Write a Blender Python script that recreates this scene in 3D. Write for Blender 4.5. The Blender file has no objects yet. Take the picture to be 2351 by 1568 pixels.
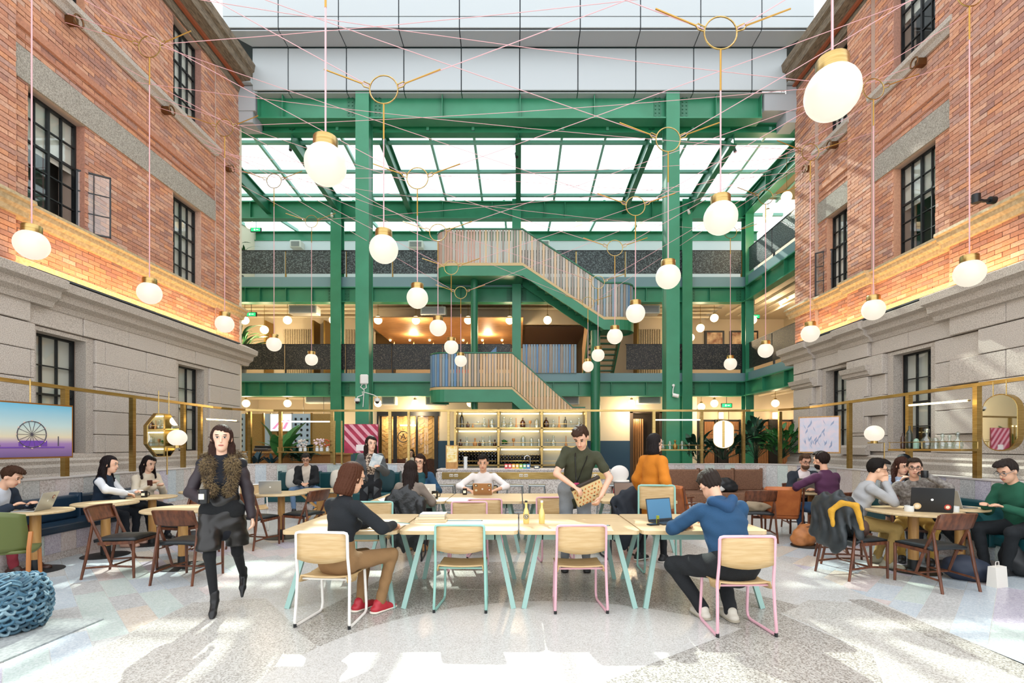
import bpy, math, random
import numpy as np
from mathutils import Vector, Matrix
RN = random.Random(11)
SC = bpy.context.scene
COL = SC.collection
# ---------------------------------------------------------------- camera, sky, sun, exposure
F, H, CX, CY = 1150.0, 1.55, 1190.0, 1020.0
cam = bpy.data.cameras.new('camera')
cam.sensor_width = 36.0
cam.lens = 36.0 * F / 2351.0
cam.shift_x = (1175.5 - CX) / 2351.0
cam.shift_y = (CY - 784.0) / 2351.0
cam.clip_start = 0.05
camo = bpy.data.objects.new('camera', cam)
camo.location = (0, 0, H)
camo.rotation_euler = (math.pi / 2, 0, 0)
COL.objects.link(camo)
SC.camera = camo
wd = bpy.data.worlds.new('sky')
SC.world = wd
wd.use_nodes = True
bg = wd.node_tree.nodes['Background']
bg.inputs[0].default_value = (0.93, 0.965, 1.0, 1)
bg.inputs[1].default_value = 1.45
sl = bpy.data.lights.new('sun', 'SUN')
sl.energy = 4.4
sl.angle = math.radians(0.6)
sl.color = (1.0, 0.95, 0.86)
so = bpy.data.objects.new('sun', sl)
so.rotation_euler = Vector((0.22, -1.0, -0.775)).to_track_quat('-Z', 'Y').to_euler()
COL.objects.link(so)
SC.view_settings.view_transform = 'Standard'
SC.view_settings.look = 'None'
SC.view_settings.gamma = 1
SC.view_settings.use_curve_mapping = False
SC.view_settings.exposure = 0.75
SC.cycles.use_denoising = True
SC.cycles.max_bounces = 5
SC.cycles.diffuse_bounces = 3
SC.cycles.glossy_bounces = 3
SC.cycles.transparent_max_bounces = 14
SC.cycles.use_adaptive_sampling = True
SC.cycles.adaptive_threshold = 0.03
SC.cycles.caustics_reflective = False
SC.cycles.caustics_refractive = False
SC.cycles.sample_clamp_indirect = 6.0

# ---------------------------------------------------------------- helpers
def px(x, y, Y):
    return Vector(((x - CX) * Y / F, Y, H + (CY - y) * Y / F))
def lin(h):
    if not isinstance(h, str):
        return tuple(h)
    h = h.lstrip('#')
    o = []
    for i in (0, 2, 4):
        c = int(h[i:i + 2], 16) / 255.0
        o.append(c / 12.92 if c <= 0.04045 else ((c + 0.055) / 1.055) ** 2.4)
    return tuple(o)
MATS = {}
def _new(name):
    m = bpy.data.materials.new(name)
    m.use_nodes = True
    nt = m.node_tree
    return m, nt, nt.nodes['Principled BSDF']
def nd(nt, typ, **kw):
    n = nt.nodes.new(typ)
    for k, v in kw.items():
        if k.startswith('i_'):
            n.inputs[k[2:].replace('_', ' ')].default_value = v
        else:
            setattr(n, k, v)
    return n
def mat(name, col, rough=0.5, metal=0.0, col2=None, ns=8.0, stretch=None, bump=0.0, bs=60.0, em=0.0, coat=0.0, detail=4.0, ramp=(0.35, 0.65)):
    if name in MATS:
        return MATS[name]
    m, nt, bs_ = _new(name)
    L = nt.links.new
    bs_.inputs['Base Color'].default_value = (*lin(col), 1)
    bs_.inputs['Roughness'].default_value = rough
    bs_.inputs['Metallic'].default_value = metal
    if coat:
        bs_.inputs['Coat Weight'].default_value = coat
    m.diffuse_color = (*lin(col), 1)
    if em:
        bs_.inputs['Emission Color'].default_value = (*lin(col), 1)
        bs_.inputs['Emission Strength'].default_value = em
    if col2 or bump:
        tc = nd(nt, 'ShaderNodeTexCoord')
        vec = tc.outputs['Object']
        if stretch:
            mp = nd(nt, 'ShaderNodeMapping')
            mp.inputs['Scale'].default_value = stretch
            L(vec, mp.inputs['Vector'])
            vec = mp.outputs['Vector']
    if col2:
        n = nd(nt, 'ShaderNodeTexNoise')
        n.inputs['Scale'].default_value = ns
        n.inputs['Detail'].default_value = detail
        L(vec, n.inputs['Vector'])
        r = nd(nt, 'ShaderNodeValToRGB')
        r.color_ramp.elements[0].position, r.color_ramp.elements[1].position = ramp
        r.color_ramp.elements[0].color = (*lin(col), 1)
        r.color_ramp.elements[1].color = (*lin(col2), 1)
        L(n.outputs['Fac'], r.inputs['Fac'])
        L(r.outputs['Color'], bs_.inputs['Base Color'])
    if bump:
        n2 = nd(nt, 'ShaderNodeTexNoise')
        n2.inputs['Scale'].default_value = bs
        n2.inputs['Detail'].default_value = 3
        L(vec, n2.inputs['Vector'])
        b = nd(nt, 'ShaderNodeBump')
        b.inputs['Strength'].default_value = bump
        b.inputs['Distance'].default_value = 0.02
        L(n2.outputs['Fac'], b.inputs['Height'])
        L(b.outputs['Normal'], bs_.inputs['Normal'])
    MATS[name] = m
    return m
def chips(name, base, chip_cols, scale=60, rough=0.3, amount=0.5):
    """terrazzo: voronoi chips of several colours in a cement base"""
    if name in MATS:
        return MATS[name]
    m, nt, b = _new(name)
    L = nt.links.new
    tc = nd(nt, 'ShaderNodeTexCoord')
    v = nd(nt, 'ShaderNodeTexVoronoi')
    v.inputs['Scale'].default_value = scale
    L(tc.outputs['Object'], v.inputs['Vector'])
    sep = nd(nt, 'ShaderNodeSeparateColor')
    L(v.outputs['Color'], sep.inputs['Color'])
    r = nd(nt, 'ShaderNodeValToRGB')
    r.color_ramp.interpolation = 'CONSTANT'
    e = r.color_ramp.elements
    e[0].position = 0
    e[0].color = (*lin(base), 1)
    e[1].position = 1 - amount
    e[1].color = (*lin(chip_cols[0]), 1)
    for i, c in enumerate(chip_cols[1:]):
        q = e.new(1 - amount + amount * (i + 1) / len(chip_cols))
        q.color = (*lin(c), 1)
    L(sep.outputs['Red'], r.inputs['Fac'])
    n = nd(nt, 'ShaderNodeTexNoise')
    n.inputs['Scale'].default_value = 1.3
    L(tc.outputs['Object'], n.inputs['Vector'])
    mx = nd(nt, 'ShaderNodeMix', data_type='RGBA', blend_type='MULTIPLY')
    mx.inputs[0].default_value = 0.18
    L(r.outputs['Color'], mx.inputs[6])
    L(n.outputs['Fac'], mx.inputs[7])
    L(mx.outputs[2], b.inputs['Base Color'])
    b.inputs['Roughness'].default_value = rough
    m.diffuse_color = (*lin(base), 1)
    MATS[name] = m
    return m
def varied(name, cols, rough=0.85, bump=0.4, ns=30.0):
    """colour picked per piece (mesh island and object), with fine grain"""
    if name in MATS:
        return MATS[name]
    m, nt, b = _new(name)
    L = nt.links.new
    g = nd(nt, 'ShaderNodeNewGeometry')
    oi = nd(nt, 'ShaderNodeObjectInfo')
    ad = nd(nt, 'ShaderNodeMath', operation='ADD')
    L(g.outputs['Random Per Island'], ad.inputs[0])
    L(oi.outputs['Random'], ad.inputs[1])
    fr = nd(nt, 'ShaderNodeMath', operation='FRACT')
    L(ad.outputs[0], fr.inputs[0])
    r = nd(nt, 'ShaderNodeValToRGB')
    e = r.color_ramp.elements
    e[0].color = (*lin(cols[0]), 1)
    e[1].color = (*lin(cols[-1]), 1)
    for i, c in enumerate(cols[1:-1]):
        q = e.new((i + 1) / (len(cols) - 1))
        q.color = (*lin(c), 1)
    L(fr.outputs[0], r.inputs['Fac'])
    n = nd(nt, 'ShaderNodeTexNoise')
    n.inputs['Scale'].default_value = ns
    n.inputs['Detail'].default_value = 5
    L(g.outputs['Position'], n.inputs['Vector'])
    mx = nd(nt, 'ShaderNodeMix', data_type='RGBA', blend_type='OVERLAY')
    mx.inputs[0].default_value = 0.38
    L(r.outputs['Color'], mx.inputs[6])
    L(n.outputs['Fac'], mx.inputs[7])
    L(mx.outputs[2], b.inputs['Base Color'])
    if bump:
        bp = nd(nt, 'ShaderNodeBump')
        bp.inputs['Strength'].default_value = bump
        bp.inputs['Distance'].default_value = 0.01
        L(n.outputs['Fac'], bp.inputs['Height'])
        L(bp.outputs['Normal'], b.inputs['Normal'])
    b.inputs['Roughness'].default_value = rough
    m.diffuse_color = (*lin(cols[0]), 1)
    MATS[name] = m
    return m
def glassmat(name, tint=(0.95, 0.98, 1.0), gloss=0.12, rough=0.02):
    if name in MATS:
        return MATS[name]
    m, nt, b = _new(name)
    L = nt.links.new
    nt.nodes.remove(b)
    t = nd(nt, 'ShaderNodeBsdfTransparent')
    t.inputs[0].default_value = (*tint, 1)
    g = nd(nt, 'ShaderNodeBsdfGlossy')
    g.inputs['Roughness'].default_value = rough
    mx = nd(nt, 'ShaderNodeMixShader')
    mx.inputs[0].default_value = gloss
    L(t.outputs[0], mx.inputs[1])
    L(g.outputs[0], mx.inputs[2])
    L(mx.outputs[0], nt.nodes['Material Output'].inputs[0])
    MATS[name] = m
    return m
class MB:
    def __init__(s):
        s.v, s.f = [], []
    def add(s, vs, fs):
        o = len(s.v)
        s.v.extend(tuple(map(float, p)) for p in vs)
        s.f.extend(tuple(i + o for i in f) for f in fs)
        return s
    def b(s, x0, x1, y0, y1, z0, z1):
        return s.add([(x0, y0, z0), (x1, y0, z0), (x1, y1, z0), (x0, y1, z0), (x0, y0, z1), (x1, y0, z1), (x1, y1, z1), (x0, y1, z1)],
                     [(0, 3, 2, 1), (4, 5, 6, 7), (0, 1, 5, 4), (1, 2, 6, 5), (2, 3, 7, 6), (3, 0, 4, 7)])
    def rb(s, x0, x1, y0, y1, z0, z1, r=0.01, M=None):
        """box with chamfered edges"""
        vs, fs = [], []
        X, Y, Z = (x0, x1), (y0, y1), (z0, z1)
        idx = {}
        for i in (0, 1):
            for j in (0, 1):
                for k in (0, 1):
                    sx, sy, sz = 1 - 2 * i, 1 - 2 * j, 1 - 2 * k
                    for a in range(3):
                        p = [X[i] + sx * r, Y[j] + sy * r, Z[k] + sz * r]
                        p[a] = (X[i], Y[j], Z[k])[a]
                        idx[i, j, k, a] = len(vs)
                        vs.append(p)
        for a in range(3):
            o = [q for q in range(3) if q != a]
            for e in (0, 1):
                q = []
                for (m, n) in ((0, 0), (1, 0), (1, 1), (0, 1)):
                    c = [0, 0, 0]
                    c[a] = e; c[o[0]] = m; c[o[1]] = n
                    q.append(idx[(*c, a)])
                flip = (e == 0) ^ (a == 1)
                fs.append(tuple(q[::-1] if flip else q))
        for a in range(3):
            o = [q for q in range(3) if q != a]
            for m in (0, 1):
                for n in (0, 1):
                    c0 = [0, 0, 0]; c1 = [0, 0, 0]
                    c1[a] = 1
                    c0[o[0]] = c1[o[0]] = m
                    c0[o[1]] = c1[o[1]] = n
                    fs.append((idx[(*c0, o[0])], idx[(*c1, o[0])], idx[(*c1, o[1])], idx[(*c0, o[1])]))
        for i in (0, 1):
            for j in (0, 1):
                for k in (0, 1):
                    fs.append((idx[i, j, k, 0], idx[i, j, k, 1], idx[i, j, k, 2]))
        if M is not None:
            vs = [M @ Vector(p) for p in vs]
        return s.add(vs, fs)
    def box(s, c, sz, M=None):
        a, b_, c_ = sz[0] / 2, sz[1] / 2, sz[2] / 2
        vs = [(i * a, j * b_, k * c_) for k in (-1, 1) for (i, j) in ((-1, -1), (1, -1), (1, 1), (-1, 1))]
        vs = [(M @ Vector(p) if M is not None else Vector(p)) + Vector(c) for p in vs]
        return s.add(vs, [(0, 3, 2, 1), (4, 5, 6, 7), (0, 1, 5, 4), (1, 2, 6, 5), (2, 3, 7, 6), (3, 0, 4, 7)])
    def bar(s, p, q, w, t, up=(0, 0, 1)):
        """rectangular bar from p to q, w across, t along up"""
        p, q = Vector(p), Vector(q)
        d = (q - p).normalized()
        x = d.cross(Vector(up))
        if x.length < 1e-4:
            x = d.cross(Vector((0, 1, 0)))
        x.normalize()
        z = x.cross(d)
        vs = []
        for e in (p, q):
            for (i, j) in ((-1, -1), (1, -1), (1, 1), (-1, 1)):
                vs.append(e + x * (i * w / 2) + z * (j * t / 2))
        return s.add(vs, [(0, 3, 2, 1), (4, 5, 6, 7), (0, 1, 5, 4), (1, 2, 6, 5), (2, 3, 7, 6), (3, 0, 4, 7)])
    def cyl(s, p, q, r0, r1=None, n=10, cap=True):
        r1 = r0 if r1 is None else r1
        p, q = Vector(p), Vector(q)
        d = (q - p).normalized()
        a = d.orthogonal().normalized()
        b_ = d.cross(a)
        vs = []
        for (e, r) in ((p, r0), (q, r1)):
            for i in range(n):
                t = 2 * math.pi * i / n
                vs.append(e + a * (r * math.cos(t)) + b_ * (r * math.sin(t)))
        fs = [(i, (i + 1) % n, n + (i + 1) % n, n + i) for i in range(n)]
        if cap:
            fs += [tuple(range(n))[::-1], tuple(range(n, 2 * n))]
        return s.add(vs, fs)
    def tube(s, path, r, n=8, closed=False, cap=True):
        P = [Vector(p) for p in path]
        m = len(P)
        rr = r if hasattr(r, '__len__') else [r] * m
        T = []
        for i in range(m):
            if closed:
                t = P[(i + 1) % m] - P[i - 1]
            else:
                t = P[min(i + 1, m - 1)] - P[max(i - 1, 0)]
            T.append(t.normalized())
        a = T[0].orthogonal().normalized()
        vs = []
        for i in range(m):
            a = (a - T[i] * a.dot(T[i])).normalized()
            b_ = T[i].cross(a)
            for j in range(n):
                t = 2 * math.pi * j / n
                vs.append(P[i] + a * (rr[i] * math.cos(t)) + b_ * (rr[i] * math.sin(t)))
        fs = []
        for i in range(m if closed else m - 1):
            k = (i + 1) % m
            for j in range(n):
                fs.append((i * n + j, i * n + (j + 1) % n, k * n + (j + 1) % n, k * n + j))
        if cap and not closed:
            fs += [tuple(range(n))[::-1], tuple(range((m - 1) * n, m * n))]
        return s.add(vs, fs)
    def lathe(s, prof, c=(0, 0, 0), n=16, cap=True):
        c = Vector(c)
        vs = []
        for (r, z) in prof:
            for i in range(n):
                t = 2 * math.pi * i / n
                vs.append(c + Vector((r * math.cos(t), r * math.sin(t), z)))
        fs = []
        for k in range(len(prof) - 1):
            for i in range(n):
                fs.append((k * n + i, k * n + (i + 1) % n, (k + 1) * n + (i + 1) % n, (k + 1) * n + i))
        if cap:
            fs += [tuple(range(n))[::-1], tuple(range((len(prof) - 1) * n, len(prof) * n))]
        return s.add(vs, fs)
    def ell(s, c, r, n=14, m=9, M=None):
        r = (r, r, r) if not hasattr(r, '__len__') else r
        c = Vector(c)
        vs = []
        for k in range(1, m):
            ph = math.pi * k / m
            for i in range(n):
                t = 2 * math.pi * i / n
                p = Vector((r[0] * math.sin(ph) * math.cos(t), r[1] * math.sin(ph) * math.sin(t), -r[2] * math.cos(ph)))
                vs.append((M @ p if M is not None else p) + c)
        b0, t0 = Vector((0, 0, -r[2])), Vector((0, 0, r[2]))
        vs += [(M @ b0 if M is not None else b0) + c, (M @ t0 if M is not None else t0) + c]
        fs = []
        for k in range(m - 2):
            for i in range(n):
                fs.append((k * n + i, k * n + (i + 1) % n, (k + 1) * n + (i + 1) % n, (k + 1) * n + i))
        B, T = (m - 1) * n, (m - 1) * n + 1
        for i in range(n):
            fs.append((B, (i + 1) % n, i))
            fs.append((T, (m - 2) * n + i, (m - 2) * n + (i + 1) % n))
        return s.add(vs, fs)
    def prism(s, poly, a0, a1, axis='z'):
        def mk(p, a):
            return (p[0], p[1], a) if axis == 'z' else ((p[0], a, p[1]) if axis == 'y' else (a, p[0], p[1]))
        n = len(poly)
        vs = [mk(p, a0) for p in poly] + [mk(p, a1) for p in poly]
        fs = [tuple(range(n))[::-1], tuple(range(n, 2 * n))] + [(i, (i + 1) % n, n + (i + 1) % n, n + i) for i in range(n)]
        return s.add(vs, fs)
    def sheet(s, grid):
        """grid of points rows x cols"""
        R_, C_ = len(grid), len(grid[0])
        vs = [p for r in grid for p in r]
        return s.add(vs, [(i * C_ + j, i * C_ + j + 1, (i + 1) * C_ + j + 1, (i + 1) * C_ + j) for i in range(R_ - 1) for j in range(C_ - 1)])
    def mesh(s, name, smooth=False):
        me = bpy.data.meshes.new(name)
        me.from_pydata(s.v, [], s.f)
        if smooth:
            me.shade_smooth()
            me.set_sharp_from_angle(angle=math.radians(42 if smooth is True else smooth))
        return me
    def build(s, name, m, parent=None, smooth=False, loc=None, solid=0):
        me = s.mesh(name, smooth)
        o = link(name, me, m, parent, loc)
        if solid:
            md = o.modifiers.new('thickness', 'SOLIDIFY')
            md.thickness = solid
            md.offset = 0
        return o
def link(name, me, m=None, parent=None, loc=None):
    o = bpy.data.objects.new(name, me)
    COL.objects.link(o)
    if m is not None and not me.materials:
        me.materials.append(m)
    if parent is not None:
        o.parent = parent
    if loc is not None:
        o.location = loc
    return o
def tag(o, label=None, cat=None, group=None, kind=None):
    if label: o['label'] = label
    if cat: o['category'] = cat
    if group: o['group'] = group
    if kind: o['kind'] = kind
    return o
def thing(name, label, cat, loc=(0, 0, 0), rz=0, group=None, kind=None):
    o = bpy.data.objects.new(name, None)
    o.empty_display_size = 0.1
    COL.objects.link(o)
    o.location = loc
    o.rotation_euler = (0, 0, rz)
    return tag(o, label, cat, group, kind)
def struct(name, mb, m, parent=None, smooth=False):
    o = mb.build(name, m, parent, smooth)
    if parent is None:
        o['kind'] = 'structure'
    return o
def kids(o):
    return KID.get(o.name, None) or [c for c in o.children]
KID = {}
def dup(root, loc, rz, label=None, scale=None, top=True, matmap=None):
    r = root.copy()
    COL.objects.link(r)
    if top:
        r.location = loc
        r.rotation_euler = (0, 0, rz)
        if label: r['label'] = label
        if scale: r.scale = scale
    for ch in [c for c in TREE.get(root.name, [])] or list(root.children):
        c = dup(ch, None, None, top=False, matmap=matmap)
        c.parent = r
    if matmap and r.type == 'MESH':
        for sl_ in r.material_slots:
            if sl_.material and sl_.material.name in matmap:
                sl_.link = 'OBJECT'
                sl_.material = matmap[sl_.material.name]
    return r
TREE = {}
D2R = math.pi / 180
ORD = ['nearest', 'second nearest', 'third nearest', 'fourth nearest', 'fifth nearest', 'sixth nearest', 'seventh nearest', 'eighth nearest', 'ninth nearest']
NTH = ['first', 'second', 'third', 'fourth', 'fifth', 'sixth', 'seventh', 'eighth', 'ninth', 'tenth', 'eleventh', 'twelfth', 'thirteenth', 'fourteenth']
def lamp(name, loc, energy, col=(1, 0.78, 0.5), r=0.12, parent=None):
    l = bpy.data.lights.new(name, 'POINT')
    l.energy = energy
    l.color = col
    l.shadow_soft_size = r
    o = bpy.data.objects.new(name, l)
    o.location = loc
    if parent is not None:
        o.parent = parent
    COL.objects.link(o)
    return o
def rect_minus(y0, y1, z0, z1, holes):
    ys = sorted({y0, y1, *[min(max(v, y0), y1) for h in holes for v in (h[0], h[1])]})
    zs = sorted({z0, z1, *[min(max(v, z0), z1) for h in holes for v in (h[2], h[3])]})
    out = []
    for i in range(len(zs) - 1):
        run = None
        for j in range(len(ys) - 1):
            cy, cz = (ys[j] + ys[j + 1]) / 2, (zs[i] + zs[i + 1]) / 2
            solid = not any(h[0] < cy < h[1] and h[2] < cz < h[3] for h in holes)
            if solid:
                run = [run[0], ys[j + 1]] if run else [ys[j], ys[j + 1]]
            if (not solid or j == len(ys) - 2) and run:
                out.append((run[0], run[1], zs[i], zs[i + 1]))
                run = None
    return out
# ---------------------------------------------------------------- materials
GREEN = mat('green paint', '#2b7a57', 0.36, col2='#318360', ns=2.0)
GREEN2 = mat('green paint satin', '#236a4b', 0.38)
SLATE = mat('slate blue paint', '#6f8f93', 0.5)
BRASS = mat('brushed brass', '#bca169', 0.3, 1.0, col2='#a88b52', ns=5, stretch=(1, 1, 14))
BRASS2 = mat('aged brass', '#9c7f48', 0.42, 1.0)
BLACK = mat('black steel', '#15181a', 0.45)
WHITE = mat('white panel', '#a9b0b2', 0.42)
CREAM = mat('cream plaster', '#d8cdb8', 0.8)
BEIGE = mat('beige wall paint', '#c6b69c', 0.8)
NAVY = mat('navy wall paint', '#1d3f58', 0.7)
OAK = mat('light oak', '#d6be97', 0.45, col2='#c8ad80', ns=3.0, stretch=(1.2, 14, 14), bump=0.03, bs=20)
OAKX = mat('oak ply', '#c8ab7e', 0.48, col2='#bb9a68', ns=4.0, stretch=(1.5, 8, 22))
WALNUT = mat('walnut', '#6f3f26', 0.4, col2='#4b2716', ns=5.0, stretch=(6, 6, 1.2))
OAKPOST = mat('oak post', '#c09356', 0.45, col2='#a97a42', ns=4.0, stretch=(6, 6, 0.8))
SEATBLK = mat('black leather', '#1f2427', 0.38, bump=0.1, bs=80)
TEAL = mat('teal powder coat', '#92c2b6', 0.4)
PINK = mat('pink powder coat', '#e0adb9', 0.4)
WHT = mat('white powder coat', '#e9e5de', 0.4)
GLASS = glassmat('clear glass', gloss=0.05)
SKYGLASS = glassmat('skylight glass', (0.9, 0.97, 0.96), 0.02)
BOTTLE = glassmat('bottle glass', (0.85, 0.92, 0.9), 0.18)
CONC = mat('concrete lintel', '#b0a99d', 0.9, col2='#807a6f', ns=55, bump=0.3, bs=90)
GRAN = mat('granite', '#cbc1b7', 0.85, col2='#a49a90', ns=95, bump=0.25, bs=120, detail=6, ramp=(0.42, 0.62))
GRAN2 = mat('granite moulding', '#c2b8ad', 0.85, col2='#9b9187', ns=80, bump=0.2, bs=120, detail=6, ramp=(0.42, 0.62))
GILT = mat('buff stone moulding', '#bda985', 0.75, col2='#a48f6b', ns=20, bump=0.15)
EAVE = mat('weathered wood eave', '#8b7c68', 0.85, col2='#5d5244', ns=7, stretch=(8, 1, 8), bump=0.3)
BRICK = varied('brick', ['#bb8266', '#c99272', '#ab745c', '#d09d80', '#9c7468', '#b97e62', '#b08a7c', '#cc8d66', '#c4a08c'])
MORTAR = mat('mortar', '#b39c8c', 0.95)
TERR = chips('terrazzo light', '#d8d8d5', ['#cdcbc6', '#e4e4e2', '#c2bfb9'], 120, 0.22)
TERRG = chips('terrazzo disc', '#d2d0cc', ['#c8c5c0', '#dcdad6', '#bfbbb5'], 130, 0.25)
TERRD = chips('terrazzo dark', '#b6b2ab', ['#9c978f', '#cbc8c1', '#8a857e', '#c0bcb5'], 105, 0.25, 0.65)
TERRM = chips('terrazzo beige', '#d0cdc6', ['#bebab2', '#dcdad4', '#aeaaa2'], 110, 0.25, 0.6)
TERRW = chips('terrazzo wall', '#d3cac6', ['#c4b8b2', '#ded8d4', '#b3a8a0'], 70, 0.6)
PASTEL = [chips('terrazzo ' + n, c, [d, e], 85, 0.3, 0.5) for n, c, d, e in (
    ('blue', '#c8d1d7', '#b9c5ce', '#d6dde1'), ('mint', '#cdd8d2', '#bfcdc6', '#d8e0dc'), ('pink', '#dacecb', '#cebfbb', '#e2d9d7'),
    ('lilac', '#c9c3cf', '#b6aebf', '#d6d1da'), ('peach', '#dacfc2', '#cdbfae', '#e4dbd0'), ('grey', '#c8c8c6', '#b4b4b2', '#d8d8d6'))]
GLOBE = mat('opal glass lit', '#fff1dc', 0.3, em=0.52)
GLOBE.node_tree.nodes['Principled BSDF'].inputs['Base Color'].default_value = (0.2, 0.19, 0.17, 1)
GLOBEW = mat('opal glass warm', '#ffdfae', 0.3, em=1.6)
TUBEL = mat('warm light tube', '#ffe2a0', 0.4, em=5.0)
CORDP = mat('pink cord', '#dba9ac', 0.7)
# ================================================================ FLOOR
fl = struct('floor', MB().b(-11, 11, -3, 26, -0.12, 0.0), TERR)
def clip(poly, a, b, c):
    """keep a*x+b*y<=c"""
    out = []
    for i in range(len(poly)):
        p, q = poly[i], poly[(i + 1) % len(poly)]
        dp, dq = a * p[0] + b * p[1] - c, a * q[0] + b * q[1] - c
        if dp <= 0: out.append(p)
        if dp * dq < 0:
            t = dp / (dp - dq)
            out.append((p[0] + (q[0] - p[0]) * t, p[1] + (q[1] - p[1]) * t))
    return out
def panel(poly, m, top, name='terrazzo_panel'):
    if len(poly) < 3: return
    ar = sum(poly[i][0] * poly[(i + 1) % len(poly)][1] - poly[(i + 1) % len(poly)][0] * poly[i][1] for i in range(len(poly)))
    if ar < 0: poly = poly[::-1]
    MB().prism(poly, -0.02, top).build(name, m, fl)
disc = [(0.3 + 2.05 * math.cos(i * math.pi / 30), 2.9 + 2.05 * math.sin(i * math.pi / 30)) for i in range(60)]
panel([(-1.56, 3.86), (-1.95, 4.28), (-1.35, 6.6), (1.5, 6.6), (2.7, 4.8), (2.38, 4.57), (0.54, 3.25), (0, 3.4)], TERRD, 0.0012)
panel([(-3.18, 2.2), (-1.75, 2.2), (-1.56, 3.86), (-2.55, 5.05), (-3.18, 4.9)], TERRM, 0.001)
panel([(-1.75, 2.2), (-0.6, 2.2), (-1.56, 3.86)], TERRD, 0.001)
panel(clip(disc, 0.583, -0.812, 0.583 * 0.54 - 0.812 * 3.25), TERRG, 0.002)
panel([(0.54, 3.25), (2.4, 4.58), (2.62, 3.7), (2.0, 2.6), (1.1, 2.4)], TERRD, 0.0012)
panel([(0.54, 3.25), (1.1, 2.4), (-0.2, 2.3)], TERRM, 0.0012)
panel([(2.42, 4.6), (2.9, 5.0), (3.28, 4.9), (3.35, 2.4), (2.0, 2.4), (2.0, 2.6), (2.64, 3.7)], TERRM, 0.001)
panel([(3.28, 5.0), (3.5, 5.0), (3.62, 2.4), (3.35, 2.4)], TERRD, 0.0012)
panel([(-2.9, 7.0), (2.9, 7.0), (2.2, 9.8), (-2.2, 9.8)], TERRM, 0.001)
def planks(side):
    X0, X1 = (-6.3, -3.2) if side < 0 else (3.55, 6.2)
    k = 0
    w = 0.24
    s2 = math.sqrt(0.5)
    u0 = -9.0
    for iu in range(110):
        u = u0 + iu * w
        v = -12 + RN.random()
        while v < 12:
            L_ = RN.uniform(0.45, 0.95)
            g = 0.003
            q = []
            for (a, b) in ((u + g, v + g), (u + w - g, v + g), (u + w - g, v + L_ - g), (u + g, v + L_ - g)):
                X, Y = (a + b) * s2, (a - b) * s2
                q.append((X if side > 0 else X, Y + 5.5))
            if side > 0:
                q = [(-p[0], p[1]) for p in q][::-1]
            v += L_
            q = clip(clip(clip(clip(q, 1, 0, X1), -1, 0, -X0), 0, 1, 8.6), 0, -1, -2.6)
            if len(q) >= 3:
                ar = abs(sum(q[i][0] * q[(i + 1) % len(q)][1] - q[(i + 1) % len(q)][0] * q[i][1] for i in range(len(q)))) / 2
                if ar > 0.004:
                    panel(q, PASTEL[RN.choice((0, 0, 1, 2, 3, 4, 5, 5))], 0.0012, 'terrazzo_plank')
                    k += 1
planks(-1)
planks(1)
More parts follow.
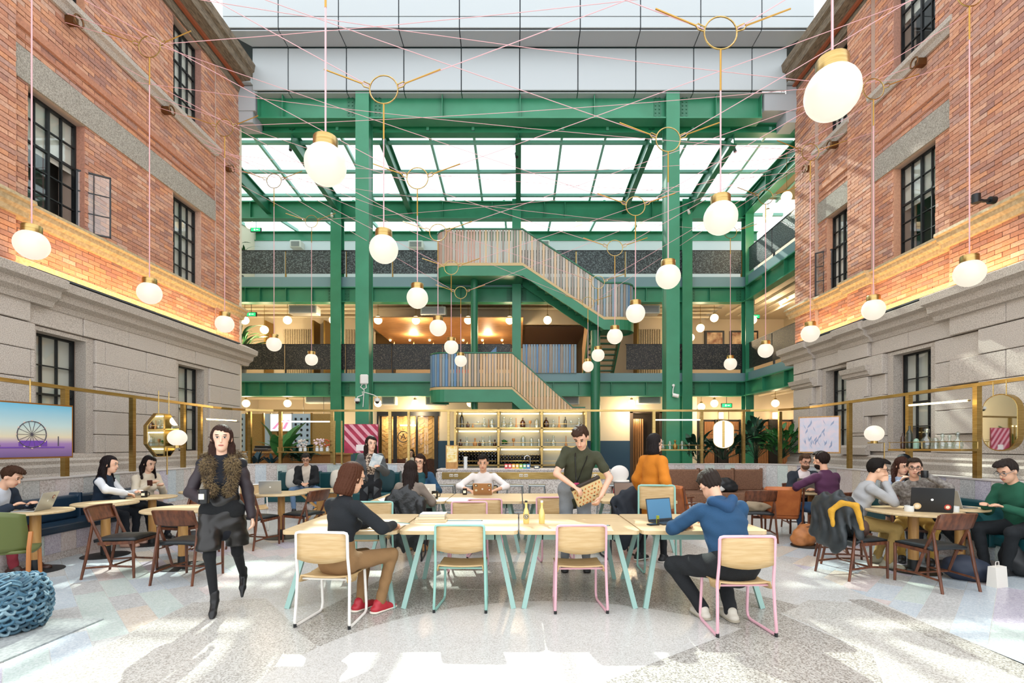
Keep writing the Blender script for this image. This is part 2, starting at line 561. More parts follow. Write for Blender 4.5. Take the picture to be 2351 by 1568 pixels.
# ================================================================ THE TWO OLD BUILDINGS
X0 = 7.4
GLASSW = glassmat('window glass', (0.96, 0.98, 0.98), 0.07)
BLIND = mat('cream window blind', '#d8d2c4', 0.8)
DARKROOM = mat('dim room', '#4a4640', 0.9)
ZU, ZT, ZL = (5.13, 6.97), (8.9, 10.75), (1.4, 3.30)
BY1 = 13.2
BY0 = 3.0
WN = [0]
def building(sg):
    side = 'left' if sg < 0 else 'right'
    def x(d):
        return sg * (X0 - d)
    def wb(mb, d0, d1, y0, y1, z0, z1):
        a, b = sorted((x(d0), x(d1)))
        return mb.b(a, b, y0, y1, z0, z1)
    if sg < 0:
        cu = [(7.55, 8.55), (10.73, 11.69), (4.4, 5.4)]
        cl = [(7.64, 8.53), (10.84, 11.74), (4.4, 5.3)]
        piers = [(BY0, 7.27, 0.10), (12.2, BY1, 0.05)]
    else:
        cu = [(8.88, 9.88), (11.2, 12.02), (4.8, 5.8)]
        cl = [(8.93, 9.84), (11.2, 11.99), (4.8, 5.7)]
        piers = [(BY0, 8.45, 0.12), (10.38, 11.1, 0.1), (12.35, BY1, 0.1)]
    hU = [(a, b, ZU[0], ZU[1]) for a, b in cu]
    hT = [(a, b, ZT[0], ZT[1]) for a, b in cu]
    hL = [(a, b, ZL[0], ZL[1]) for a, b in cl]
    holes = hU + hT + hL
    # core of the wall
    core = MB()
    for (a, b, c, d) in rect_minus(BY0, BY1, 0, 11.3, holes):
        wb(core, -0.45, -0.004, a, b, c, d)
    wall = struct('wall_' + side, core, MORTAR)
    # projecting cores of the piers
    for (a, b, d) in piers:
        mb = MB()
        for r in rect_minus(a, b, 4.2, 10.8, [h for h in hU + hT]):
            wb(mb, -0.004, d - 0.012, *r)
        mb.build('pier', MORTAR, wall)
    # bricks
    bricks = []
    BH, BL_, J = 0.066, 0.235, 0.010
    def zone(y0, y1, z0, z1, d, hl):
        row = 0
        z = z0
        while z + 0.03 < z1:
            zt = min(z + BH, z1)
            y = y0 - (BL_ + J) * (0.5 if row % 2 else 0)
            while y < y1:
                a, b = max(y, y0), min(y + BL_, y1)
                y += BL_ + J
                if b - a < 0.03: continue
                segs = [(a, b)]
                for h in hl:
                    if zt > h[2] + 0.01 and z < h[3] - 0.01:
                        ns = []
                        for (p, q) in segs:
                            if q <= h[0] or p >= h[1]: ns.append((p, q)); continue
                            if p < h[0] - 0.03: ns.append((p, h[0]))
                            if q > h[1] + 0.03: ns.append((h[1], q))
                        segs = ns
                for (p, q) in segs:
                    bricks.append((p, q, z, zt, d + RN.uniform(0.004, 0.014)))
            z += BH + J
            row += 1
    edges = sorted({BY0, BY1, *[v for p in piers for v in p[:2]]})
    for i in range(len(edges) - 1):
        m_ = (edges[i] + edges[i + 1]) / 2
        d = next((p[2] for p in piers if p[0] < m_ < p[1]), 0.0)
        zone(edges[i], edges[i + 1], 4.14, 10.82, d, hU + hT)
    def score(b):
        ym = (b[0] + b[1]) / 2
        pxx = CX + sg * (X0 - b[4]) * F / ym
        pyy = CY - (b[2] - H) * F / ym
        if not (0 < pxx < 2351 and 0 < pyy < 1568): return 0
        if b[1] - b[0] < 0.2: return 0
        return 1 / ym ** 2
    order = sorted(range(len(bricks)), key=lambda i: -score(bricks[i]))
    near = set(order[:290])
    big = MB()
    unit = {}
    for i, (a, b, c, d, dep) in enumerate(bricks):
        if i in near:
            k = (round(b - a, 2), round(d - c, 3))
            if k not in unit:
                u = MB().b(-0.03, 0.03, -(b - a) / 2, (b - a) / 2, -(d - c) / 2, (d - c) / 2)
                unit[k] = u.mesh('brick')
            link('brick', unit[k], BRICK, wall, (sg * (X0 - dep + 0.03), (a + b) / 2, (c + d) / 2))
        else:
            o = len(big.v)
            xa, xb = sg * (X0 + 0.01), sg * (X0 - dep)
            if dep > 0.04: xa = sg * (X0 - dep + 0.02)
            big.v += [(xb, a, c), (xb, b, c), (xb, b, d), (xb, a, d), (xa, a, c), (xa, b, c), (xa, b, d), (xa, a, d)]
            big.f += [(o, o + 1, o + 2, o + 3), (o, o + 4, o + 5, o + 1), (o + 1, o + 5, o + 6, o + 2), (o + 2, o + 6, o + 7, o + 3), (o + 3, o + 7, o + 4, o)]
    tag(big.build('brick_courses', BRICK, wall), kind='stuff')
    # stone blocks of the ground storey
    zc = [1.32, 1.72, 2.13, 2.54, 2.96, 3.37, 3.69]
    stonepiers = [] if sg < 0 else [(10.38, 11.1), (12.35, BY1)]
    nearp = piers[0][1] + 0.3 if sg < 0 else 8.3
    for i in range(len(zc) - 1):
        y = BY0 - (0.45 if i % 2 else 0)
        while y < BY1:
            a, b = max(y, BY0), min(y + 0.98, BY1)
            y += 0.98
            for r in rect_minus(a, b, zc[i], zc[i + 1], [(h[0] - 0.12, h[1] + 0.14, h[2], h[3] + 0.06) for h in hL]):
                if r[1] - r[0] < 0.04 or r[3] - r[2] < 0.04: continue
                ym = (r[0] + r[1]) / 2
                dd = 0.15 if (ym < nearp) else (0.15 if any(p < ym < q for p, q in stonepiers) else 0.08)
                mb = MB()
                aa, bb = sorted((x(-0.01), x(dd + RN.uniform(0, 0.008))))
                mb.rb(aa, bb, r[0] + 0.005, r[1] - 0.005, r[2] + 0.005, r[3] - 0.005, 0.008)
                mb.build('stone_block', GRAN, wall)
    # window surrounds in stone (reveal)
    for (a, b, c, d) in hL:
        mb = MB()
        wb(mb, -0.14, 0.04, a - 0.12, a + 0.006, c, d - 0.006); wb(mb, -0.14, 0.04, b - 0.006, b + 0.14, c, d - 0.006); wb(mb, -0.14, 0.045, a - 0.12, b + 0.14, d - 0.006, d + 0.06)
        mb.build('window_surround', GRAN2, wall)
    # mouldings swept along Y
    def mould(name, prof, y0, y1, m):
        p = [(x(d), z) for d, z in prof]
        MB().prism(p, y0, y1, 'y').build(name, m, wall)
    mould('plinth', [(-0.02, 0), (0.3, 0), (0.3, 1.05), (0.26, 1.1), (0.26, 1.2), (0.19, 1.24), (0.2, 1.29), (0.16, 1.33), (-0.02, 1.33)], BY0, BY1 + 0.1, GRAN2)
    def cornice(y0, y1, e):
        mould('stone_cornice', [(-0.02, 3.66), (0.10 + e, 3.66), (0.13 + e, 3.74), (0.22 + e, 3.80), (0.24 + e, 3.9), (0.34 + e, 3.94), (0.36 + e, 4.06), (0.30 + e, 4.09), (0.02, 4.22), (-0.02, 4.22)], y0, y1, GRAN2)
    if sg < 0:
        cornice(BY0, 7.75, 0.1); cornice(7.75, BY1 + 0.36, 0.0)
    else:
        cornice(BY0, 8.65, 0.12); cornice(8.65, 10.3, 0.0); cornice(10.3, 11.2, 0.07); cornice(11.2, 12.3, 0); cornice(12.3, BY1 + 0.36, 0.07)
    # frieze ledge and buff sill moulding
    mould('frieze_band', [(-0.01, 4.14), (0.05, 4.14), (0.05, 4.32), (-0.01, 4.32)], BY0, BY1, GILT)
    def sill(y0, y1, e):
        mould('sill_moulding', [(-0.01, 4.86), (0.06 + e, 4.88), (0.08 + e, 4.95), (0.14 + e, 4.99), (0.15 + e, 5.06), (0.2 + e, 5.08), (0.19 + e, 5.13), (-0.12, 5.15)], y0, y1, GILT)
    if sg < 0:
        sill(BY0, 7.4, 0.1); sill(7.4, BY1 + 0.2, 0)
    else:
        sill(BY0, 8.55, 0.12); sill(8.55, 10.3, 0); sill(10.3, 11.18, 0.1); sill(11.18, 12.28, 0); sill(12.28, BY1 + 0.2, 0.1)
    # lintel band, string courses, ledge
    runs = [(7.27, 12.2)] if sg < 0 else [(8.45, 10.38), (11.1, 12.35)]
    for (a, b) in runs:
        mould('lintel_band', [(-0.2, 6.98), (0.03, 6.98), (0.03, 7.46), (-0.2, 7.46)], a, b, CONC)
        mould('brick_string', [(-0.01, 7.72), (0.05, 7.74), (0.055, 7.84), (-0.01, 7.86)], a, b - 0.12, BRICK)
        mould('brick_string', [(-0.01, 7.56), (0.03, 7.58), (0.03, 7.62), (-0.01, 7.64)], a, b - 0.06, BRICK)
        mould('stone_ledge', [(-0.01, 8.56), (0.05, 8.56), (0.09, 8.64), (0.15, 8.68), (0.16, 8.76), (-0.01, 8.82)], a - 0.05, b + 0.05, GRAN2)
    mould('eave', [(-0.02, 10.78), (0.06, 10.78), (0.1, 10.9), (0.1, 10.98), (0.42, 11.03), (0.44, 11.2), (0.52, 11.24), (0.55, 11.42), (-0.3, 11.5)], BY0, BY1 + 0.25, EAVE)
    mould('eave_rib', [(0.12, 10.93), (0.2, 10.93), (0.2, 11.04), (0.12, 11.04)], BY0, BY1, mat('rust brick trim', '#9a5436', 0.8))
    if sg > 0:
        for (a, b) in stonepiers:
            mould('pilaster_capital', [(0.14, 2.98), (0.19, 3.0), (0.2, 3.06), (0.24, 3.08), (0.27, 3.18), (0.14, 3.2)], a - 0.06, b + 0.06, GRAN2)
            mould('pilaster_base', [(0.14, 1.33), (0.25, 1.33), (0.25, 1.48), (0.2, 1.53), (0.14, 1.53)], a - 0.05, b + 0.05, GRAN2)
            mould('recessed_panel', [(0.155, 1.8), (0.175, 1.8), (0.175, 2.7), (0.155, 2.7)], a + 0.12, b - 0.12, GRAN)
    # windows
    def window(h, cols, rows, rec, blind, split=None, open_w=None):
        WN[0] += 1
        a, b, c, d = h
        w = thing('window_%d' % WN[0], None, None, kind='structure')
        t = 0.035
        dd = -rec
        fr = MB()
        wb(fr, dd - 0.06, dd, a, a + t, c, d); wb(fr, dd - 0.06, dd, b - t, b, c, d)
        wb(fr, dd - 0.06, dd, a + t, b - t, c, c + t); wb(fr, dd - 0.06, dd, a + t, b - t, d - t, d)
        fr.build('window_frame', BLACK, w)
        ys = [a + t + (b - a - 2 * t) * i / cols for i in range(cols + 1)]
        zs = [c + t + (d - c - 2 * t) * i / rows for i in range(rows + 1)]
        for i in range(1, cols):
            k = 0.02 if (cols == 4 and i == 2) else 0.009
            wb(MB(), dd - 0.05, dd - 0.005, ys[i] - k, ys[i] + k, c + t, d - t).build('mullion', BLACK, w)
        for i in range(1, rows):
            k = 0.018 if i == split else 0.009
            wb(MB(), dd - 0.048, dd - 0.007, a + t, b - t, zs[i] - k, zs[i] + k).build('glazing_bar', BLACK, w)
        for i in range(cols):
            for j in range(rows):
                if open_w and open_w[0] <= i < open_w[1] and j < open_w[2]: continue
                wb(MB(), dd - 0.03, dd - 0.024, ys[i] + 0.01, ys[i + 1] - 0.01, zs[j] + 0.01, zs[j + 1] - 0.01).build('pane', GLASSW, w)
        if blind:
            z0 = c + (d - c) * blind[0]
            wb(MB(), dd - 0.085, dd - 0.075, a + 0.02, b - 0.02, z0, d).build('blind', BLIND, w)
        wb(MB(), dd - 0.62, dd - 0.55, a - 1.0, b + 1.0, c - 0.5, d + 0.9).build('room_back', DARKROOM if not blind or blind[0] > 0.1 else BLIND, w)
        wb(MB(), -0.4, -rec + 0.02, a + 0.004, b - 0.004, c - 0.02, c + 0.006).build('window_sill', GRAN2, w)
        if rec < 0.15:
            rv = wb(wb(MB(), -rec - 0.05, -0.002, b - 0.006, b + 0.1, c, d), -rec - 0.05, -0.002, a - 0.1, a + 0.006, c, d)
            rv.build('brick_reveal', BRICK, w)
        if open_w:      # casement leaf swung out into the courtyard
            n = open_w[1] - open_w[0]
            wd_ = ys[1] - ys[0]
            hinge = ys[open_w[3]]
            W_, H_ = n * wd_, zs[open_w[2]] - zs[0]
            m_ = MB()
            for q in ((0, 0.025), (W_ - 0.025, W_)): m_.b(-0.015, 0.015, q[0], q[1], 0, H_)
            for q in ((0, 0.025), (H_ - 0.025, H_)): m_.b(-0.015, 0.015, 0, W_, q[0], q[1])
            for i in range(1, n): m_.b(-0.01, 0.01, i * wd_ - 0.008, i * wd_ + 0.008, 0, H_)
            for j in range(1, open_w[2]): m_.b(-0.01, 0.01, 0, W_, H_ * j / open_w[2] - 0.008, H_ * j / open_w[2] + 0.008)
            leaf = m_.build('casement_leaf', BLACK, w, loc=(x(dd + 0.02), hinge, zs[0]))
            leaf.rotation_euler = (0, 0, open_w[4])
            for i in range(n):
                for j in range(open_w[2]):
                    MB().b(-0.003, 0.003, i * wd_ + 0.012, (i + 1) * wd_ - 0.012, H_ * j / open_w[2] + 0.01, H_ * (j + 1) / open_w[2] - 0.01).build('pane', GLASSW, leaf)
    for i, h in enumerate(hU):
        ow = None
        if sg < 0 and i == 0: ow = (2, 4, 3, 4, -0.9)
        if sg > 0 and i == 1: ow = (2, 4, 3, 4, 0.75)
        window(h, 4, 5, 0.14, (0.55, 1) if i == 0 else (0.0, 1), 3, ow)
    for i, h in enumerate(hT): window(h, 4, 5, 0.14, (0.0, 1) if i else (0.5, 1), 3)
    for i, h in enumerate(hL): window(h, 3, 4, 0.16, (0.0, 1) if i != 0 else (0.25, 1), 2)
    # cable anchors on the brick
    for k, (yy, zz) in enumerate([(6.2, 8.48), (8.2 if sg < 0 else 9.1, 8.48), (10.4 if sg < 0 else 11.6, 8.48), (12.6, 8.48)]):
        a_ = thing('cable_anchor', '%s bronze cable anchor ring under the stone ledge of the %s brick wall' % (ORD[k], side), 'anchor',
                   (x(0.12 if (sg > 0 and yy < 8.4) or yy < 7.2 else 0.02), yy, zz), 0, 'cable anchors on the brick walls')
        MB().b(min(0, -sg * 0.14), max(0, -sg * 0.14), -0.05, 0.05, -0.06, 0.06).build('bracket', mat('bronze', '#6e4a2a', 0.4, 0.7), a_)
        MB().tube([(-sg * 0.19, 0.085 * math.cos(t * math.pi / 8), 0.085 * math.sin(t * math.pi / 8)) for t in range(16)], 0.014, 6, True).build('ring', MATS['bronze'], a_, True)
    # warm light strip lying on the stone cornice
    st = thing('light_strip', 'dark slim uplight strip on top of the %s stone cornice' % side, 'light', (x(0.3), (BY0 + BY1) / 2 + 2, 4.1))
    MB().b(-0.03, 0.03, -(BY1 - 7.9) / 2 - 0.2, (BY1 - 7.9) / 2, 0, 0.03).build('housing', mat('dark grey housing', '#3a4248', 0.5), st)
    MB().b(-0.012, 0.012, -(BY1 - 7.9) / 2 - 0.2, (BY1 - 7.9) / 2, 0.03, 0.034).build('diffuser', mat('amber strip', '#ffc870', 0.4, em=1.5), st)
    al = bpy.data.lights.new('strip_light', 'AREA')
    al.shape = 'RECTANGLE'
    al.size, al.size_y = 0.04, BY1 - 7.6
    al.energy = 34
    al.color = (1.0, 0.6, 0.26)
    ao = bpy.data.objects.new('strip_light', al)
    ao.location = (-sg * 0.02, 0, 0.045)
    dz = -Vector((sg * 0.55, 0, 1)).normalized()
    dy = Vector((0, 1, 0))
    dx = dy.cross(dz)
    ao.rotation_euler = Matrix((dx, dy, dz)).transposed().to_euler()
    ao.parent = st
    COL.objects.link(ao)
    return wall
building(-1)
building(1)
# ================================================================ STEEL AND GLASS STRUCTURE AT THE BACK
YB = 17.3
KB = YB / F
def bx_(p): return (p - CX) * KB
def bz_(p): return H + (CY - p) * KB
def ibeam(name, label, x0, x1, y, z0, z1, fl=0.3, stiff=(), axis='x', m=None):
    m = m or GREEN
    t = thing(name, label, 'beam')
    def bb(a0, a1, c0, c1, e0, e1):
        return MB().b(a0, a1, c0, c1, e0, e1) if axis == 'x' else MB().b(c0, c1, a0, a1, e0, e1)
    tf = 0.035
    bb(x0, x1, y - 0.012, y + 0.012, z0 + tf, z1 - tf).build('web', m, t)
    bb(x0, x1, y - fl / 2, y + fl / 2, z1 - tf, z1).build('top_flange', m, t)
    bb(x0, x1, y - fl / 2, y + fl / 2, z0, z0 + tf).build('bottom_flange', m, t)
    for s in stiff:
        bb(s - 0.008, s + 0.008, y - fl / 2 + 0.01, y + fl / 2 - 0.01, z0 + tf, z1 - tf).build('stiffener', m, t)
    return t
def boltplate(t, xc, y, z0, z1):
    mb = MB()
    mb.b(xc - 0.09, xc + 0.09, y - 0.01, y, z0, z1)
    n = int((z1 - z0) / 0.09)
    o = mb.build('bolt_plate', GREEN2, t)
    mb = MB()
    for i in range(n):
        for dx in (-0.05, 0.05):
            zz = z0 + (i + 0.5) * (z1 - z0) / n
            mb.b(xc + dx - 0.014, xc + dx + 0.014, y - 0.03, y - 0.01, zz - 0.014, zz + 0.014)
    mb.build('bolt_rows', GREEN2, o)
# big front columns
FCX = (-4.09, 4.05)
YF = 13.3
for i, xc in enumerate(FCX):
    c = thing('steel_column', 'tall wide green steel column in front of the galleries, %s one' % ('left' if i == 0 else 'right'), 'column', (xc, YF, 0))
    MB().b(-0.175, 0.175, -0.19, -0.16, 0, 10.86).build('front_flange', GREEN, c)
    MB().b(-0.175, 0.175, 0.16, 0.19, 0, 10.86).build('back_flange', GREEN, c)
    MB().b(-0.165, 0.165, -0.16, 0.16, 0, 10.86).build('boxed_web', GREEN2, c)
    MB().b(-0.26, 0.26, -0.27, 0.27, 0, 0.03).build('base_plate', GREEN2, c)
# girder over the opening
g = ibeam('girder', 'long green plate girder under the white fascia', -6.85, 6.4, YF + 0.02, 10.11, 10.86, 0.36, (-6.84, -6.2, -2.0, 0.05, 2.0, 5.2, 6.39))
for xc in FCX:
    for s in (-1, 1):
        boltplate(g, xc + s * 0.36, YF - 0.0, 10.2, 10.78)
ibeam('girder', 'green purlin beam along the top edge of the skylight', -10, 10, 13.75, 10.03, 10.3, 0.25)
# balcony columns
CB = [(-6.21, 0.36), (-0.06, 0.30), (5.75, 0.34), (7.87, 0.28)]
for i, (xc, w) in enumerate(CB):
    c = thing('steel_column', 'green steel gallery column, %s from the left brick building' % NTH[i], 'column', (xc, YB - 0.1, 0))
    MB().b(-w / 2, w / 2, -0.17, -0.14, 0, 9.9).build('front_flange', GREEN, c)
    MB().b(-w / 2, w / 2, 0.14, 0.17, 0, 9.9).build('back_flange', GREEN, c)
    MB().b(-0.03, 0.03, -0.14, 0.14, 0, 9.9).build('web', GREEN2, c)
# slabs, edge beams, railings
STONEP = mat('dark flecked resin panel', '#1b2326', 0.32, col2='#6f7d7d', ns=34, bump=0.6, bs=40, detail=10, ramp=(0.47, 0.66))
STONEP2 = mat('black flecked resin panel', '#121618', 0.35, col2='#6b6254', ns=38, bump=0.6, bs=40, detail=10, ramp=(0.52, 0.68))
LEV = [('second', bz_(910), bz_(876), bz_(855), bz_(790), STONEP2), ('third', bz_(695), bz_(660), bz_(635), bz_(575), STONEP)]
XG = 7.87
for (nm, zb, zs, zt, zr, pm) in LEV:
    sl_ = struct('floor_slab_' + nm, MB().b(-11, XG, YB + 0.2, 25, zs, zt), mat('ceiling buff', '#cbbfa9', 0.85))
    struct('trim_slab_edge_' + nm, MB().b(-11, XG, YB - 0.05, YB + 0.2, zs, zt - 0.03), SLATE)
    struct('floor_gallery_' + nm, MB().b(XG + 0.2, 11.5, 11.6, 25, zs, zt), MATS['ceiling buff'])
    struct('trim_gallery_edge_' + nm, MB().b(XG - 0.05, XG + 0.2, 11.6, YB + 0.2, zs, zt - 0.03), SLATE)
    st = [-9.4, -8.9, -8.0, -7.1, -5.0, -2.0, 1.2, 2.1, 3.2, 4.4, 6.6]
    b_ = ibeam('edge_beam', 'green beam below the %s-floor gallery edge facing the courtyard' % nm, -11, XG - 0.1, YB + 0.05, zb, zs, 0.28, st)
    for (xc, w) in CB:
        for s in (-1, 1):
            if xc + s * (w / 2 + 0.1) < XG - 0.1:
                boltplate(b_, xc + s * (w / 2 + 0.1), YB + 0.04, zb + 0.06, zs - 0.06)
    ibeam('edge_beam', 'green beam below the %s-floor side gallery beyond the right brick building' % nm, 11.6, YB + 0.1, XG, zb, zs, 0.28, [12.2, 13.4, 14.6, 15.9], 'y')
    # railing of separate panels
    rl = thing('railing', 'dark flecked panel railing along the %s-floor back gallery' % nm, 'railing')
    xs = [-10.6, -8.1, -6.02, -4.7, -2.3, -0.2, 2.1, 3.85, 5.5, 7.78]
    xs = [-10.6, -8.05, -5.95, -4.35, -2.6, -0.25, 2.0, 3.7, 5.45, 7.72]
    for i in range(len(xs) - 1):
        a, b = xs[i] + 0.03, xs[i + 1] - 0.03
        if (nm == 'second' and xs[i] in (-0.25, 2.0)) or (nm == 'third' and xs[i] == -2.6): continue
        MB().b(a, b, YB - 0.02, YB + 0.01, zt + 0.1, zr - 0.02).build('panel', pm, rl)
        MB().b(xs[i + 1] - 0.02, xs[i + 1] + 0.02, YB + 0.02, YB + 0.07, zt - 0.1, zr - 0.02).build('post', BRASS2 if nm == 'third' else BLACK, rl)
    for (a, b) in (((xs[0], -0.25), (3.7, xs[-1])) if nm == 'second' else ((xs[0], -2.6), (-0.25, xs[-1]))): MB().b(a, b, YB - 0.03, YB + 0.05, zr - 0.02, zr).build('handrail', BLACK, rl)
    rl = thing('railing', 'dark flecked panel railing along the %s-floor side gallery at right' % nm, 'railing')
    ys = [11.7, 13.6, 15.5, 17.2]
    for i in range(3):
        MB().b(XG - 0.02, XG + 0.01, ys[i] + 0.03, ys[i + 1] - 0.03, zt + 0.1, zr - 0.02).build('panel', pm, rl)
        MB().b(XG + 0.02, XG + 0.07, ys[i] - 0.02, ys[i] + 0.02, zt - 0.1, zr - 0.02).build('post', BLACK, rl)
    MB().b(XG - 0.03, XG + 0.05, ys[0], ys[-1], zr - 0.02, zr).build('handrail', BLACK, rl)
# top beam and roof steel
ibeam('edge_beam', 'green beam below the lower edge of the skylight', -11, XG, YB, bz_(505), bz_(465), 0.28, [-9.2, -5.2, -2.6, -0.9, 0.9, 1.6, 4.6])
ibeam('edge_beam', 'green beam closing the right edge of the skylight', 11.6, YB, XG, bz_(505) + 0.1, bz_(465) + 0.2, 0.28, [12.4, 14, 15.7], 'y')
ibeam('edge_beam', 'green beam at the far end of the rear roof glazing', -11, 10, 21.0, 10.04, 10.44, 0.25)
sk = thing('skylight', 'sloping glass skylight on green rafters above the galleries', 'skylight')
def zsk(y): return 10.22 - (y - 13.7) * 0.07
RAF = [-8.6, -6.2, -3.72, 0.0, 3.65, 5.9, 7.87]
for xr in RAF:
    w = 0.16
    d = 0.46 if xr not in (0.0,) else 0.3
    mb = MB()
    mb.bar((xr, 13.7, zsk(13.7) - 0.02), (xr, YB, zsk(YB) - 0.02), w, 0.03)
    mb.bar((xr, 13.7, zsk(13.7) - d), (xr, YB, zsk(YB) - d), w, 0.03)
    mb.bar((xr, 13.7, zsk(13.7) - d / 2), (xr, YB, zsk(YB) - d / 2), 0.03, d)
    mb.build('rafter', GREEN2, sk)
PUR = [13.75, 14.25, 15.6, 16.9, 17.22]
GLZ = mat('pale green glazing bar', '#7fb5a6', 0.4)
allx = sorted(set([-9.8, -7.4, -4.96, -2.48, -1.24, 1.22, 2.44, 4.78, 6.9, 8.9] + RAF))
for xm in allx:
    if xm not in RAF:
        MB().bar((xm, 13.7, zsk(13.7) - 0.03), (xm, YB, zsk(YB) - 0.03), 0.07, 0.09).build('glazing_bar', GLZ, sk)
for yp in PUR[1:-1]:
    MB().b(-9.8, 8.9, yp - 0.05, yp + 0.05, zsk(yp) - 0.09, zsk(yp) - 0.01).build('purlin', GLZ, sk)
for i in range(len(allx) - 1):
    for j in range(len(PUR) - 1):
        a, b, c, d = allx[i] + 0.02, allx[i + 1] - 0.02, PUR[j], PUR[j + 1]
        MB().add([(a, c, zsk(c)), (b, c, zsk(c)), (b, d, zsk(d)), (a, d, zsk(d)), (a, c, zsk(c) + 0.012), (b, c, zsk(c) + 0.012), (b, d, zsk(d) + 0.012), (a, d, zsk(d) + 0.012)],
                 [(0, 3, 2, 1), (4, 5, 6, 7), (0, 1, 5, 4), (1, 2, 6, 5), (2, 3, 7, 6), (3, 0, 4, 7)]).build('pane', SKYGLASS, sk)
rg = thing('skylight', 'flat rear roof glazing beyond the skylight beam', 'skylight')
xs = [-11 + 1.75 * i for i in range(13)]
for i in range(12):
    MB().bar((xs[i], YB + 0.15, 10.0), (xs[i], 21, 10.5), 0.08, 0.12).build('glazing_bar', GLZ, rg)
    a, b = xs[i] + 0.05, xs[i + 1] - 0.05
    MB().add([(a, YB + 0.15, 10.06), (b, YB + 0.15, 10.06), (b, 21, 10.56), (a, 21, 10.56), (a, YB + 0.15, 10.075), (b, YB + 0.15, 10.075), (b, 21, 10.575), (a, 21, 10.575)],
             [(0, 3, 2, 1), (4, 5, 6, 7), (0, 1, 5, 4), (1, 2, 6, 5), (2, 3, 7, 6), (3, 0, 4, 7)]).build('pane', SKYGLASS, rg)
MB().b(-11, 10, 18.9, 19.0, 10.18, 10.28).build('purlin', GLZ, rg)
# white fascia of metal panels above the girder
fa = thing('trim_1', None, None, kind='structure')
yl, yu = 13.05, 12.54
lo = [-6.94] + [(p - CX) * yl / F for p in (661, 795, 927, 1059, 1193, 1327, 1460, 1593, 1727)] + [7.01]
up = [-7.4] + [(p - CX) * yu / F for p in (640, 778, 916, 1055, 1194, 1332, 1470, 1608, 1748)] + [7.4]
G = 0.012
for i in range(10):
    MB().rb(lo[i] + G, lo[i + 1] - G, yl, yl + 0.05, 10.78, 11.87, 0.01).build('fascia_panel', WHITE, fa)
    MB().b(lo[i] + G, lo[i + 1] - G, yl + 0.06, yl + 0.6, 10.74, 10.765).build('soffit_panel', WHITE, fa)
    a0, a1, b0, b1 = up[i] + G, up[i + 1] - G, lo[i] + G, lo[i + 1] - G
    MB().add([(a0, yu, 11.9), (a1, yu, 11.9), (b1, yl - 0.01, 11.9), (b0, yl - 0.01, 11.9), (a0, yu, 11.93), (a1, yu, 11.93), (b1, yl - 0.01, 11.93), (b0, yl - 0.01, 11.93)],
             [(0, 3, 2, 1), (4, 5, 6, 7), (0, 1, 5, 4), (1, 2, 6, 5), (2, 3, 7, 6), (3, 0, 4, 7)]).build('soffit_panel', mat('grey panel', '#a4a9ac', 0.5), fa)
    for (z0, z1) in ((11.95, 12.22), (12.235, 13.0), (13.015, 13.8)):
        MB().rb(up[i] + G, up[i + 1] - G, yu - 0.04, yu, z0, z1, 0.008).build('fascia_panel', WHITE, fa)
mb = MB()
mb.b(-6.9, 6.98, yl + 0.05, yl + 0.09, 10.8, 11.86).b(-7.4, 7.4, yu + 0.004, yu + 0.03, 11.95, 13.8)
mb.b(-7.4, 7.4, yu + 0.03, yl + 0.55, 11.94, 12.0)
mb.build('backing', mat('dark joint', '#2c333a', 0.8), fa)
for (a, b) in ((-7.4, -6.9), (6.45, 7.4)): MB().b(a, b, yl + 0.08, yl + 1.0, 10.3, 10.735).build('side_panel', MATS['grey panel'], fa)
for s, (a, b) in ((-1, (-7.4, -6.97)), (1, (7.03, 7.4))):
    MB().b(a, b, yl + 0.1, yl + 0.6, 10.0, 10.95).build('side_panel', MATS['grey panel'], fa)
    MB().b(a, b, yl + 0.0, yl + 0.5, 10.98, 11.25).build('side_panel', WHITE, fa)
# ================================================================ INTERIORS BEHIND THE GALLERIES
struct('wall_back', MB().b(-11, 11.5, 24.6, 24.8, 0, 10.4), BEIGE)
struct('wall_back_left', MB().b(-11.2, -11, 13.4, 24.8, 0, 10.4), CREAM)
struct('wall_back_right', MB().b(11.5, 11.7, 11.4, 24.8, 0, 10.4), BEIGE)
struct('wall_return_left', MB().b(-11.2, -7.4, 13.25, 13.4, 0, 10.5), CREAM)
struct('wall_return_right', MB().b(7.4, 11.7, 13.3, 13.4, 0, 3.2), BEIGE)
# ground-floor room fronts
YR = 18.6
def rx(p): return (p - CX) * YR / F
def rz_(p): return H + (CY - p) * YR / F
WALLC = mat('warm white plaster', '#d9cbb2', 0.8)
wf = struct('wall_front_rooms', MB().b(-11, rx(790), YR + 2.6, YR + 2.7, 0, 3.7).b(rx(790), rx(868), YR, YR + 0.1, 0, 3.7).b(rx(868), rx(1008), YR, YR + 0.1, rz_(950), 3.7).b(rx(1008), rx(1040), YR, YR + 0.1, 0, 3.7)
            .b(rx(1040), rx(1345), YR, YR + 0.1, 0, 3.7).b(rx(1345), rx(1450), YR, YR + 0.1, 0, 3.7).b(rx(1450), rx(1520), YR, YR + 0.1, rz_(947), 3.7).b(rx(1520), rx(1600), YR, YR + 0.1, 0, 3.7), WALLC)
MB().b(rx(1345), rx(1450), YR - 0.02, YR - 0.002, 0, rz_(1012)).build('dado', NAVY, wf)
MB().b(rx(790), rx(868), YR - 0.02, YR - 0.002, 0, rz_(1040)).build('dado', NAVY, wf)
MB().b(rx(1006), rx(1042), YR - 0.02, YR - 0.002, 0, rz_(1012)).build('dado', NAVY, wf)
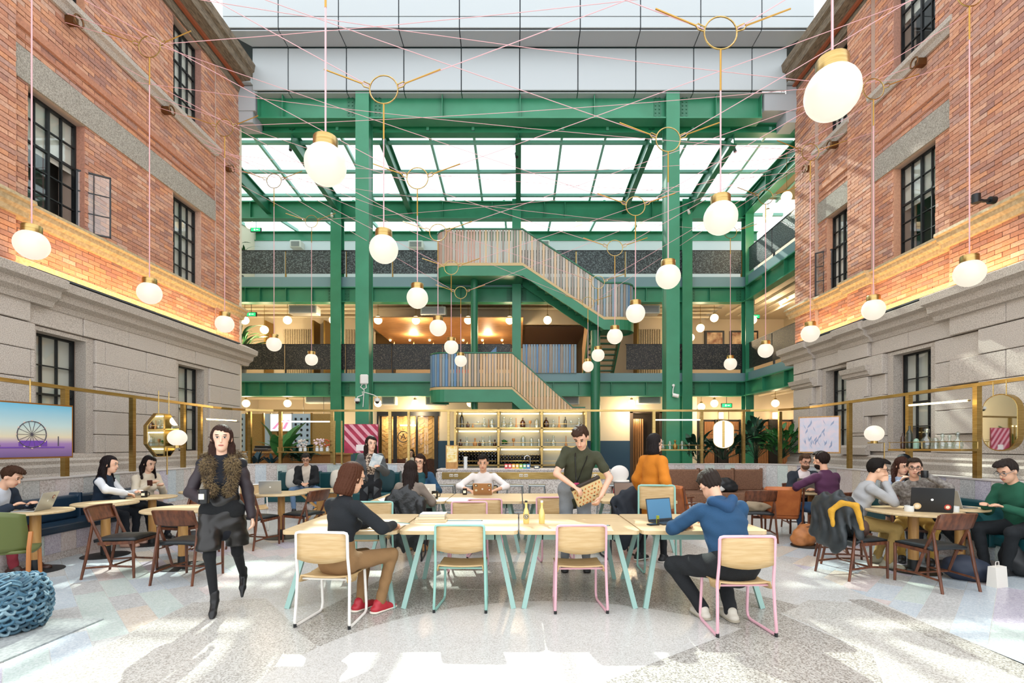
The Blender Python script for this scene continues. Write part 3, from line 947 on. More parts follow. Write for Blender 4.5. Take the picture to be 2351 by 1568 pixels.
# meeting room A with black frame and herringbone curtain
HERR = mat('herringbone wood screen', '#d0a566', 0.6, col2='#b78846', ns=9, stretch=(9, 1, 3))
mr = thing('door_1', None, None, kind='structure')
MB().b(rx(868), rx(1008), YR + 0.5, YR + 0.55, 1.0, rz_(955)).build('herringbone_screen', HERR, mr)
for i in range(14):
    for j in range(9):
        xa = rx(868) + (rx(1008) - rx(868)) * i / 14
        w = (rx(1008) - rx(868)) / 14
        z = 1.0 + j * 0.185
        MB().add([(xa + 0.01, YR + 0.48, z), (xa + w - 0.01, YR + 0.48, z + 0.13 * (1 if i % 2 else -1) * 0.6), (xa + w - 0.01, YR + 0.48, z + 0.13 * (1 if i % 2 else -1) * 0.6 + 0.11), (xa + 0.01, YR + 0.48, z + 0.11),
                  (xa + 0.01, YR + 0.5, z), (xa + w - 0.01, YR + 0.5, z + 0.13 * (1 if i % 2 else -1) * 0.6), (xa + w - 0.01, YR + 0.5, z + 0.13 * (1 if i % 2 else -1) * 0.6 + 0.11), (xa + 0.01, YR + 0.5, z + 0.11)],
                 [(0, 1, 2, 3), (0, 4, 5, 1), (1, 5, 6, 2), (2, 6, 7, 3), (3, 7, 4, 0)]).build('slat', HERR, mr)
MB().b(rx(868), rx(1008), YR + 0.45, YR + 0.6, 0, 0.98).build('brick_base', mat('dark red brickwork', '#5c2b22', 0.8, col2='#3c1d18', ns=20), mr)
fm = MB()
for p in (868, 909, 957, 1003): fm.b(rx(p) - (0.09 if p in (909, 1003) else 0.035), rx(p) + 0.04, YR - 0.04, YR + 0.04, 0, rz_(955))
fm.b(rx(866), rx(1008), YR - 0.04, YR + 0.04, rz_(955), rz_(944))
fm.build('door_frame', BLACK, mr)
for a, b in ((868, 909), (909, 957), (957, 1003)): MB().b(rx(a) + 0.06, rx(b) - 0.1, YR - 0.005, YR + 0.005, 0.02, rz_(956)).build('pane', GLASS, mr)
MB().tube([(rx(926) + 0.2 * math.cos(t * math.pi / 12), YR - 0.015, rz_(1003) + 0.2 * math.sin(t * math.pi / 12)) for t in range(24)], 0.016, 6, True).build('emblem_ring', BLACK, mr)
def text(s, size, loc, rot, m, name, parent=None, ext=0.004):
    cu = bpy.data.curves.new(name, 'FONT')
    cu.body = s
    cu.size = size
    cu.extrude = ext
    cu.align_x = 'CENTER'
    cu.align_y = 'CENTER'
    t_ = bpy.data.objects.new('tmp_text', cu)
    COL.objects.link(t_)
    bpy.context.view_layer.update()
    me = bpy.data.meshes.new_from_object(t_)
    bpy.data.objects.remove(t_)
    me.materials.clear()
    o = link(name, me, m, parent, loc)
    o.rotation_euler = rot
    return o
text('A', 0.3, (rx(926), YR - 0.015, rz_(1003)), (math.pi / 2, 0, 0), BLACK, 'letter', mr)
lamp('meeting_room_light', (rx(940), YR + 0.2, 2.35), 22, parent=mr)
lamp('meeting_room_light', (rx(885), YR + 0.2, 2.35), 12, parent=mr)
MB().b(rx(912), rx(950), YR + 0.44, YR + 0.46, rz_(977), rz_(974)).build('light_line', TUBEL, mr)
# dark doorway between rooms and door with fluted wood
dr = thing('door_2', None, None, kind='structure')
FLUTE = mat('fluted walnut', '#8a6038', 0.6)
MB().b(rx(1450), rx(1520), YR + 1.0, YR + 1.05, 0, rz_(947)).build('door_leaf', mat('dark lobby', '#2a211a', 0.8), dr)
for i in range(7): MB().cyl((rx(1453) + i * 0.085, YR + 0.6, 0), (rx(1453) + i * 0.085, YR + 0.6, rz_(960)), 0.035, n=8).build('fluted_panel', FLUTE, dr)
MB().b(rx(1446), rx(1453), YR - 0.03, YR + 0.05, 0, rz_(944)).b(rx(1515), rx(1522), YR - 0.03, YR + 0.05, 0, rz_(944)).b(rx(1446), rx(1522), YR - 0.03, YR + 0.05, rz_(948), rz_(944)).build('door_frame', mat('dark wood', '#3a2a1d', 0.6), dr)
lamp('doorway_lamp', (rx(1470), YR + 0.5, rz_(960)), 18, parent=dr)
# booths behind curtains at the right
CURT = mat('brown curtain', '#9b6a44', 0.8)
for k, p in enumerate((1632, 1690, 1760, 1815, 1870)):
    b_ = thing('curtained_booth', 'dark-framed phone booth with brown curtain behind the right low wall, %s from the left' % NTH[k], 'booth', (rx(p), YR + 0.6, 0), 0, 'curtained booths')
    MB().b(-0.42, 0.42, 0.08, 0.14, 0, 2.5).build('back_panel', mat('black booth', '#191512', 0.7), b_)
    for s in (-1, 1): MB().b(s * 0.42 - 0.03, s * 0.42 + 0.03, -0.03, 0.14, 0, 2.5).build('jamb', MATS['black booth'], b_)
    for i in range(6): MB().cyl((0.02 + i * 0.065, 0.03, 0), (0.02 + i * 0.065, 0.03, 2.42), 0.034, n=8).build('curtain_fold', CURT, b_)
    s_ = thing('wall_sconce', 'small lit square wall sconce between the curtained booths, %s from the left' % NTH[k], 'lamp', (rx(p) + 0.62, YR + 0.62, rz_(952)), 0, 'sconces between the booths')
    MB().b(-0.08, 0.08, -0.06, 0.02, -0.12, 0.12).build('shade', GLOBEW, s_)
    lamp('sconce_light', (0, -0.2, 0), 9, parent=s_)
struct('wall_booths', MB().b(rx(1600), 11.5, YR + 0.75, YR + 0.85, 0, 3.7), BEIGE)
# second-floor rooms
Y2 = 20.2
def x2(p): return (p - CX) * Y2 / F
def z2(p): return H + (CY - p) * Y2 / F
w2 = struct('wall_second_rooms', MB().b(-11, x2(860), Y2, Y2 + 0.1, 4.03, 6.97).b(x2(860), x2(1345), Y2 + 3.5, Y2 + 3.6, 4.03, 6.97).b(x2(1345), x2(1590), Y2, Y2 + 0.1, 4.03, 6.97).b(x2(1590), 11.5, Y2 + 1.5, Y2 + 1.6, 4.03, 6.97), BEIGE)
MB().b(x2(868), x2(1200), YB + 0.6, Y2 + 3.4, z2(762), z2(762) + 0.03).build('timber_soffit', mat('warm timber soffit', '#b98a56', 0.6, col2='#9b6c3c', ns=4, stretch=(1, 8, 8)), w2)
MB().b(x2(860), x2(1345), YB + 2.0, YB + 2.1, z2(757), z2(725)).build('bulkhead', BEIGE, w2)
MB().b(x2(1205), x2(1345), YB + 2.4, Y2 + 3.4, z2(757), z2(757) + 0.03).build('dark_soffit', mat('dark brown soffit', '#4a3328', 0.7), w2)
RED = mat('orange red panel', '#c8402a', 0.6)
MB().b(x2(1045), x2(1090), Y2 + 0.4, Y2 + 0.5, 4.03, z2(798)).build('red_partition', RED, w2)
PLEAT = mat('pleated screen', '#c4b496', 0.7, col2='#8f7f64', ns=12, stretch=(10, 1, 4))
for k, (a, b) in enumerate(((655, 735), (758, 765), (795, 825), (1462, 1520))):
    n = max(3, int((x2(b) - x2(a)) / 0.09))
    for i in range(n):
        xa = x2(a) + (x2(b) - x2(a)) * i / n
        MB().cyl((xa, Y2 - 0.05, 4.1), (xa, Y2 - 0.05, z2(757)), 0.04, n=6).build('pleat', PLEAT, w2)
for p in (628, 735, 760, 850, 1455): MB().b(x2(p) - 0.03, x2(p) + 0.03, Y2 - 0.7, Y2 - 0.05, 4.03, z2(745)).build('brass_partition_frame', BRASS2, w2)
pic = thing('framed_picture', 'lit framed print on the second-floor wall at right', 'picture', (x2(1672), Y2 + 1.45, z2(765)))
MB().b(-0.42, 0.42, -0.05, 0.05, -0.5, 0.42).build('frame', BLACK, pic)
MB().b(-0.33, 0.33, -0.06, -0.05, -0.42, 0.34).build('print', mat('sepia print', '#e5c9a2', 0.6, col2='#8a5a44', ns=4), pic)
pic = thing('framed_picture', 'wide dark-framed print on the second-floor wall beyond the corner column', 'picture', (x2(1745), Y2 + 1.45, z2(765)))
MB().b(-0.6, 0.6, -0.05, 0.05, -0.5, 0.42).build('frame', BLACK, pic)
MB().b(-0.53, -0.03, -0.06, -0.05, -0.42, 0.34).build('print', MATS['sepia print'], pic)
MB().b(0.03, 0.53, -0.06, -0.05, -0.42, 0.34).build('print', MATS['sepia print'], pic)
# third-floor back
struct('wall_third', MB().b(-11, 10, 20.9, 21.0, 7.34, 10.04), mat('pale grey wall', '#c6ccd0', 0.8))
struct('ceiling_gallery_top', MB().b(XG + 0.2, 11.5, 11.6, YB, 10.0, 10.15), mat('brown gallery ceiling', '#a08a6a', 0.8))
# ducts and pipes under the slabs
PIPE = mat('painted pipe', '#c2b59c', 0.6)
for lv, zc in ((0, 3.5), (1, 6.75)):
    for i in range(7):
        yy = YB + 0.6 + i * 0.42
        o = MB().cyl((-10.8, yy, zc - 0.06 * (i % 3)), (7.6, yy, zc - 0.06 * (i % 3)), 0.035 + 0.02 * (i % 2), n=8).build('ceiling_pipe', PIPE, None, True)
        tag(o, '%s painted pipe from the gallery edge under the %s-floor slab' % (NTH[i], LEV[lv][0]), 'pipe', 'ceiling pipes')
    for i in range(4):
        xx = 8.3 + i * 0.5
        o = MB().cyl((xx, 11.8, zc - 0.05), (xx, 20, zc - 0.05), 0.05, n=8).build('ceiling_pipe', PIPE, None, True)
        tag(o, '%s pipe running under the %s-floor side gallery at right' % (NTH[i], LEV[lv][0]), 'pipe', 'side gallery pipes')
ACM = mat('air conditioner grey', '#8d8f8e', 0.5)
for k, (p, y, Y, w) in enumerate(((697, 712, 17.9, 1.0), (995, 715, 17.9, 0.9), (1485, 712, 17.9, 0.9), (735, 917, 17.9, 1.0), (893, 920, 17.9, 0.5), (1000, 921, 17.9, 0.7), (1310, 920, 17.9, 0.6), (1490, 918, 17.9, 0.8), (680, 562, 20.6, 0.45), (955, 563, 20.6, 0.6), (1245, 562, 20.6, 0.6))):
    P_ = px(p, y, Y)
    where = ('third-floor wall', 'second-floor ceiling', 'ground-floor ceiling')[0 if y < 600 else (1 if y < 800 else 2)]
    a_ = thing('air_conditioner', 'grey louvred air conditioner under the %s, %s of its row from the left' % (where, NTH[[0, 1, 2, 0, 1, 2, 3, 4, 0, 1, 2][k]]), 'air conditioner', P_)
    MB().rb(-w / 2, w / 2, -0.1, 0.3, -0.14, 0.16, 0.02).build('casing', mat('air conditioner white', '#c9c7bf', 0.5), a_)
    zc_ = (3.716 if P_.z < 3.6 else (6.965 if P_.z < 6.9 else P_.z + 0.2)) - P_.z
    if zc_ > 0.2: MB().cyl((-w / 3, 0.1, 0.15), (-w / 3, 0.1, zc_), 0.012, n=5).cyl((w / 3, 0.1, 0.15), (w / 3, 0.1, zc_), 0.012, n=5).build('hanger_rod', PIPE, a_)
    for i in range(5): MB().b(-w / 2 + 0.06, w / 2 - 0.06, -0.12, -0.1, -0.09 + i * 0.042, -0.065 + i * 0.042).build('louvre', ACM, a_)
def exit_sign(P_, label):
    e = thing('exit_sign', label, 'sign', P_)
    MB().rb(-0.2, 0.2, -0.03, 0.03, -0.08, 0.08, 0.01).build('housing', BLACK, e)
    zc_ = (3.716 if P_.z < 3.6 else (6.965 if P_.z < 6.9 else 10.2)) - P_.z
    MB().cyl((0, 0, 0.07), (0, 0, zc_), 0.01, n=5).build('stem', BLACK, e)
    MB().b(-0.17, 0.17, -0.036, -0.03, -0.06, 0.06).build('lit_face', mat('green lit sign', '#1fae62', 0.4, em=1.2), e)
    MB().b(-0.06, -0.02, -0.04, -0.036, -0.03, 0.03).b(0.02, 0.1, -0.04, -0.036, -0.008, 0.012).build('arrow', mat('sign white', '#d8ffe6', 0.4, em=1.5), e)
exit_sign(px(1668, 931, 18.2), 'green lit exit sign hanging under the ground-floor ceiling at right')
exit_sign(px(1732, 727, 18.6), 'green lit exit sign on the second floor beyond the corner column')
exit_sign(px(577, 722, 18.0), 'green lit exit sign on the second floor by the left brick building')
exit_sign(px(588, 528, 18.5), 'green lit exit sign under the rear roof glazing at left')
# interior globe lamps
IG = MB().ell((0, 0, 0), 0.15, 14, 10).mesh('globe', True)
def iglobe(P_, label, grp, drop, light=0, rr=1.0):
    drop = (3.72 if P_.z < 3.6 else (6.97 if P_.z < 6.9 else (10.0 if P_.x > 7 else 10.02 + (P_.y - 17.45) * 0.141))) - P_.z
    t = thing('globe_lamp', label, 'lamp', P_, 0, grp)
    o = link('globe', IG, GLOBEW, t)
    o.scale = (rr, rr, rr)
    MB().cyl((0, 0, 0.14), (0, 0, 0.18), 0.05, n=8).cyl((0, 0, 0.18), (0, 0, drop), 0.008, n=5).build('stem', BRASS2, t)
    if light: lamp('globe_light', (0, 0, -0.3), light, parent=t)
for i, p in enumerate((562, 660, 765, 868, 955, 1075, 1170, 1257)):
    iglobe(px(p, 735, 18.1), 'warm globe lamp under the second-floor gallery ceiling, %s from the left' % NTH[i], 'second-floor globe lamps', 0.5, 55 if i % 2 == 0 else 0)
for i, (p, y) in enumerate(((607, 757), (1608, 753), (1640, 730), (1585, 775), (1798, 693), (1728, 735))):
    iglobe(px(p, y, 18.6), 'warm globe lamp deep in the second-floor rooms, %s from the left' % NTH[[0, 2, 3, 1, 5, 4][i]], 'second-floor inner globes', 0.5, 60 if i in (0, 1, 4) else 0)
for i, p in enumerate((565, 660, 868, 953, 1080, 1450, 1610, 1640, 1780)):
    iglobe(px(p, 926 if i not in (6,) else 934, 18.0), 'warm globe lamp under the ground-floor ceiling, %s from the left' % NTH[i], 'ground-floor globe lamps', 0.35, 50 if i in (0, 1, 3, 5, 7) else 0, 0.9)
for i, p in enumerate((573, 727, 877, 1032, 1203, 1329, 1472, 1608)):
    iglobe(px(p, 516, 18.6), 'white globe lamp under the rear roof glazing, %s from the left' % NTH[i], 'rear roof globe lamps', 0.35)
for i, (p, y) in enumerate(((1763, 492), (1806, 452))):
    iglobe(px(p, y, 16 - i * 1.5), 'warm globe lamp in the top side gallery at right, %s one' % ('far', 'near')[i], 'side gallery globes', 0.4, 25)
# little filament spots in the timber soffit
BULB = mat('filament bulb', '#ffd28a', 0.4, em=12)
k = 0
for c, (p0, p1) in enumerate(((887, 905), (932, 950), (978, 995), (1055, 1072), (1105, 1110), (1150, 1155))):
    for r in range(3):
        P_ = px(p0 + (p1 - p0) * r / 2, 770 + r * 11, Y2 + 2.4 - r * 0.9)
        s_ = thing('bulb_lamp', 'bare filament bulb under the timber soffit, column %s from the left, %s of three' % (NTH[c], ('top', 'middle', 'bottom')[r]), 'lamp', P_, 0, 'filament bulbs')
        MB().ell((0, 0, 0), 0.05, 8, 6).build('bulb', BULB, s_)
        MB().cyl((0, 0, 0.04), (0, 0, 0.12), 0.02, n=6).build('socket', BRASS2, s_)
lamp('soffit_glow', px(950, 775, Y2 + 0.5), 60)
lamp('soffit_glow', px(1120, 775, Y2 + 0.5), 60)
# ================================================================ STAIRCASE
stc = thing('staircase', 'green steel staircase with timber slat balustrades winding up through the galleries', 'staircase')
SW = [mat('slat ' + n, c, 0.6, col2=c2, ns=3, stretch=(6, 6, 0.6)) for n, c, c2 in (
    ('rose', '#c8a697', '#b8917f'), ('sand', '#d6bb9b', '#c8a985'), ('pale grey', '#c3bcb2', '#aea69b'), ('grey blue', '#8ea0ab', '#7a8e9b'), ('blue', '#6c91b4', '#5a80a6'), ('taupe', '#a2978c', '#8c8277'), ('timber', '#d2ae84', '#bf976b'))]
SY0, SY1 = 16.1, 17.15
def stadium(x0, x1, left, right, y0=SY0, y1=SY1):
    """platform outline with round ends"""
    r = (y1 - y0) / 2
    P_ = []
    if right:
        P_ += [(x1 - r + r * math.sin(t * math.pi / 12), (y0 + y1) / 2 - r * math.cos(t * math.pi / 12)) for t in range(13)]
    else: P_ += [(x1, y0), (x1, y1)]
    if left:
        P_ += [(x0 + r - r * math.sin(t * math.pi / 12), (y0 + y1) / 2 + r * math.cos(t * math.pi / 12)) for t in range(13)]
    else: P_ += [(x0, y1), (x0, y0)]
    return P_
def slats_along(path, zf, hgt, pick, par, w=0.075, gap=0.018):
    """upright slats along a plan path; zf(s) is the foot height"""
    P_ = [Vector((*p, 0)) for p in path]
    cum = [0]
    for i in range(len(P_) - 1): cum.append(cum[-1] + (P_[i + 1] - P_[i]).length)
    s = w / 2
    cache = {}
    k = 0
    while s < cum[-1]:
        i = max(j for j in range(len(cum) - 1) if cum[j] <= s)
        t = (s - cum[i]) / max(1e-6, cum[i + 1] - cum[i])
        p = P_[i].lerp(P_[i + 1], t)
        d = (P_[i + 1] - P_[i]).normalized()
        o = link('slat', slat_mesh(w, hgt, zf(s + w / 2) - zf(s - w / 2)), None, par, (p.x, p.y, zf(s)))
        o.rotation_euler = (0, 0, math.atan2(d.y, d.x))
        if not o.data.materials: o.data.materials.append(SW[0])
        o.material_slots[0].link = 'OBJECT'
        o.material_slots[0].material = pick(s / cum[-1], k)
        s += w + gap
        k += 1
SLM = {}
def slat_mesh(w, h, dz):
    key = (w, h, round(dz, 3))
    if key not in SLM:
        a = dz / 2
        SLM[key] = MB().add([(-w / 2, -0.014, -a), (w / 2, -0.014, a), (w / 2, 0.014, a), (-w / 2, 0.014, -a), (-w / 2, -0.014, h - a), (w / 2, -0.014, h + a), (w / 2, 0.014, h + a), (-w / 2, 0.014, h - a)],
                            [(0, 3, 2, 1), (4, 5, 6, 7), (0, 1, 5, 4), (1, 2, 6, 5), (2, 3, 7, 6), (3, 0, 4, 7)]).mesh('slat')
    return SLM[key]
def rim(path, zf, z0, z1, m, name, wdt=0.05):
    """ribbon wall of height z0..z1 above zf following path"""
    mb = MB()
    cum = 0
    V = []
    for i, p in enumerate(path):
        if i: cum += math.dist(p, path[i - 1])
        a, b = path[max(i - 1, 0)], path[min(i + 1, len(path) - 1)]
        d = Vector((b[0] - a[0], b[1] - a[1])).normalized()
        n = Vector((d.y, -d.x)) * wdt / 2
        z = zf(cum)
        V.append([(p[0] + n.x, p[1] + n.y, z + z0), (p[0] - n.x, p[1] - n.y, z + z0), (p[0] - n.x, p[1] - n.y, z + z1), (p[0] + n.x, p[1] + n.y, z + z1)])
    vs = [v for r in V for v in r]
    fs = [(0, 1, 2, 3), tuple(len(vs) - 4 + j for j in (3, 2, 1, 0))]
    for i in range(len(V) - 1):
        for j in range(4): fs.append((i * 4 + j, i * 4 + (j + 1) % 4, i * 4 + 4 + (j + 1) % 4, i * 4 + 4 + j))
    return mb.add(vs, fs).build(name, m, stc)
TRIM = mat('pale timber trim', '#c9ad7c', 0.5)
rr = (SY1 - SY0) / 2
# upper platform, flight and landing seen from the courtyard
UZ, MZ, LZ = 7.34, 5.61, 3.37
MB().prism(stadium(-2.66, 0.14, True, False), UZ - 0.34, UZ - 0.06).build('platform', GREEN2, stc)
MB().prism(stadium(2.75, 3.78, False, True), MZ - 0.34, MZ - 0.06).build('platform', GREEN2, stc)
MB().prism(stadium(-2.9, -0.2, True, False), LZ - 0.40, LZ - 0.06).build('platform', GREEN2, stc)
arcL = lambda x0: [(x0 + rr - rr * math.sin(t * math.pi / 12), (SY0 + SY1) / 2 + rr * math.cos(t * math.pi / 12)) for t in range(13)]
arcR = lambda x1: [(x1 - rr + rr * math.sin(t * math.pi / 12), (SY0 + SY1) / 2 - rr * math.cos(t * math.pi / 12)) for t in range(13)]
def mkpath(pts):
    """front path with evenly subdivided straight runs"""
    out = []
    for i in range(len(pts) - 1):
        n = max(1, int(math.dist(pts[i], pts[i + 1]) / 0.3))
        for j in range(n): out.append((pts[i][0] + (pts[i + 1][0] - pts[i][0]) * j / n, pts[i][1] + (pts[i + 1][1] - pts[i][1]) * j / n))
    return out + [pts[-1]]
arc1 = arcL(-2.66)
up_path = [(0.14, SY1)][:0] + arc1[::-1][::-1]
front = arc1 + [(0.14, SY0)]
la = sum(math.dist(arc1[i], arc1[i + 1]) for i in range(12)) + math.dist(arc1[-1], (0.14, SY0))
fl_run = 2.61
full = mkpath(front + [(2.75, SY0)] + arcR(3.78))
def zfu(s):
    if s < la: return UZ
    if s < la + fl_run: return UZ - (UZ - MZ) * (s - la) / fl_run
    return MZ
slats_along(full, lambda s: zfu(s) + 0.04, 1.05, lambda t, k: SW[(0, 0, 2, 0)[k % 4]] if t < 0.3 else (SW[(2, 1, 2, 5)[k % 4]] if t < 0.72 else (SW[(5, 3, 2)[k % 3]] if t < 0.82 else SW[(3, 4, 5)[k % 3]])), stc)
rim(full, zfu, -0.38, -0.06, GREEN, 'stringer', 0.06)
rim(full, zfu, -0.06, 0.03, TRIM, 'timber_edge', 0.08)
rim(full, zfu, 1.1, 1.15, GREEN2, 'handrail', 0.06)
lbk = [(-1.9, SY1), (0.14, SY1), (2.75, SY1)]
rim(mkpath([(0.14, SY1), (2.75, SY1)]), lambda s: UZ - (UZ - MZ) * s / fl_run, -0.38, -0.06, GREEN, 'stringer', 0.06)
for i in range(10):
    xt = 0.14 + fl_run * (i + 0.5) / 10
    zt = UZ - (UZ - MZ) * (i + 0.8) / 10
    MB().b(xt - 0.15, xt + 0.15, SY0 + 0.04, SY1 - 0.04, zt - 0.05, zt - 0.01).b(xt - 0.15, xt - 0.135, SY0 + 0.04, SY1 - 0.04, zt - 0.01, zt + 0.15).build('tread', GREEN2, stc)
# flight from the landing back down to the second floor
for i in range(9):
    yy = SY1 + 0.05 + i * 0.17
    zt = MZ - (i + 1) * (MZ - 4.03) / 9.5
    MB().b(2.45, 3.45, yy, yy + 0.22, zt - 0.04, zt).build('tread', GREEN2, stc)
for xx in (2.42, 3.48):
    MB().bar((xx, SY1 - 0.1, MZ - 0.25), (xx, SY1 + 1.75, 3.95), 0.05, 0.34).build('stringer', GREEN2, stc)
slats_along([(2.4, SY1 + 0.1), (2.4, SY1 + 1.6)], lambda s: MZ - 0.1 - s * 0.95, 1.05, lambda t, k: SW[6], stc)
# second-floor guard between stair and column
gl = mkpath([(0.15, YB - 0.1), (2.0, YB - 0.1)])
slats_along(gl, lambda s: 4.0, 0.98, lambda t, k: SW[(3, 4, 5, 3)[k % 4]], stc)
# lower drum and flight to the ground
arc2 = arcL(-2.9)
la2 = sum(math.dist(arc2[i], arc2[i + 1]) for i in range(12)) + math.dist(arc2[-1], (-0.2, SY0))
full2 = mkpath(arc2 + [(-0.2, SY0), (1.75, SY0), (2.15, SY0)])
def zfl(s): return LZ if s < la2 else max(LZ - 1.95 * 0.9, LZ - (s - la2) * 0.9)
slats_along(full2, lambda s: zfl(s) + 0.04, 1.05, lambda t, k: SW[(4, 4, 3)[k % 3]] if t < 0.22 else (SW[(4, 5, 3)[k % 3]] if t < 0.36 else (SW[(1, 5)[k % 2]] if t < 0.45 else SW[(6, 1)[k % 2]])), stc)
rim(full2, zfl, -0.46, -0.06, GREEN, 'stringer', 0.06)
rim(full2, zfl, -0.06, 0.02, TRIM, 'timber_edge', 0.07)
rim(full2, zfl, 1.1, 1.14, GREEN2, 'handrail', 0.05)
MB().b(1.75, 2.2, SY0, SY1, LZ - 1.95 * 0.9 - 0.3, LZ - 1.95 * 0.9).build('platform', GREEN2, stc)
for i in range(8): MB().b(1.2, 2.1, SY1 + i * 0.1, SY1 + 0.12 + i * 0.1, 0, 1.4 - i * 0.18).build('tread', GREEN2, stc)
rim(mkpath([(-0.2, SY1), (1.75, SY1)]), lambda s: max(0.0, LZ - s * 0.9), -0.46, -0.06, GREEN, 'stringer', 0.06)
for i in range(10):
    s = 1.95 * (i + 0.5) / 10
    zt = LZ - s * 0.9
    MB().b(-0.2 + s - 0.12, -0.2 + s + 0.12, SY0 + 0.04, SY1 - 0.04, zt - 0.03, zt).build('tread', GREEN2, stc)
MB().cyl((-1.46, 16.62, 0), (-1.46, 16.62, UZ - 0.3), 0.12, n=18).build('round_post', GREEN2, stc, True)
MB().cyl((2.56, 16.62, 0), (2.56, 16.62, MZ - 0.3), 0.16, n=18).build('round_post', GREEN2, stc, True)
mb = MB()
mb.add([(-1.15, 17.2, 4.0), (-0.75, 17.2, 4.0), (-0.75, 17.2, 4.9), (-1.15, 17.2, 4.55), (-1.15, 17.26, 4.0), (-0.75, 17.26, 4.0), (-0.75, 17.26, 4.9), (-1.15, 17.26, 4.55)], [(0, 3, 2, 1), (4, 5, 6, 7), (0, 1, 5, 4), (1, 2, 6, 5), (2, 3, 7, 6), (3, 0, 4, 7)])
mb.build('side_guard', SW[4], stc)
# ================================================================ COURTYARD GLOBE PENDANTS AND CABLES
GD = 0.34
GM = MB().ell((0, 0, 0), GD / 2, 24, 16).mesh('globe', True)
CAPM = MB().lathe([(0.075, 0.13), (0.095, 0.13), (0.1, 0.135), (0.1, 0.215), (0.095, 0.225), (0.02, 0.23)], n=20).mesh('brass_cap', True)
GOLD = mat('gold cord', '#b98f45', 0.4, 0.8)
ROWS = [('left wall', -5.78, [5.95, 7.85, 9.86, 11.85, 14.0], 3.92, 7.78, 0),
        ('centre-left', -1.62, [4.21, 6.03, 8.04, 10.1, 12.1, 14.1], 3.9, 5.82, 1),
        ('centre-right', 2.1, [3.35, 5.2, 7.02, 8.98, 10.9, 13.2, 15.1], 3.9, 5.82, 1),
        ('right wall', 5.8, [6.44, 8.18, 9.95, 11.75, 13.7], 3.75, 7.35, 0)]
def cable(p, q, label, sag=0.02):
    n = 7
    p, q = Vector(p), Vector(q)
    pts = [p.lerp(q, i / n) + Vector((0, 0, -sag * 4 * (i / n) * (1 - i / n))) for i in range(n + 1)]
    o = MB().tube(pts, 0.005, 5).build('suspension_cable', CORDP, None, True)
    tag(o, label, 'cable', 'pink suspension cables')
for (rn, X, YS, Z, ZR, cen) in ROWS:
    for i, Y in enumerate(YS):
        t = thing('globe_pendant', 'opal globe pendant with brass cap, %s in the %s row' % (ORD[i], rn), 'pendant lamp', (X, Y, Z), 0, 'globe pendants of the %s row' % rn)
        link('globe', GM, GLOBE, t)
        link('brass_cap', CAPM, BRASS, t)
        zr = ZR - Z
        MB().cyl((0, 0, 0.22), (0, 0, zr - 0.6), 0.008, n=6).build('cord', CORDP, t)
        MB().cyl((0, 0, zr - 0.6), (0, 0, zr - 0.17), 0.01, n=6).build('cord_sleeve', GOLD, t)
        MB().tube([(0.17 * math.cos(a * math.pi / 14), 0, zr + 0.17 * math.sin(a * math.pi / 14)) for a in range(28)], 0.0085, 6, True).build('ring', BRASS, t, True)
        for s in (-1, 1):
            c = Vector((s * 0.17, 0, zr + 0.04))
            d = Vector((s, -0.12, 0.3)).normalized()
            MB().tube([c + d * 0.0 + Vector((0, 0, 0.025)), c + d * 0.07 + Vector((0, 0, 0.03)), c + d * 0.1, c + d * 0.07 - Vector((0, 0, 0.03)), c - Vector((0, 0, 0.025))], 0.008, 5, True).build('carabiner', BRASS, t, True)
            MB().cyl(c + d * 0.09, c + d * 0.55, 0.009, n=5).build('cable_sleeve', GOLD, t)
        yl_ = min(Y - 0.9, 11.6)
        if cen:
            for s, nm in ((-1, 'left'), (1, 'right')):
                a = Vector((X + s * 0.17, Y, ZR + 0.04))
                b = Vector((s * 7.28, max(yl_, 3.2), 8.5))
                cable(a, b, 'pink cable from %s brick wall to %s ring of %s row' % (nm, ORD[i], rn), 0.03)
        else:
            s = -1 if X < 0 else 1
            cable((X + s * 0.17, Y, ZR + 0.04), (s * 7.28, min(Y + 0.2, 13.0), ZR + 0.55), 'short pink cable tying %s ring of %s row to its wall' % (ORD[i], rn), 0.0)
            cable((X - s * 0.17, Y, ZR + 0.04), (-s * 7.28, min(max(Y - 1.4 + 0.5 * i, 4), 12.6), 8.45), 'long pink cable crossing the courtyard from %s ring of %s row' % (ORD[i], rn), 0.12)
# ================================================================ LOW WALLS, BRASS FRAMES
ZW, ZF = 1.05, 2.42
def arcpts(cx, cy, r, a0, a1, n=8):
    return [(cx + r * math.cos(D2R * (a0 + (a1 - a0) * i / n)), cy + r * math.sin(D2R * (a0 + (a1 - a0) * i / n))) for i in range(n + 1)]
LPATH = [(-6.5, 3.0), (-6.9, 11.4)] + arcpts(-6.0, 11.6, 0.9, 180, 90) + [(-2.77, 12.5)]
RPATH = [(3.4, 12.5)] + arcpts(5.7, 11.6, 0.9, 90, 0) + [(6.6, 11.4), (6.3, 3.0)]
def resample(path, step):
    out = [path[0]]
    acc = 0
    for i in range(len(path) - 1):
        a, b = Vector(path[i]), Vector(path[i + 1])
        L_ = (b - a).length
        d = step - acc
        while d <= L_:
            out.append(tuple(a.lerp(b, d / L_)))
            d += step
        acc = L_ - (d - step)
    out.append(path[-1])
    return out
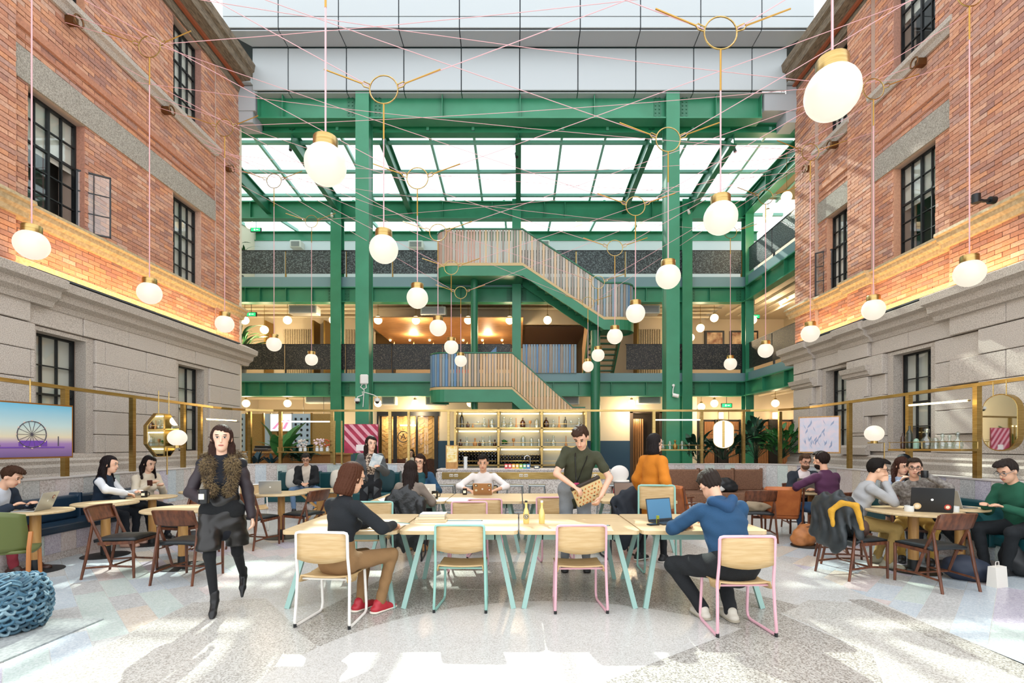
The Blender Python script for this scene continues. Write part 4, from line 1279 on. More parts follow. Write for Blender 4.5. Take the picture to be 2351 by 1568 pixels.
def ribbon(path, z0, z1, n0, n1):
    """solid strip along a plan path between left offsets n0 and n1"""
    mb = MB()
    V = []
    for i, p in enumerate(path):
        a, b = path[max(i - 1, 0)], path[min(i + 1, len(path) - 1)]
        d = Vector((b[0] - a[0], b[1] - a[1])).normalized()
        n = Vector((-d.y, d.x))
        q0, q1 = Vector(p) + n * n0, Vector(p) + n * n1
        V.append([(*q0, z0), (*q1, z0), (*q1, z1), (*q0, z1)])
    vs = [v for r in V for v in r]
    fs = [(0, 1, 2, 3), tuple(len(vs) - 4 + j for j in (3, 2, 1, 0))]
    for i in range(len(V) - 1):
        for j in range(4): fs.append((i * 4 + j, i * 4 + (j + 1) % 4, i * 4 + 4 + (j + 1) % 4, i * 4 + 4 + j))
    return mb.add(vs, fs)
# path direction: left path runs away from the camera, so its right-hand side (negative offset) faces the court;
# right path runs towards the camera, negative offset faces the court as well
for nm, path in (('left', LPATH), ('right', RPATH)):
    fine = resample(path, 0.25)
    lw = struct('wall_low_' + nm, ribbon(fine, 0, ZW, 0.0, 0.16), TERRW)
    ribbon(fine, ZW, ZW + 0.02, -0.02, 0.18).build('coping', mat('pale coping', '#cfc8c4', 0.6), lw)
    for i in range(len(fine) - 1):
        a, b = Vector(fine[i]), Vector(fine[i + 1])
        if (b - a).length < 0.1: continue
        q = ribbon([tuple(a.lerp(b, 0.01)), tuple(a.lerp(b, 0.99))], 0.42, ZW - 0.005, -0.006, 0.004)
        q.build('terrazzo_tile', PASTEL[RN.choice((0, 1, 2, 3, 4, 5, 5, 2))] if RN.random() < 0.75 else TERRW, lw)
def frame(nm, path, posts, label):
    t = thing('brass_partition', label, 'partition')
    ribbon(resample(path, 0.3), ZF - 0.05, ZF, 0.04, 0.12).build('top_rail', BRASS, t)
    cum = [0]
    for i in range(len(path) - 1): cum.append(cum[-1] + math.dist(path[i], path[i + 1]))
    for (x, y) in posts:
        w = 0.036
        MB().b(x - w, x + w, y - w, y + w, ZW + 0.02, ZF - 0.05).build('post', BRASS, t)
    return t
def on(path, px_):
    """point of the path whose picture column is px_"""
    best = None
    for p in resample(path, 0.05):
        c = CX + p[0] * F / p[1]
        if best is None or abs(c - px_) < best[0]: best = (abs(c - px_), p)
    return best[1]
off = lambda p, s: (p[0] + s * 0.07, p[1])
FLt = frame('left', LPATH, [off(on(LPATH, c), -1) for c in (160, 315, 428, 466)] + [(on(LPATH, c)[0], 12.58) for c in (552, 640, 762, 893)], 'slender brass post-and-rail frame above the left low wall')
FRt = frame('right', RPATH, [off(on(RPATH, c), 1) for c in (1942, 2080, 2230)] + [(on(RPATH, c)[0], 12.58) for c in (1495, 1613, 1710, 1830)], 'slender brass post-and-rail frame above the right low wall')
MB().b(-2.77, 3.4, 12.54, 12.62, ZF - 0.05, ZF).build('bar_rail', BRASS, FRt)
for X in (-2.75, -1.75): MB().b(X - 0.03, X + 0.03, 12.55, 12.61, 0, ZF - 0.05).build('post', BRASS, FLt)
def tube_light(P0, P1, label, e=0):
    t = thing('light_tube', label, 'light', P0)
    d = Vector(P1) - Vector(P0)
    MB().cyl(d * 0.04, d * 0.96, 0.014, n=8).build('tube', TUBEL, t, True)
    MB().cyl((0, 0, 0), d * 0.04, 0.01, n=6).cyl(d * 0.96, d, 0.01, n=6).build('holder', BRASS, t)
    if e: lamp('tube_glow', d * 0.5 + Vector((0, -0.12, 0)), e, parent=t)
tube_light(px(470, 962, 10.0), px(545, 966, 12.3), 'lit tube between the left wall frame posts')
tube_light(px(640, 968, 12.58), px(762, 968, 12.58), 'lit tube above the planter shelf in the left frame')
tube_light(px(1500, 964, 12.58), px(1612, 964, 12.58), 'lit tube above the small shelf in the right frame')
tube_light(px(2082, 931, 7.9), px(2228, 919, 7.0), 'lit tube above the bottle shelf on the right frame')
# shelves in the frames
def shelf(P0, P1, dep, label, gal=True):
    t = thing('brass_shelf', label, 'shelf', P0)
    d = Vector(P1) - Vector(P0)
    n = Vector((-d.y, d.x, 0)).normalized() * dep / 2
    MB().bar((0, 0, -0.02), d - Vector((0, 0, 0.02)), dep, 0.03).build('board', BRASS, t)
    if gal:
        for s in (-1, 1): MB().cyl(n * s * 0.95 + Vector((0, 0, 0.1)), d + n * s * 0.95 + Vector((0, 0, 0.1)), 0.006, n=5).build('guard_rail', BRASS, t)
        for e in (0.02, 0.5, 0.98):
            for s in (-1, 1): MB().cyl(n * s * 0.95 + d * e, n * s * 0.95 + d * e + Vector((0, 0, 0.1)), 0.006, n=5).build('guard_post', BRASS, t)
    return t
shelf(px(642, 1036, 12.5), px(762, 1036, 12.5), 0.3, 'brass shelf with flowers in the left frame')
shelf(px(1500, 1031, 12.5), px(1612, 1031, 12.5), 0.3, 'small brass shelf with glassware in the right frame')
shelf(px(2058, 1030, 8.2), px(2228, 1030, 7.0), 0.3, 'brass shelf of bottles and decanters on the right frame')
for p in (768, 785): MB().b(px(p, 0, 12.4)[0] - 0.02, px(p, 0, 12.4)[0] + 0.02, 12.38, 12.42, ZW, px(0, 966, 12.4)[2]).build('post', BRASS, FLt)
# ================================================================ BAR
CT = px(1000, 1075, 10.4)[0], px(1405, 1075, 10.4)[0]
bar = thing('bar_counter', 'terrazzo bar counter with long brass inset front', 'counter', (0, 10.4, 0))
MB().rb(CT[0], CT[1], 0, 0.62, 0, 1.0, 0.05).build('body', chips('bar terrazzo', '#d0c8c0', ['#b9afa6', '#ddd6cf', '#a79d94'], 60, 0.5), bar)
MB().b(CT[0] + 0.02, CT[1] - 0.02, 0.02, 0.6, 1.0, 1.03).build('worktop', TERRW, bar)
bxa, bxb = px(1015, 0, 10.4)[0], px(1392, 0, 10.4)[0]
MB().b(bxa, bxb, -0.02, 0.002, 0.83, 0.97).build('brass_panel', BRASS, bar)
for k, p in enumerate((1043, 1203, 1362)):
    xa = px(p, 0, 10.4)[0]
    for j in range(2):
        o = MB().rb(xa - 0.1 + j * 0.1, xa - 0.02 + j * 0.1, -0.028, -0.02, 0.875, 0.935, 0.004).build('socket_plate', mat('socket plate', '#d9d3c6', 0.4), bar)
        MB().b(xa - 0.085 + j * 0.1, xa - 0.07 + j * 0.1, -0.031, -0.028, 0.89, 0.92).b(xa - 0.05 + j * 0.1, xa - 0.035 + j * 0.1, -0.031, -0.028, 0.89, 0.92).build('socket_slot', BRASS2, o)
# brass back-bar shelves
bs_ = thing('back_bar', 'brass back-bar shelving with glass back and light tubes', 'shelving', (0, 12.75, 0))
YK = 12.75
kx = lambda p: (p - CX) * YK / F
kz = lambda p: H + (CY - p) * YK / F
KX = [kx(p) for p in (1047, 1145, 1243, 1343)]
KZ = [kz(p) for p in (1066, 1024, 982, 941)]
for x_ in KX: MB().b(x_ - 0.025, x_ + 0.025, -0.2, 0.2, 0, KZ[3]).build('upright', BRASS, bs_)
for z_ in KZ: MB().b(KX[0], KX[3], -0.2, 0.2, z_ - 0.025, z_).build('shelf_board', BRASS, bs_)
MB().b(KX[0], KX[3], 0.2, 0.22, 0.0, KZ[3]).build('back_panel', mat('smoked back panel', '#b5b19c', 0.25), bs_)
for i in range(3):
    for j in range(3):
        a, b = KX[i] + 0.06, KX[i + 1] - 0.06
        MB().cyl((a, 0.1, KZ[j + 1] - 0.09), (b, 0.1, KZ[j + 1] - 0.09), 0.016, n=8).build('light_tube', TUBEL, bs_, True)
        MB().cyl((a, -0.18, KZ[j] + 0.09), (b, -0.18, KZ[j] + 0.09), 0.006, n=5).build('guard_rail', BRASS, bs_)
    lamp('shelf_glow', ((KX[i] + KX[i + 1]) / 2, -0.35, KZ[2] + 0.2), 2.5, parent=bs_)
lamp('bar_glow', (0, -0.9, 2.0), 7, parent=bs_)
# bottles and glassware
AMB = mat('amber glass', '#3a1d10', 0.12, coat=0.5)
DGR = mat('dark green glass', '#20261a', 0.12, coat=0.5)
WOODL = mat('turned wood', '#b07c46', 0.5)
def vessel(P_, prof, m, label, grp, name='bottle', cat='bottle', extra=None, n=12):
    t = thing(name, label, cat, P_, 0, grp)
    MB().lathe(prof, n=n).build('body', m, t, True)
    if extra: extra(t)
    return t
wine = lambda s: [(0.0, 0), (0.038 * s, 0), (0.04 * s, 0.02 * s), (0.04 * s, 0.19 * s), (0.03 * s, 0.22 * s), (0.014 * s, 0.25 * s), (0.014 * s, 0.3 * s), (0.0, 0.3 * s)]
jug = lambda s: [(0, 0), (0.06 * s, 0), (0.07 * s, 0.04 * s), (0.07 * s, 0.12 * s), (0.05 * s, 0.17 * s), (0.018 * s, 0.2 * s), (0.02 * s, 0.25 * s), (0, 0.25 * s)]
flask = lambda s: [(0, 0), (0.055 * s, 0), (0.07 * s, 0.05 * s), (0.06 * s, 0.11 * s), (0.02 * s, 0.15 * s), (0.018 * s, 0.18 * s), (0.03 * s, 0.2 * s), (0.03 * s, 0.24 * s), (0, 0.26 * s)]
dome = lambda s: [(0.055 * s, 0), (0.055 * s, 0.16 * s), (0.045 * s, 0.2 * s), (0.02 * s, 0.225 * s), (0, 0.23 * s)]
goblet = lambda s: [(0, 0), (0.03 * s, 0), (0.006 * s, 0.015 * s), (0.006 * s, 0.08 * s), (0.035 * s, 0.12 * s), (0.032 * s, 0.17 * s)]
spindle = lambda s: [(0, 0), (0.035 * s, 0), (0.04 * s, 0.04 * s), (0.02 * s, 0.08 * s), (0.012 * s, 0.12 * s), (0.012 * s, 0.28 * s), (0, 0.29 * s)]
def neckring(t):
    MB().tube([(0.03 * math.cos(a * math.pi / 6) + 0.02, 0, 0.27 + 0.03 * math.sin(a * math.pi / 6)) for a in range(12)], 0.006, 5, True).build('handle', t.children[0].data.materials[0] if t.children else DGR, t)
top_ = [(1061, wine, 1.35, DGR, 'tall dark wine bottle'), (1075, jug, 0.65, AMB, 'short brown jar'), (1086, flask, 0.45, WOODL, 'small wooden stopper jar'), (1098, goblet, 1.0, BOTTLE, 'slim clear goblet'), (1112, flask, 1.05, BOTTLE, 'round clear decanter'), (1122, spindle, 0.8, WOODL, 'thin wooden spindle'), (1130, dome, 1.1, BOTTLE, 'clear swan-neck decanter'),
        (1157, flask, 1.2, BOTTLE, 'wide clear decanter'), (1173, flask, 1.1, BOTTLE, 'clear bell decanter'), (1185, spindle, 0.9, WOODL, 'dark thin rod'), (1200, jug, 1.05, AMB, 'brown glass growler'), (1217, goblet, 1.1, WOODL, 'small wooden star ornament'), (1232, dome, 1.1, BOTTLE, 'clear glass dome'),
        (1254, jug, 1.1, AMB, 'brown growler with blue tag'), (1270, flask, 0.85, BOTTLE, 'small clear figurine'), (1283, spindle, 1.05, WOODL, 'wooden long-neck rattle'), (1297, wine, 0.95, DGR, 'dark slim bottle'), (1311, goblet, 1.1, BOTTLE, 'clear branch ornament'), (1329, flask, 1.1, BOTTLE, 'clear crystal decanter')]
mid_ = [(1058, flask, 0.75, AMB, 'dark round flask'), (1072, flask, 1.0, BOTTLE, 'clear stoppered decanter'), (1091, flask, 0.85, WOODL, 'amber ball decanter'), (1102, jug, 0.55, AMB, 'short dark jug'), (1109, flask, 1.05, BOTTLE, 'tall clear decanter'), (1125, flask, 1.1, BOTTLE, 'large cut-glass decanter'), (1136, flask, 0.7, AMB, 'dark knobbed jar'),
        (1179, goblet, 1.2, WOODL, 'wooden pretzel ornament'), (1201, dome, 1.25, BOTTLE, 'large glass bell jar'), (1220, dome, 1.0, BOTTLE, 'medium glass bell jar'), (1237, dome, 0.95, BOTTLE, 'narrow glass cylinder'), (1257, goblet, 1.1, BOTTLE, 'clear coral ornament'), (1270, flask, 1.15, BOTTLE, 'clear vase with twigs'), (1299, spindle, 0.95, WOODL, 'thin dark rod')]
for row, z_, nm in ((top_, KZ[2], 'top'), (mid_, KZ[1], 'middle')):
    for (p, f_, s, m, lb) in row:
        vessel((kx(p), YK - 0.06 + RN.uniform(-0.04, 0.04), z_), f_(s * 0.95), m, '%s on the %s back-bar shelf' % (lb, nm), 'vessels on the back bar', 'bottle' if f_ in (wine, jug) else 'glass_vessel', 'bottle' if f_ in (wine, jug) else 'vessel')
# racks of wine bottles lying on their sides
WB_ = MB().lathe([(0.0, 0), (0.02, 0), (0.04, 0.03), (0.042, 0.26), (0, 0.26)], n=8).mesh('bottle', True)
k = 0
for bay, (p0, p1, rows) in enumerate(((1056, 1138, 4), (1152, 1238, 3))):
    n = 12
    for r in range(rows):
        for i in range(n):
            o = link('wine_bottle', WB_, mat('black bottle glass', '#101312', 0.15, coat=0.6), None, (kx(p0 + (p1 - p0) * i / (n - 1)), YK - 0.12, KZ[0] + 0.05 + r * 0.083))
            o.rotation_euler = (-math.pi / 2, 0, 0)
            tag(o, 'dark wine bottle lying in the %s rack bay, %s row, %s from left' % (('left', 'middle')[bay], ('bottom', 'lower middle', 'upper middle', 'top')[r], NTH[i]), 'bottle', 'wine bottles lying in the back-bar rack')
# things on the bar counter
def onbar(p): return px(p, 1072, 10.62)[0]
pk = ['#d8474f', '#e0505a', '#e8a33c', '#e8b93f', '#8dbb45', '#3fa58f', '#3d7fb5']
for i, c in enumerate(pk):
    t = thing('drink_packet', '%s upright packet on the bar counter, %s from the left' % (['red', 'crimson', 'orange', 'yellow', 'green', 'turquoise', 'blue'][i], NTH[i]), 'packet', (onbar(1162 + i * 8.5), 10.7, 1.03), 0, 'coloured packets on the bar')
    MB().b(-0.033, 0.033, -0.02, 0.02, 0, 0.1).build('packet_body', mat('packet ' + c, c, 0.6), t)
    MB().b(-0.024, 0.024, -0.0215, -0.02, 0.035, 0.08).build('packet_label', mat('packet label', '#ece5d2', 0.6), t)
t = thing('tap', 'curved chrome tap on the bar counter', 'tap', (onbar(1211), 10.75, 1.03))
MB().tube([(0.06, 0, 0), (0.06, 0, 0.2), (0.05, 0, 0.25), (0, 0, 0.28), (-0.05, 0, 0.26), (-0.065, 0, 0.2)], 0.011, 8).build('spout', mat('chrome', '#c9ccce', 0.15, 1.0), t, True)
MB().cyl((0.06, 0, 0), (0.06, 0, 0.03), 0.022).build('base', MATS['chrome'], t)
vessel((onbar(1069), 10.6, 1.03), [(0.035, 0), (0.042, 0.06), (0.036, 0.06), (0.043, 0.12), (0.037, 0.12), (0.044, 0.18), (0.038, 0.18), (0.045, 0.26)], mat('clear plastic', '#dfe3e2', 0.2), 'stack of clear plastic cups on the bar counter', None, 'cup_stack', 'cups')
t = thing('menu_board', 'yellow menu board on a wooden easel standing on the bar counter', 'sign', (onbar(1037), 10.65, 1.03))
MB().b(-0.12, 0.12, -0.03, 0.05, 0, 0.03).build('foot', OAKPOST, t)
MB().b(-0.13, 0.13, 0.0, 0.02, 0.03, 0.5).build('board', OAKPOST, t)
MB().b(-0.11, 0.11, -0.004, 0.0, 0.14, 0.48).build('poster', mat('yellow poster', '#e3b93a', 0.6, col2='#f2e7b8', ns=14), t)
for j in range(4): MB().b(-0.08, 0.08 - 0.02 * (j % 2), -0.006, -0.004, 0.30 + j * 0.035, 0.315 + j * 0.035).build('text_line', mat('pale print', '#f4ecd0', 0.6), t)
t = thing('napkin_box', 'low grey box at the right end of the bar counter', 'box', (onbar(1232), 10.65, 1.03))
MB().rb(-0.06, 0.06, -0.05, 0.05, 0, 0.07, 0.01).build('box_body', mat('slate box', '#56606a', 0.5), t)
MB().b(-0.04, 0.04, -0.052, -0.05, 0.02, 0.05).build('box_label', mat('pale print', '#f4ecd0'), t)
# bar stools
STL = mat('brushed steel', '#9ba3a5', 0.35, 0.9)
STO = None
for i, p in enumerate((1025, 1078, 1182, 1233, 1395)):
    P_ = px(p, 1112, 9.95)
    lb = 'low-backed steel bar stool at the counter, %s from the left' % NTH[i]
    if STO is None:
        STO = thing('bar_stool', lb, 'stool', (P_.x, 9.95, 0), 0, 'steel bar stools')
        MB().rb(-0.17, 0.17, -0.17, 0.17, 0.72, 0.75, 0.012).build('seat', STL, STO)
        for sx in (-1, 1):
            for sy in (-1, 1): MB().cyl((sx * 0.2, sy * 0.2, 0), (sx * 0.145, sy * 0.145, 0.72), 0.016, n=6).build('leg', STL, STO)
        for s in (-1, 1): MB().cyl((-0.185, s * 0.185, 0.22), (0.185, s * 0.185, 0.22), 0.01, n=6).cyl((s * 0.185, -0.185, 0.22), (s * 0.185, 0.185, 0.22), 0.01, n=6).build('footrest', STL, STO)
    else:
        dup(STO, (P_.x, 9.95, 0), RN.uniform(-0.1, 0.1), lb)
# child high chair right of the bar
t = thing('high_chair', 'white high chair standing right of the bar counter', 'chair', (px(1424, 0, 10.9)[0], 10.9, 0))
MB().lathe([(0.02, 0.0), (0.19, 0.0), (0.2, 0.03), (0.19, 0.05)], (0, 0, 0.72), 18).build('tray', WHT, t, True)
MB().ell((0, 0.1, 0.9), (0.21, 0.06, 0.19), 20, 12).build('back_shell', WHT, t, True)
MB().ell((0, 0.0, 0.7), (0.2, 0.18, 0.07), 20, 10).build('seat_shell', WHT, t, True)
for sx in (-1, 1):
    for sy in (-1, 1): MB().cyl((sx * 0.25, sy * 0.25, 0), (sx * 0.13, sy * 0.1, 0.72), 0.018, n=6).build('leg', WALNUT, t)
# ================================================================ COMMUNAL TABLES
def rounded(x0, x1, y0, y1, r=0.06, n=4):
    P_ = []
    for (cx_, cy_, a0) in ((x1 - r, y0 + r, -90), (x1 - r, y1 - r, 0), (x0 + r, y1 - r, 90), (x0 + r, y0 + r, 180)):
        P_ += [(cx_ + r * math.cos(D2R * (a0 + 90 * i / n)), cy_ + r * math.sin(D2R * (a0 + 90 * i / n))) for i in range(n + 1)]
    return P_
TT = mat('pale teal steel', '#92b6ad', 0.42)
def comm_table(x0, x1, y0, y1, label):
    t = thing('communal_table', label, 'table', ((x0 + x1) / 2, (y0 + y1) / 2, 0), 0, 'communal tables')
    w, d = (x1 - x0) / 2 - 0.008, (y1 - y0) / 2
    MB().prism(rounded(-w, w, -d, d), 0.705, 0.74).build('tabletop', OAK, t)
    MB().b(-w + 0.22, w - 0.22, -d + 0.2, -d + 0.23, 0.62, 0.705).b(-w + 0.22, w - 0.22, d - 0.23, d - 0.2, 0.62, 0.705).b(-w + 0.2, -w + 0.23, -d + 0.2, d - 0.2, 0.62, 0.705).b(w - 0.23, w - 0.2, -d + 0.2, d - 0.2, 0.62, 0.705).build('apron', TT, t)
    for sx in (-1, 1):
        for sy in (-1, 1):
            MB().bar((sx * (w - 0.04), sy * (d - 0.05), 0), (sx * (w - 0.2), sy * (d - 0.2), 0.705), 0.045, 0.035, (0, 1, 0)).build('leg', TT, t)
    return t
TX = [-2.23, -1.131, 0.004, 1.152, 2.352]
for i in range(4):
    comm_table(TX[i], TX[i + 1], 4.68, 5.82, 'pale oak communal table with teal legs, %s from the left in the front row' % NTH[i])
TX2 = [-2.13, -1.04, 0.06, 1.18, 2.28]
for i in range(4):
    comm_table(TX2[i], TX2[i + 1], 7.1, 8.25, 'pale oak communal table with teal legs, %s from the left in the second row' % NTH[i])
# ================================================================ SLED CHAIRS
def sled_chair(m, label, loc, rz, hs=1.0):
    t = thing('sled_chair', label, 'chair', loc, rz, 'plywood sled chairs')
    w = 0.225
    for s in (-1, 1):
        MB().tube([(s * w, -0.235, 0.79 * hs), (s * w, -0.225, 0.6 * hs), (s * (w + 0.005), -0.2, 0.43 * hs), (s * (w + 0.01), -0.215, 0.2), (s * (w + 0.015), -0.228, 0.05), (s * (w + 0.015), -0.215, 0.016), (s * (w + 0.012), -0.17, 0.012),
                   (s * (w - 0.01), 0.15, 0.012), (s * (w - 0.012), 0.19, 0.03), (s * (w - 0.015), 0.2, 0.08), (s * (w - 0.02), 0.17, 0.41 * hs)], 0.0125, 7).build('side_frame', m, t, True)
    MB().tube([(-w, -0.235, 0.785 * hs), (-w + 0.006, -0.237, 0.803 * hs), (-w + 0.03, -0.238, 0.81 * hs), (w - 0.03, -0.238, 0.81 * hs), (w - 0.006, -0.237, 0.803 * hs), (w, -0.235, 0.785 * hs)], 0.0125, 7).build('top_tube', m, t, True)
    MB().cyl((-w, -0.16, 0.40 * hs), (w, -0.16, 0.40 * hs), 0.01, n=6).build('cross_bar', m, t)
    bk = MB()
    g0 = []
    for j in range(6):
        v = j / 5
        z = (0.80 - 0.22 * v) * hs
        g0.append([(u * (w - 0.012), -0.232 - 0.02 * (1 - u * u), z - (0.03 * (1 - u * u) if j == 5 else 0)) for u in [(-1 + 2 * i / 8) for i in range(9)]])
    bk.sheet(g0)
    bk.build('backrest', OAKX, t, True, solid=0.012)
    g0 = []
    for j in range(9):
        v = j / 8
        y = -0.2 + 0.42 * v
        z0 = 0.435 * hs - 0.02 * math.sin(v * math.pi) - (0.03 * max(0, (v - 0.85)) / 0.15)
        g0.append([(u * 0.215, y, z0 - 0.012 * (1 - u * u) - (0.055 if abs(u) > 0.96 and v < 0.5 else 0)) for u in (-1, -0.95, -0.7, -0.35, 0, 0.35, 0.7, 0.95, 1)])
    MB().sheet(g0).build('seat', OAKX, t, True, solid=0.012)
    for s in (-1, 1): MB().cyl((s * (w + 0.014), -0.225, 0.0), (s * (w + 0.014), -0.225, 0.03), 0.014, n=6).build('foot_cap', BLACK, t)
    return t
sled_chair(WHT, 'plywood sled chair with white frame under the woman in black', (-1.63, 4.44, 0), -0.1)
sled_chair(TEAL, 'empty plywood sled chair with teal frame at the front tables', (-0.53, 4.82, 0), -0.03)
sled_chair(PINK, 'empty plywood sled chair with pink frame at the front tables', (0.57, 4.8, 0), 0.03)
sled_chair(PINK, 'plywood sled chair with pink frame under the man in the blue hoodie', (1.83, 4.25, 0), 0.03)
sled_chair(TEAL, 'teal-framed plywood chair on the far side of the front tables beside the woman in black', (-1.84, 6.2, 0), math.pi)
sled_chair(PINK, 'pink-framed plywood chair on the far side of the second front table', (-0.63, 6.2, 0), math.pi)
sled_chair(PINK, 'pink-framed plywood chair behind the standing man in olive', (0.5, 6.75, 0), math.pi + 0.1)
sled_chair(TEAL, 'tall mint-framed plywood chair beside the woman in the orange coat', (1.73, 6.12, 0), math.pi - 0.1, 1.27)
sled_chair(PINK, 'pink-framed plywood chair on the near side of the second table row', (-0.45, 6.98, 0), 0.0)
sled_chair(mat('black powder coat', '#22262a', 0.4), 'black-framed chair under the woman in the grey coat', (-1.52, 6.85, 0), 0)
sled_chair(MATS['black powder coat'], 'black-framed chair with dark coat at the right end of the second row', (1.4, 6.9, 0), 0.25)
sled_chair(WHT, 'white-framed plywood chair by the round table at left back', (-4.75, 9.0, 0), -2.6)
for i, (x_, lb) in enumerate(((-1.72, 'chair under the woman with glasses at the second row'), (-0.6, 'chair under the man in the white shirt'))):
    sled_chair(MATS['black powder coat'], 'black-framed ' + lb, (x_, 8.75, 0), math.pi)
# ================================================================ WALNUT CHAIRS
def walnut_chair(label, loc, rz):
    t = thing('walnut_chair', label, 'chair', loc, rz, 'walnut chairs with black seats')
    for s in (-1, 1):
        w = s * 0.225
        MB().tube([(w * 1.06, -0.31, 0), (w * 1.02, -0.25, 0.3), (w, -0.2, 0.62)], [0.014, 0.017, 0.015], 7).build('rear_leg', WALNUT, t, True)
        MB().tube([(w * 0.96, -0.26, 0.8), (w * 0.96, -0.19, 0.6), (w * 0.96, -0.08, 0.36), (w * 0.96, 0.0, 0.14)], [0.015, 0.017, 0.017, 0.014], 7).build('back_post', WALNUT, t, True)
        MB().tube([(w, 0.24, 0), (w, 0.235, 0.2), (w, 0.235, 0.43)], [0.014, 0.016, 0.018], 7).build('front_leg', WALNUT, t, True)
        MB().tube([(w * 1.04, -0.28, 0.13), (w, 0.0, 0.145), (w, 0.24, 0.13)], 0.012, 7).build('low_stretcher', WALNUT, t, True)
        MB().bar((w, -0.14, 0.405), (w, 0.24, 0.415), 0.02, 0.035).build('seat_rail', WALNUT, t)
    MB().bar((-0.225, 0.235, 0.41), (0.225, 0.235, 0.41), 0.02, 0.035).build('front_rail', WALNUT, t)
    MB().cyl((-0.22, 0.0, 0.145), (0.22, 0.0, 0.145), 0.011, n=7).build('cross_stretcher', WALNUT, t)
    g = []
    for z, dy in ((0.815, -0.275), (0.81, -0.285), (0.67, -0.232), (0.66, -0.222)):
        g.append([(u * 0.235, dy - 0.035 * (1 - u * u), z + 0.008 * (1 - u * u) * (1 if z > 0.7 else -1)) for u in [(-1 + i / 4) for i in range(9)]])
    MB().sheet(g).build('backrest', WALNUT, t, True, solid=0.02)
    g = []
    for j in range(7):
        y = -0.19 + 0.43 * j / 6
        g.append([(u * 0.222, y, 0.445 + 0.012 * (1 - u * u) - (0.012 if j in (0, 6) else 0)) for u in [(-1 + i / 3) for i in range(7)]])
    MB().sheet(g).build('seat', SEATBLK, t, True, solid=0.035)
    return t
walnut_chair('walnut chair with black seat, side-on, at the left round table', (-4.72, 6.0, 0), -1.45)
walnut_chair('walnut chair with its back to the camera behind the walking woman', (-3.78, 5.78, 0), -0.05)
walnut_chair('walnut chair on the far side of the round table behind the walking woman', (-4.62, 6.98, 0), 2.9)
walnut_chair('walnut chair, back to the camera, at the laptop table left of the communal tables', (-4.0, 7.62, 0), -0.25)
walnut_chair('walnut chair side-on right of the laptop table', (-3.42, 8.05, 0), 1.25)
walnut_chair('walnut chair draped with a dark jacket and yellow scarf', (3.98, 5.95, 0), -1.35)
walnut_chair('empty walnut chair with its back to the camera in front of the black laptop', (4.56, 5.52, 0), 0.18)
walnut_chair('walnut chair under the man in the grey sweater', (4.3, 6.6, 0), -1.95)
walnut_chair('walnut chair under the man in the plaid shirt', (5.38, 6.82, 0), 2.55)
walnut_chair('walnut chair with a tan cap bag on the seat by the leather armchair', (3.86, 8.15, 0), -0.15)
walnut_chair('walnut chair under the man in the purple sweater', (4.9, 7.8, 0), 0.25)
walnut_chair('walnut chair under the man in the suit at the round table', (5.1, 9.05, 0), 2.9)
# ================================================================ ROUND TABLES
def round_table(label, x, y, r=0.38, post=0.055, zt=0.74):
    t = thing('round_table', label, 'table', (x, y, 0), 0, 'round pedestal tables')
    MB().lathe([(0, zt - 0.03), (r - 0.015, zt - 0.03), (r, zt - 0.022), (r, zt - 0.006), (r - 0.008, zt), (0, zt)], n=36, cap=False).build('tabletop', OAK, t, 30)
    MB().cyl((0, 0, 0.14), (0, 0, zt - 0.03), post, n=18).build('pedestal', OAKPOST, t, True)
    MB().cyl((0, 0, 0.02), (0, 0, 0.14), post + 0.004, n=18).build('pedestal_sleeve', BLACK, t, True)
    MB().lathe([(0, 0), (0.28, 0), (0.28, 0.008), (0.05, 0.022), (0, 0.022)], n=28, cap=False).build('base_disc', BLACK, t, 30)
    return t
round_table('round oak table with a silver laptop at the far left', -5.93, 6.15, 0.37)
round_table('empty round oak table in front of the navy bench', -5.75, 6.98)
round_table('round oak table with a black mug by the two seated women', -5.7, 7.8, 0.33)
round_table('round oak table hidden partly by the walking woman', -4.25, 6.35, 0.45)
round_table('round oak table with an upright laptop by the woman in the cream sweater', -5.5, 8.7, 0.34)
round_table('round oak table with an open silver laptop left of the communal tables', -3.95, 8.35, 0.4)
round_table('round oak table carrying the black laptop at right', 4.85, 6.15, 0.5)
round_table('round oak table with a paper coffee cup between the suited and purple men', 5.0, 8.55, 0.38)
round_table('round oak table in front of the man in green', 5.66, 6.42, 0.3)
# trestle table left back
t = thing('trestle_table', 'small oak table on crossed legs in front of the teal sofa', 'table', (-3.9, 10.2, 0))
MB().prism(rounded(-0.55, 0.5, -0.35, 0.35), 0.6, 0.63).build('tabletop', OAK, t)
for s in (-1, 1):
    MB().bar((s * 0.1, -0.25, 0.3), (s * 0.45, -0.25, 0.6), 0.04, 0.04, (0, 1, 0)).bar((s * 0.1, -0.25, 0.3), (s * 0.35, -0.25, 0), 0.04, 0.04, (0, 1, 0)).build('leg', OAKPOST, t)
    MB().bar((s * 0.1, 0.25, 0.3), (s * 0.45, 0.25, 0.6), 0.04, 0.04, (0, 1, 0)).bar((s * 0.1, 0.25, 0.3), (s * 0.35, 0.25, 0), 0.04, 0.04, (0, 1, 0)).build('leg', OAKPOST, t)
MB().bar((-0.2, 0, 0.3), (0.2, 0, 0.3), 0.05, 0.5).build('spine', OAKPOST, t)
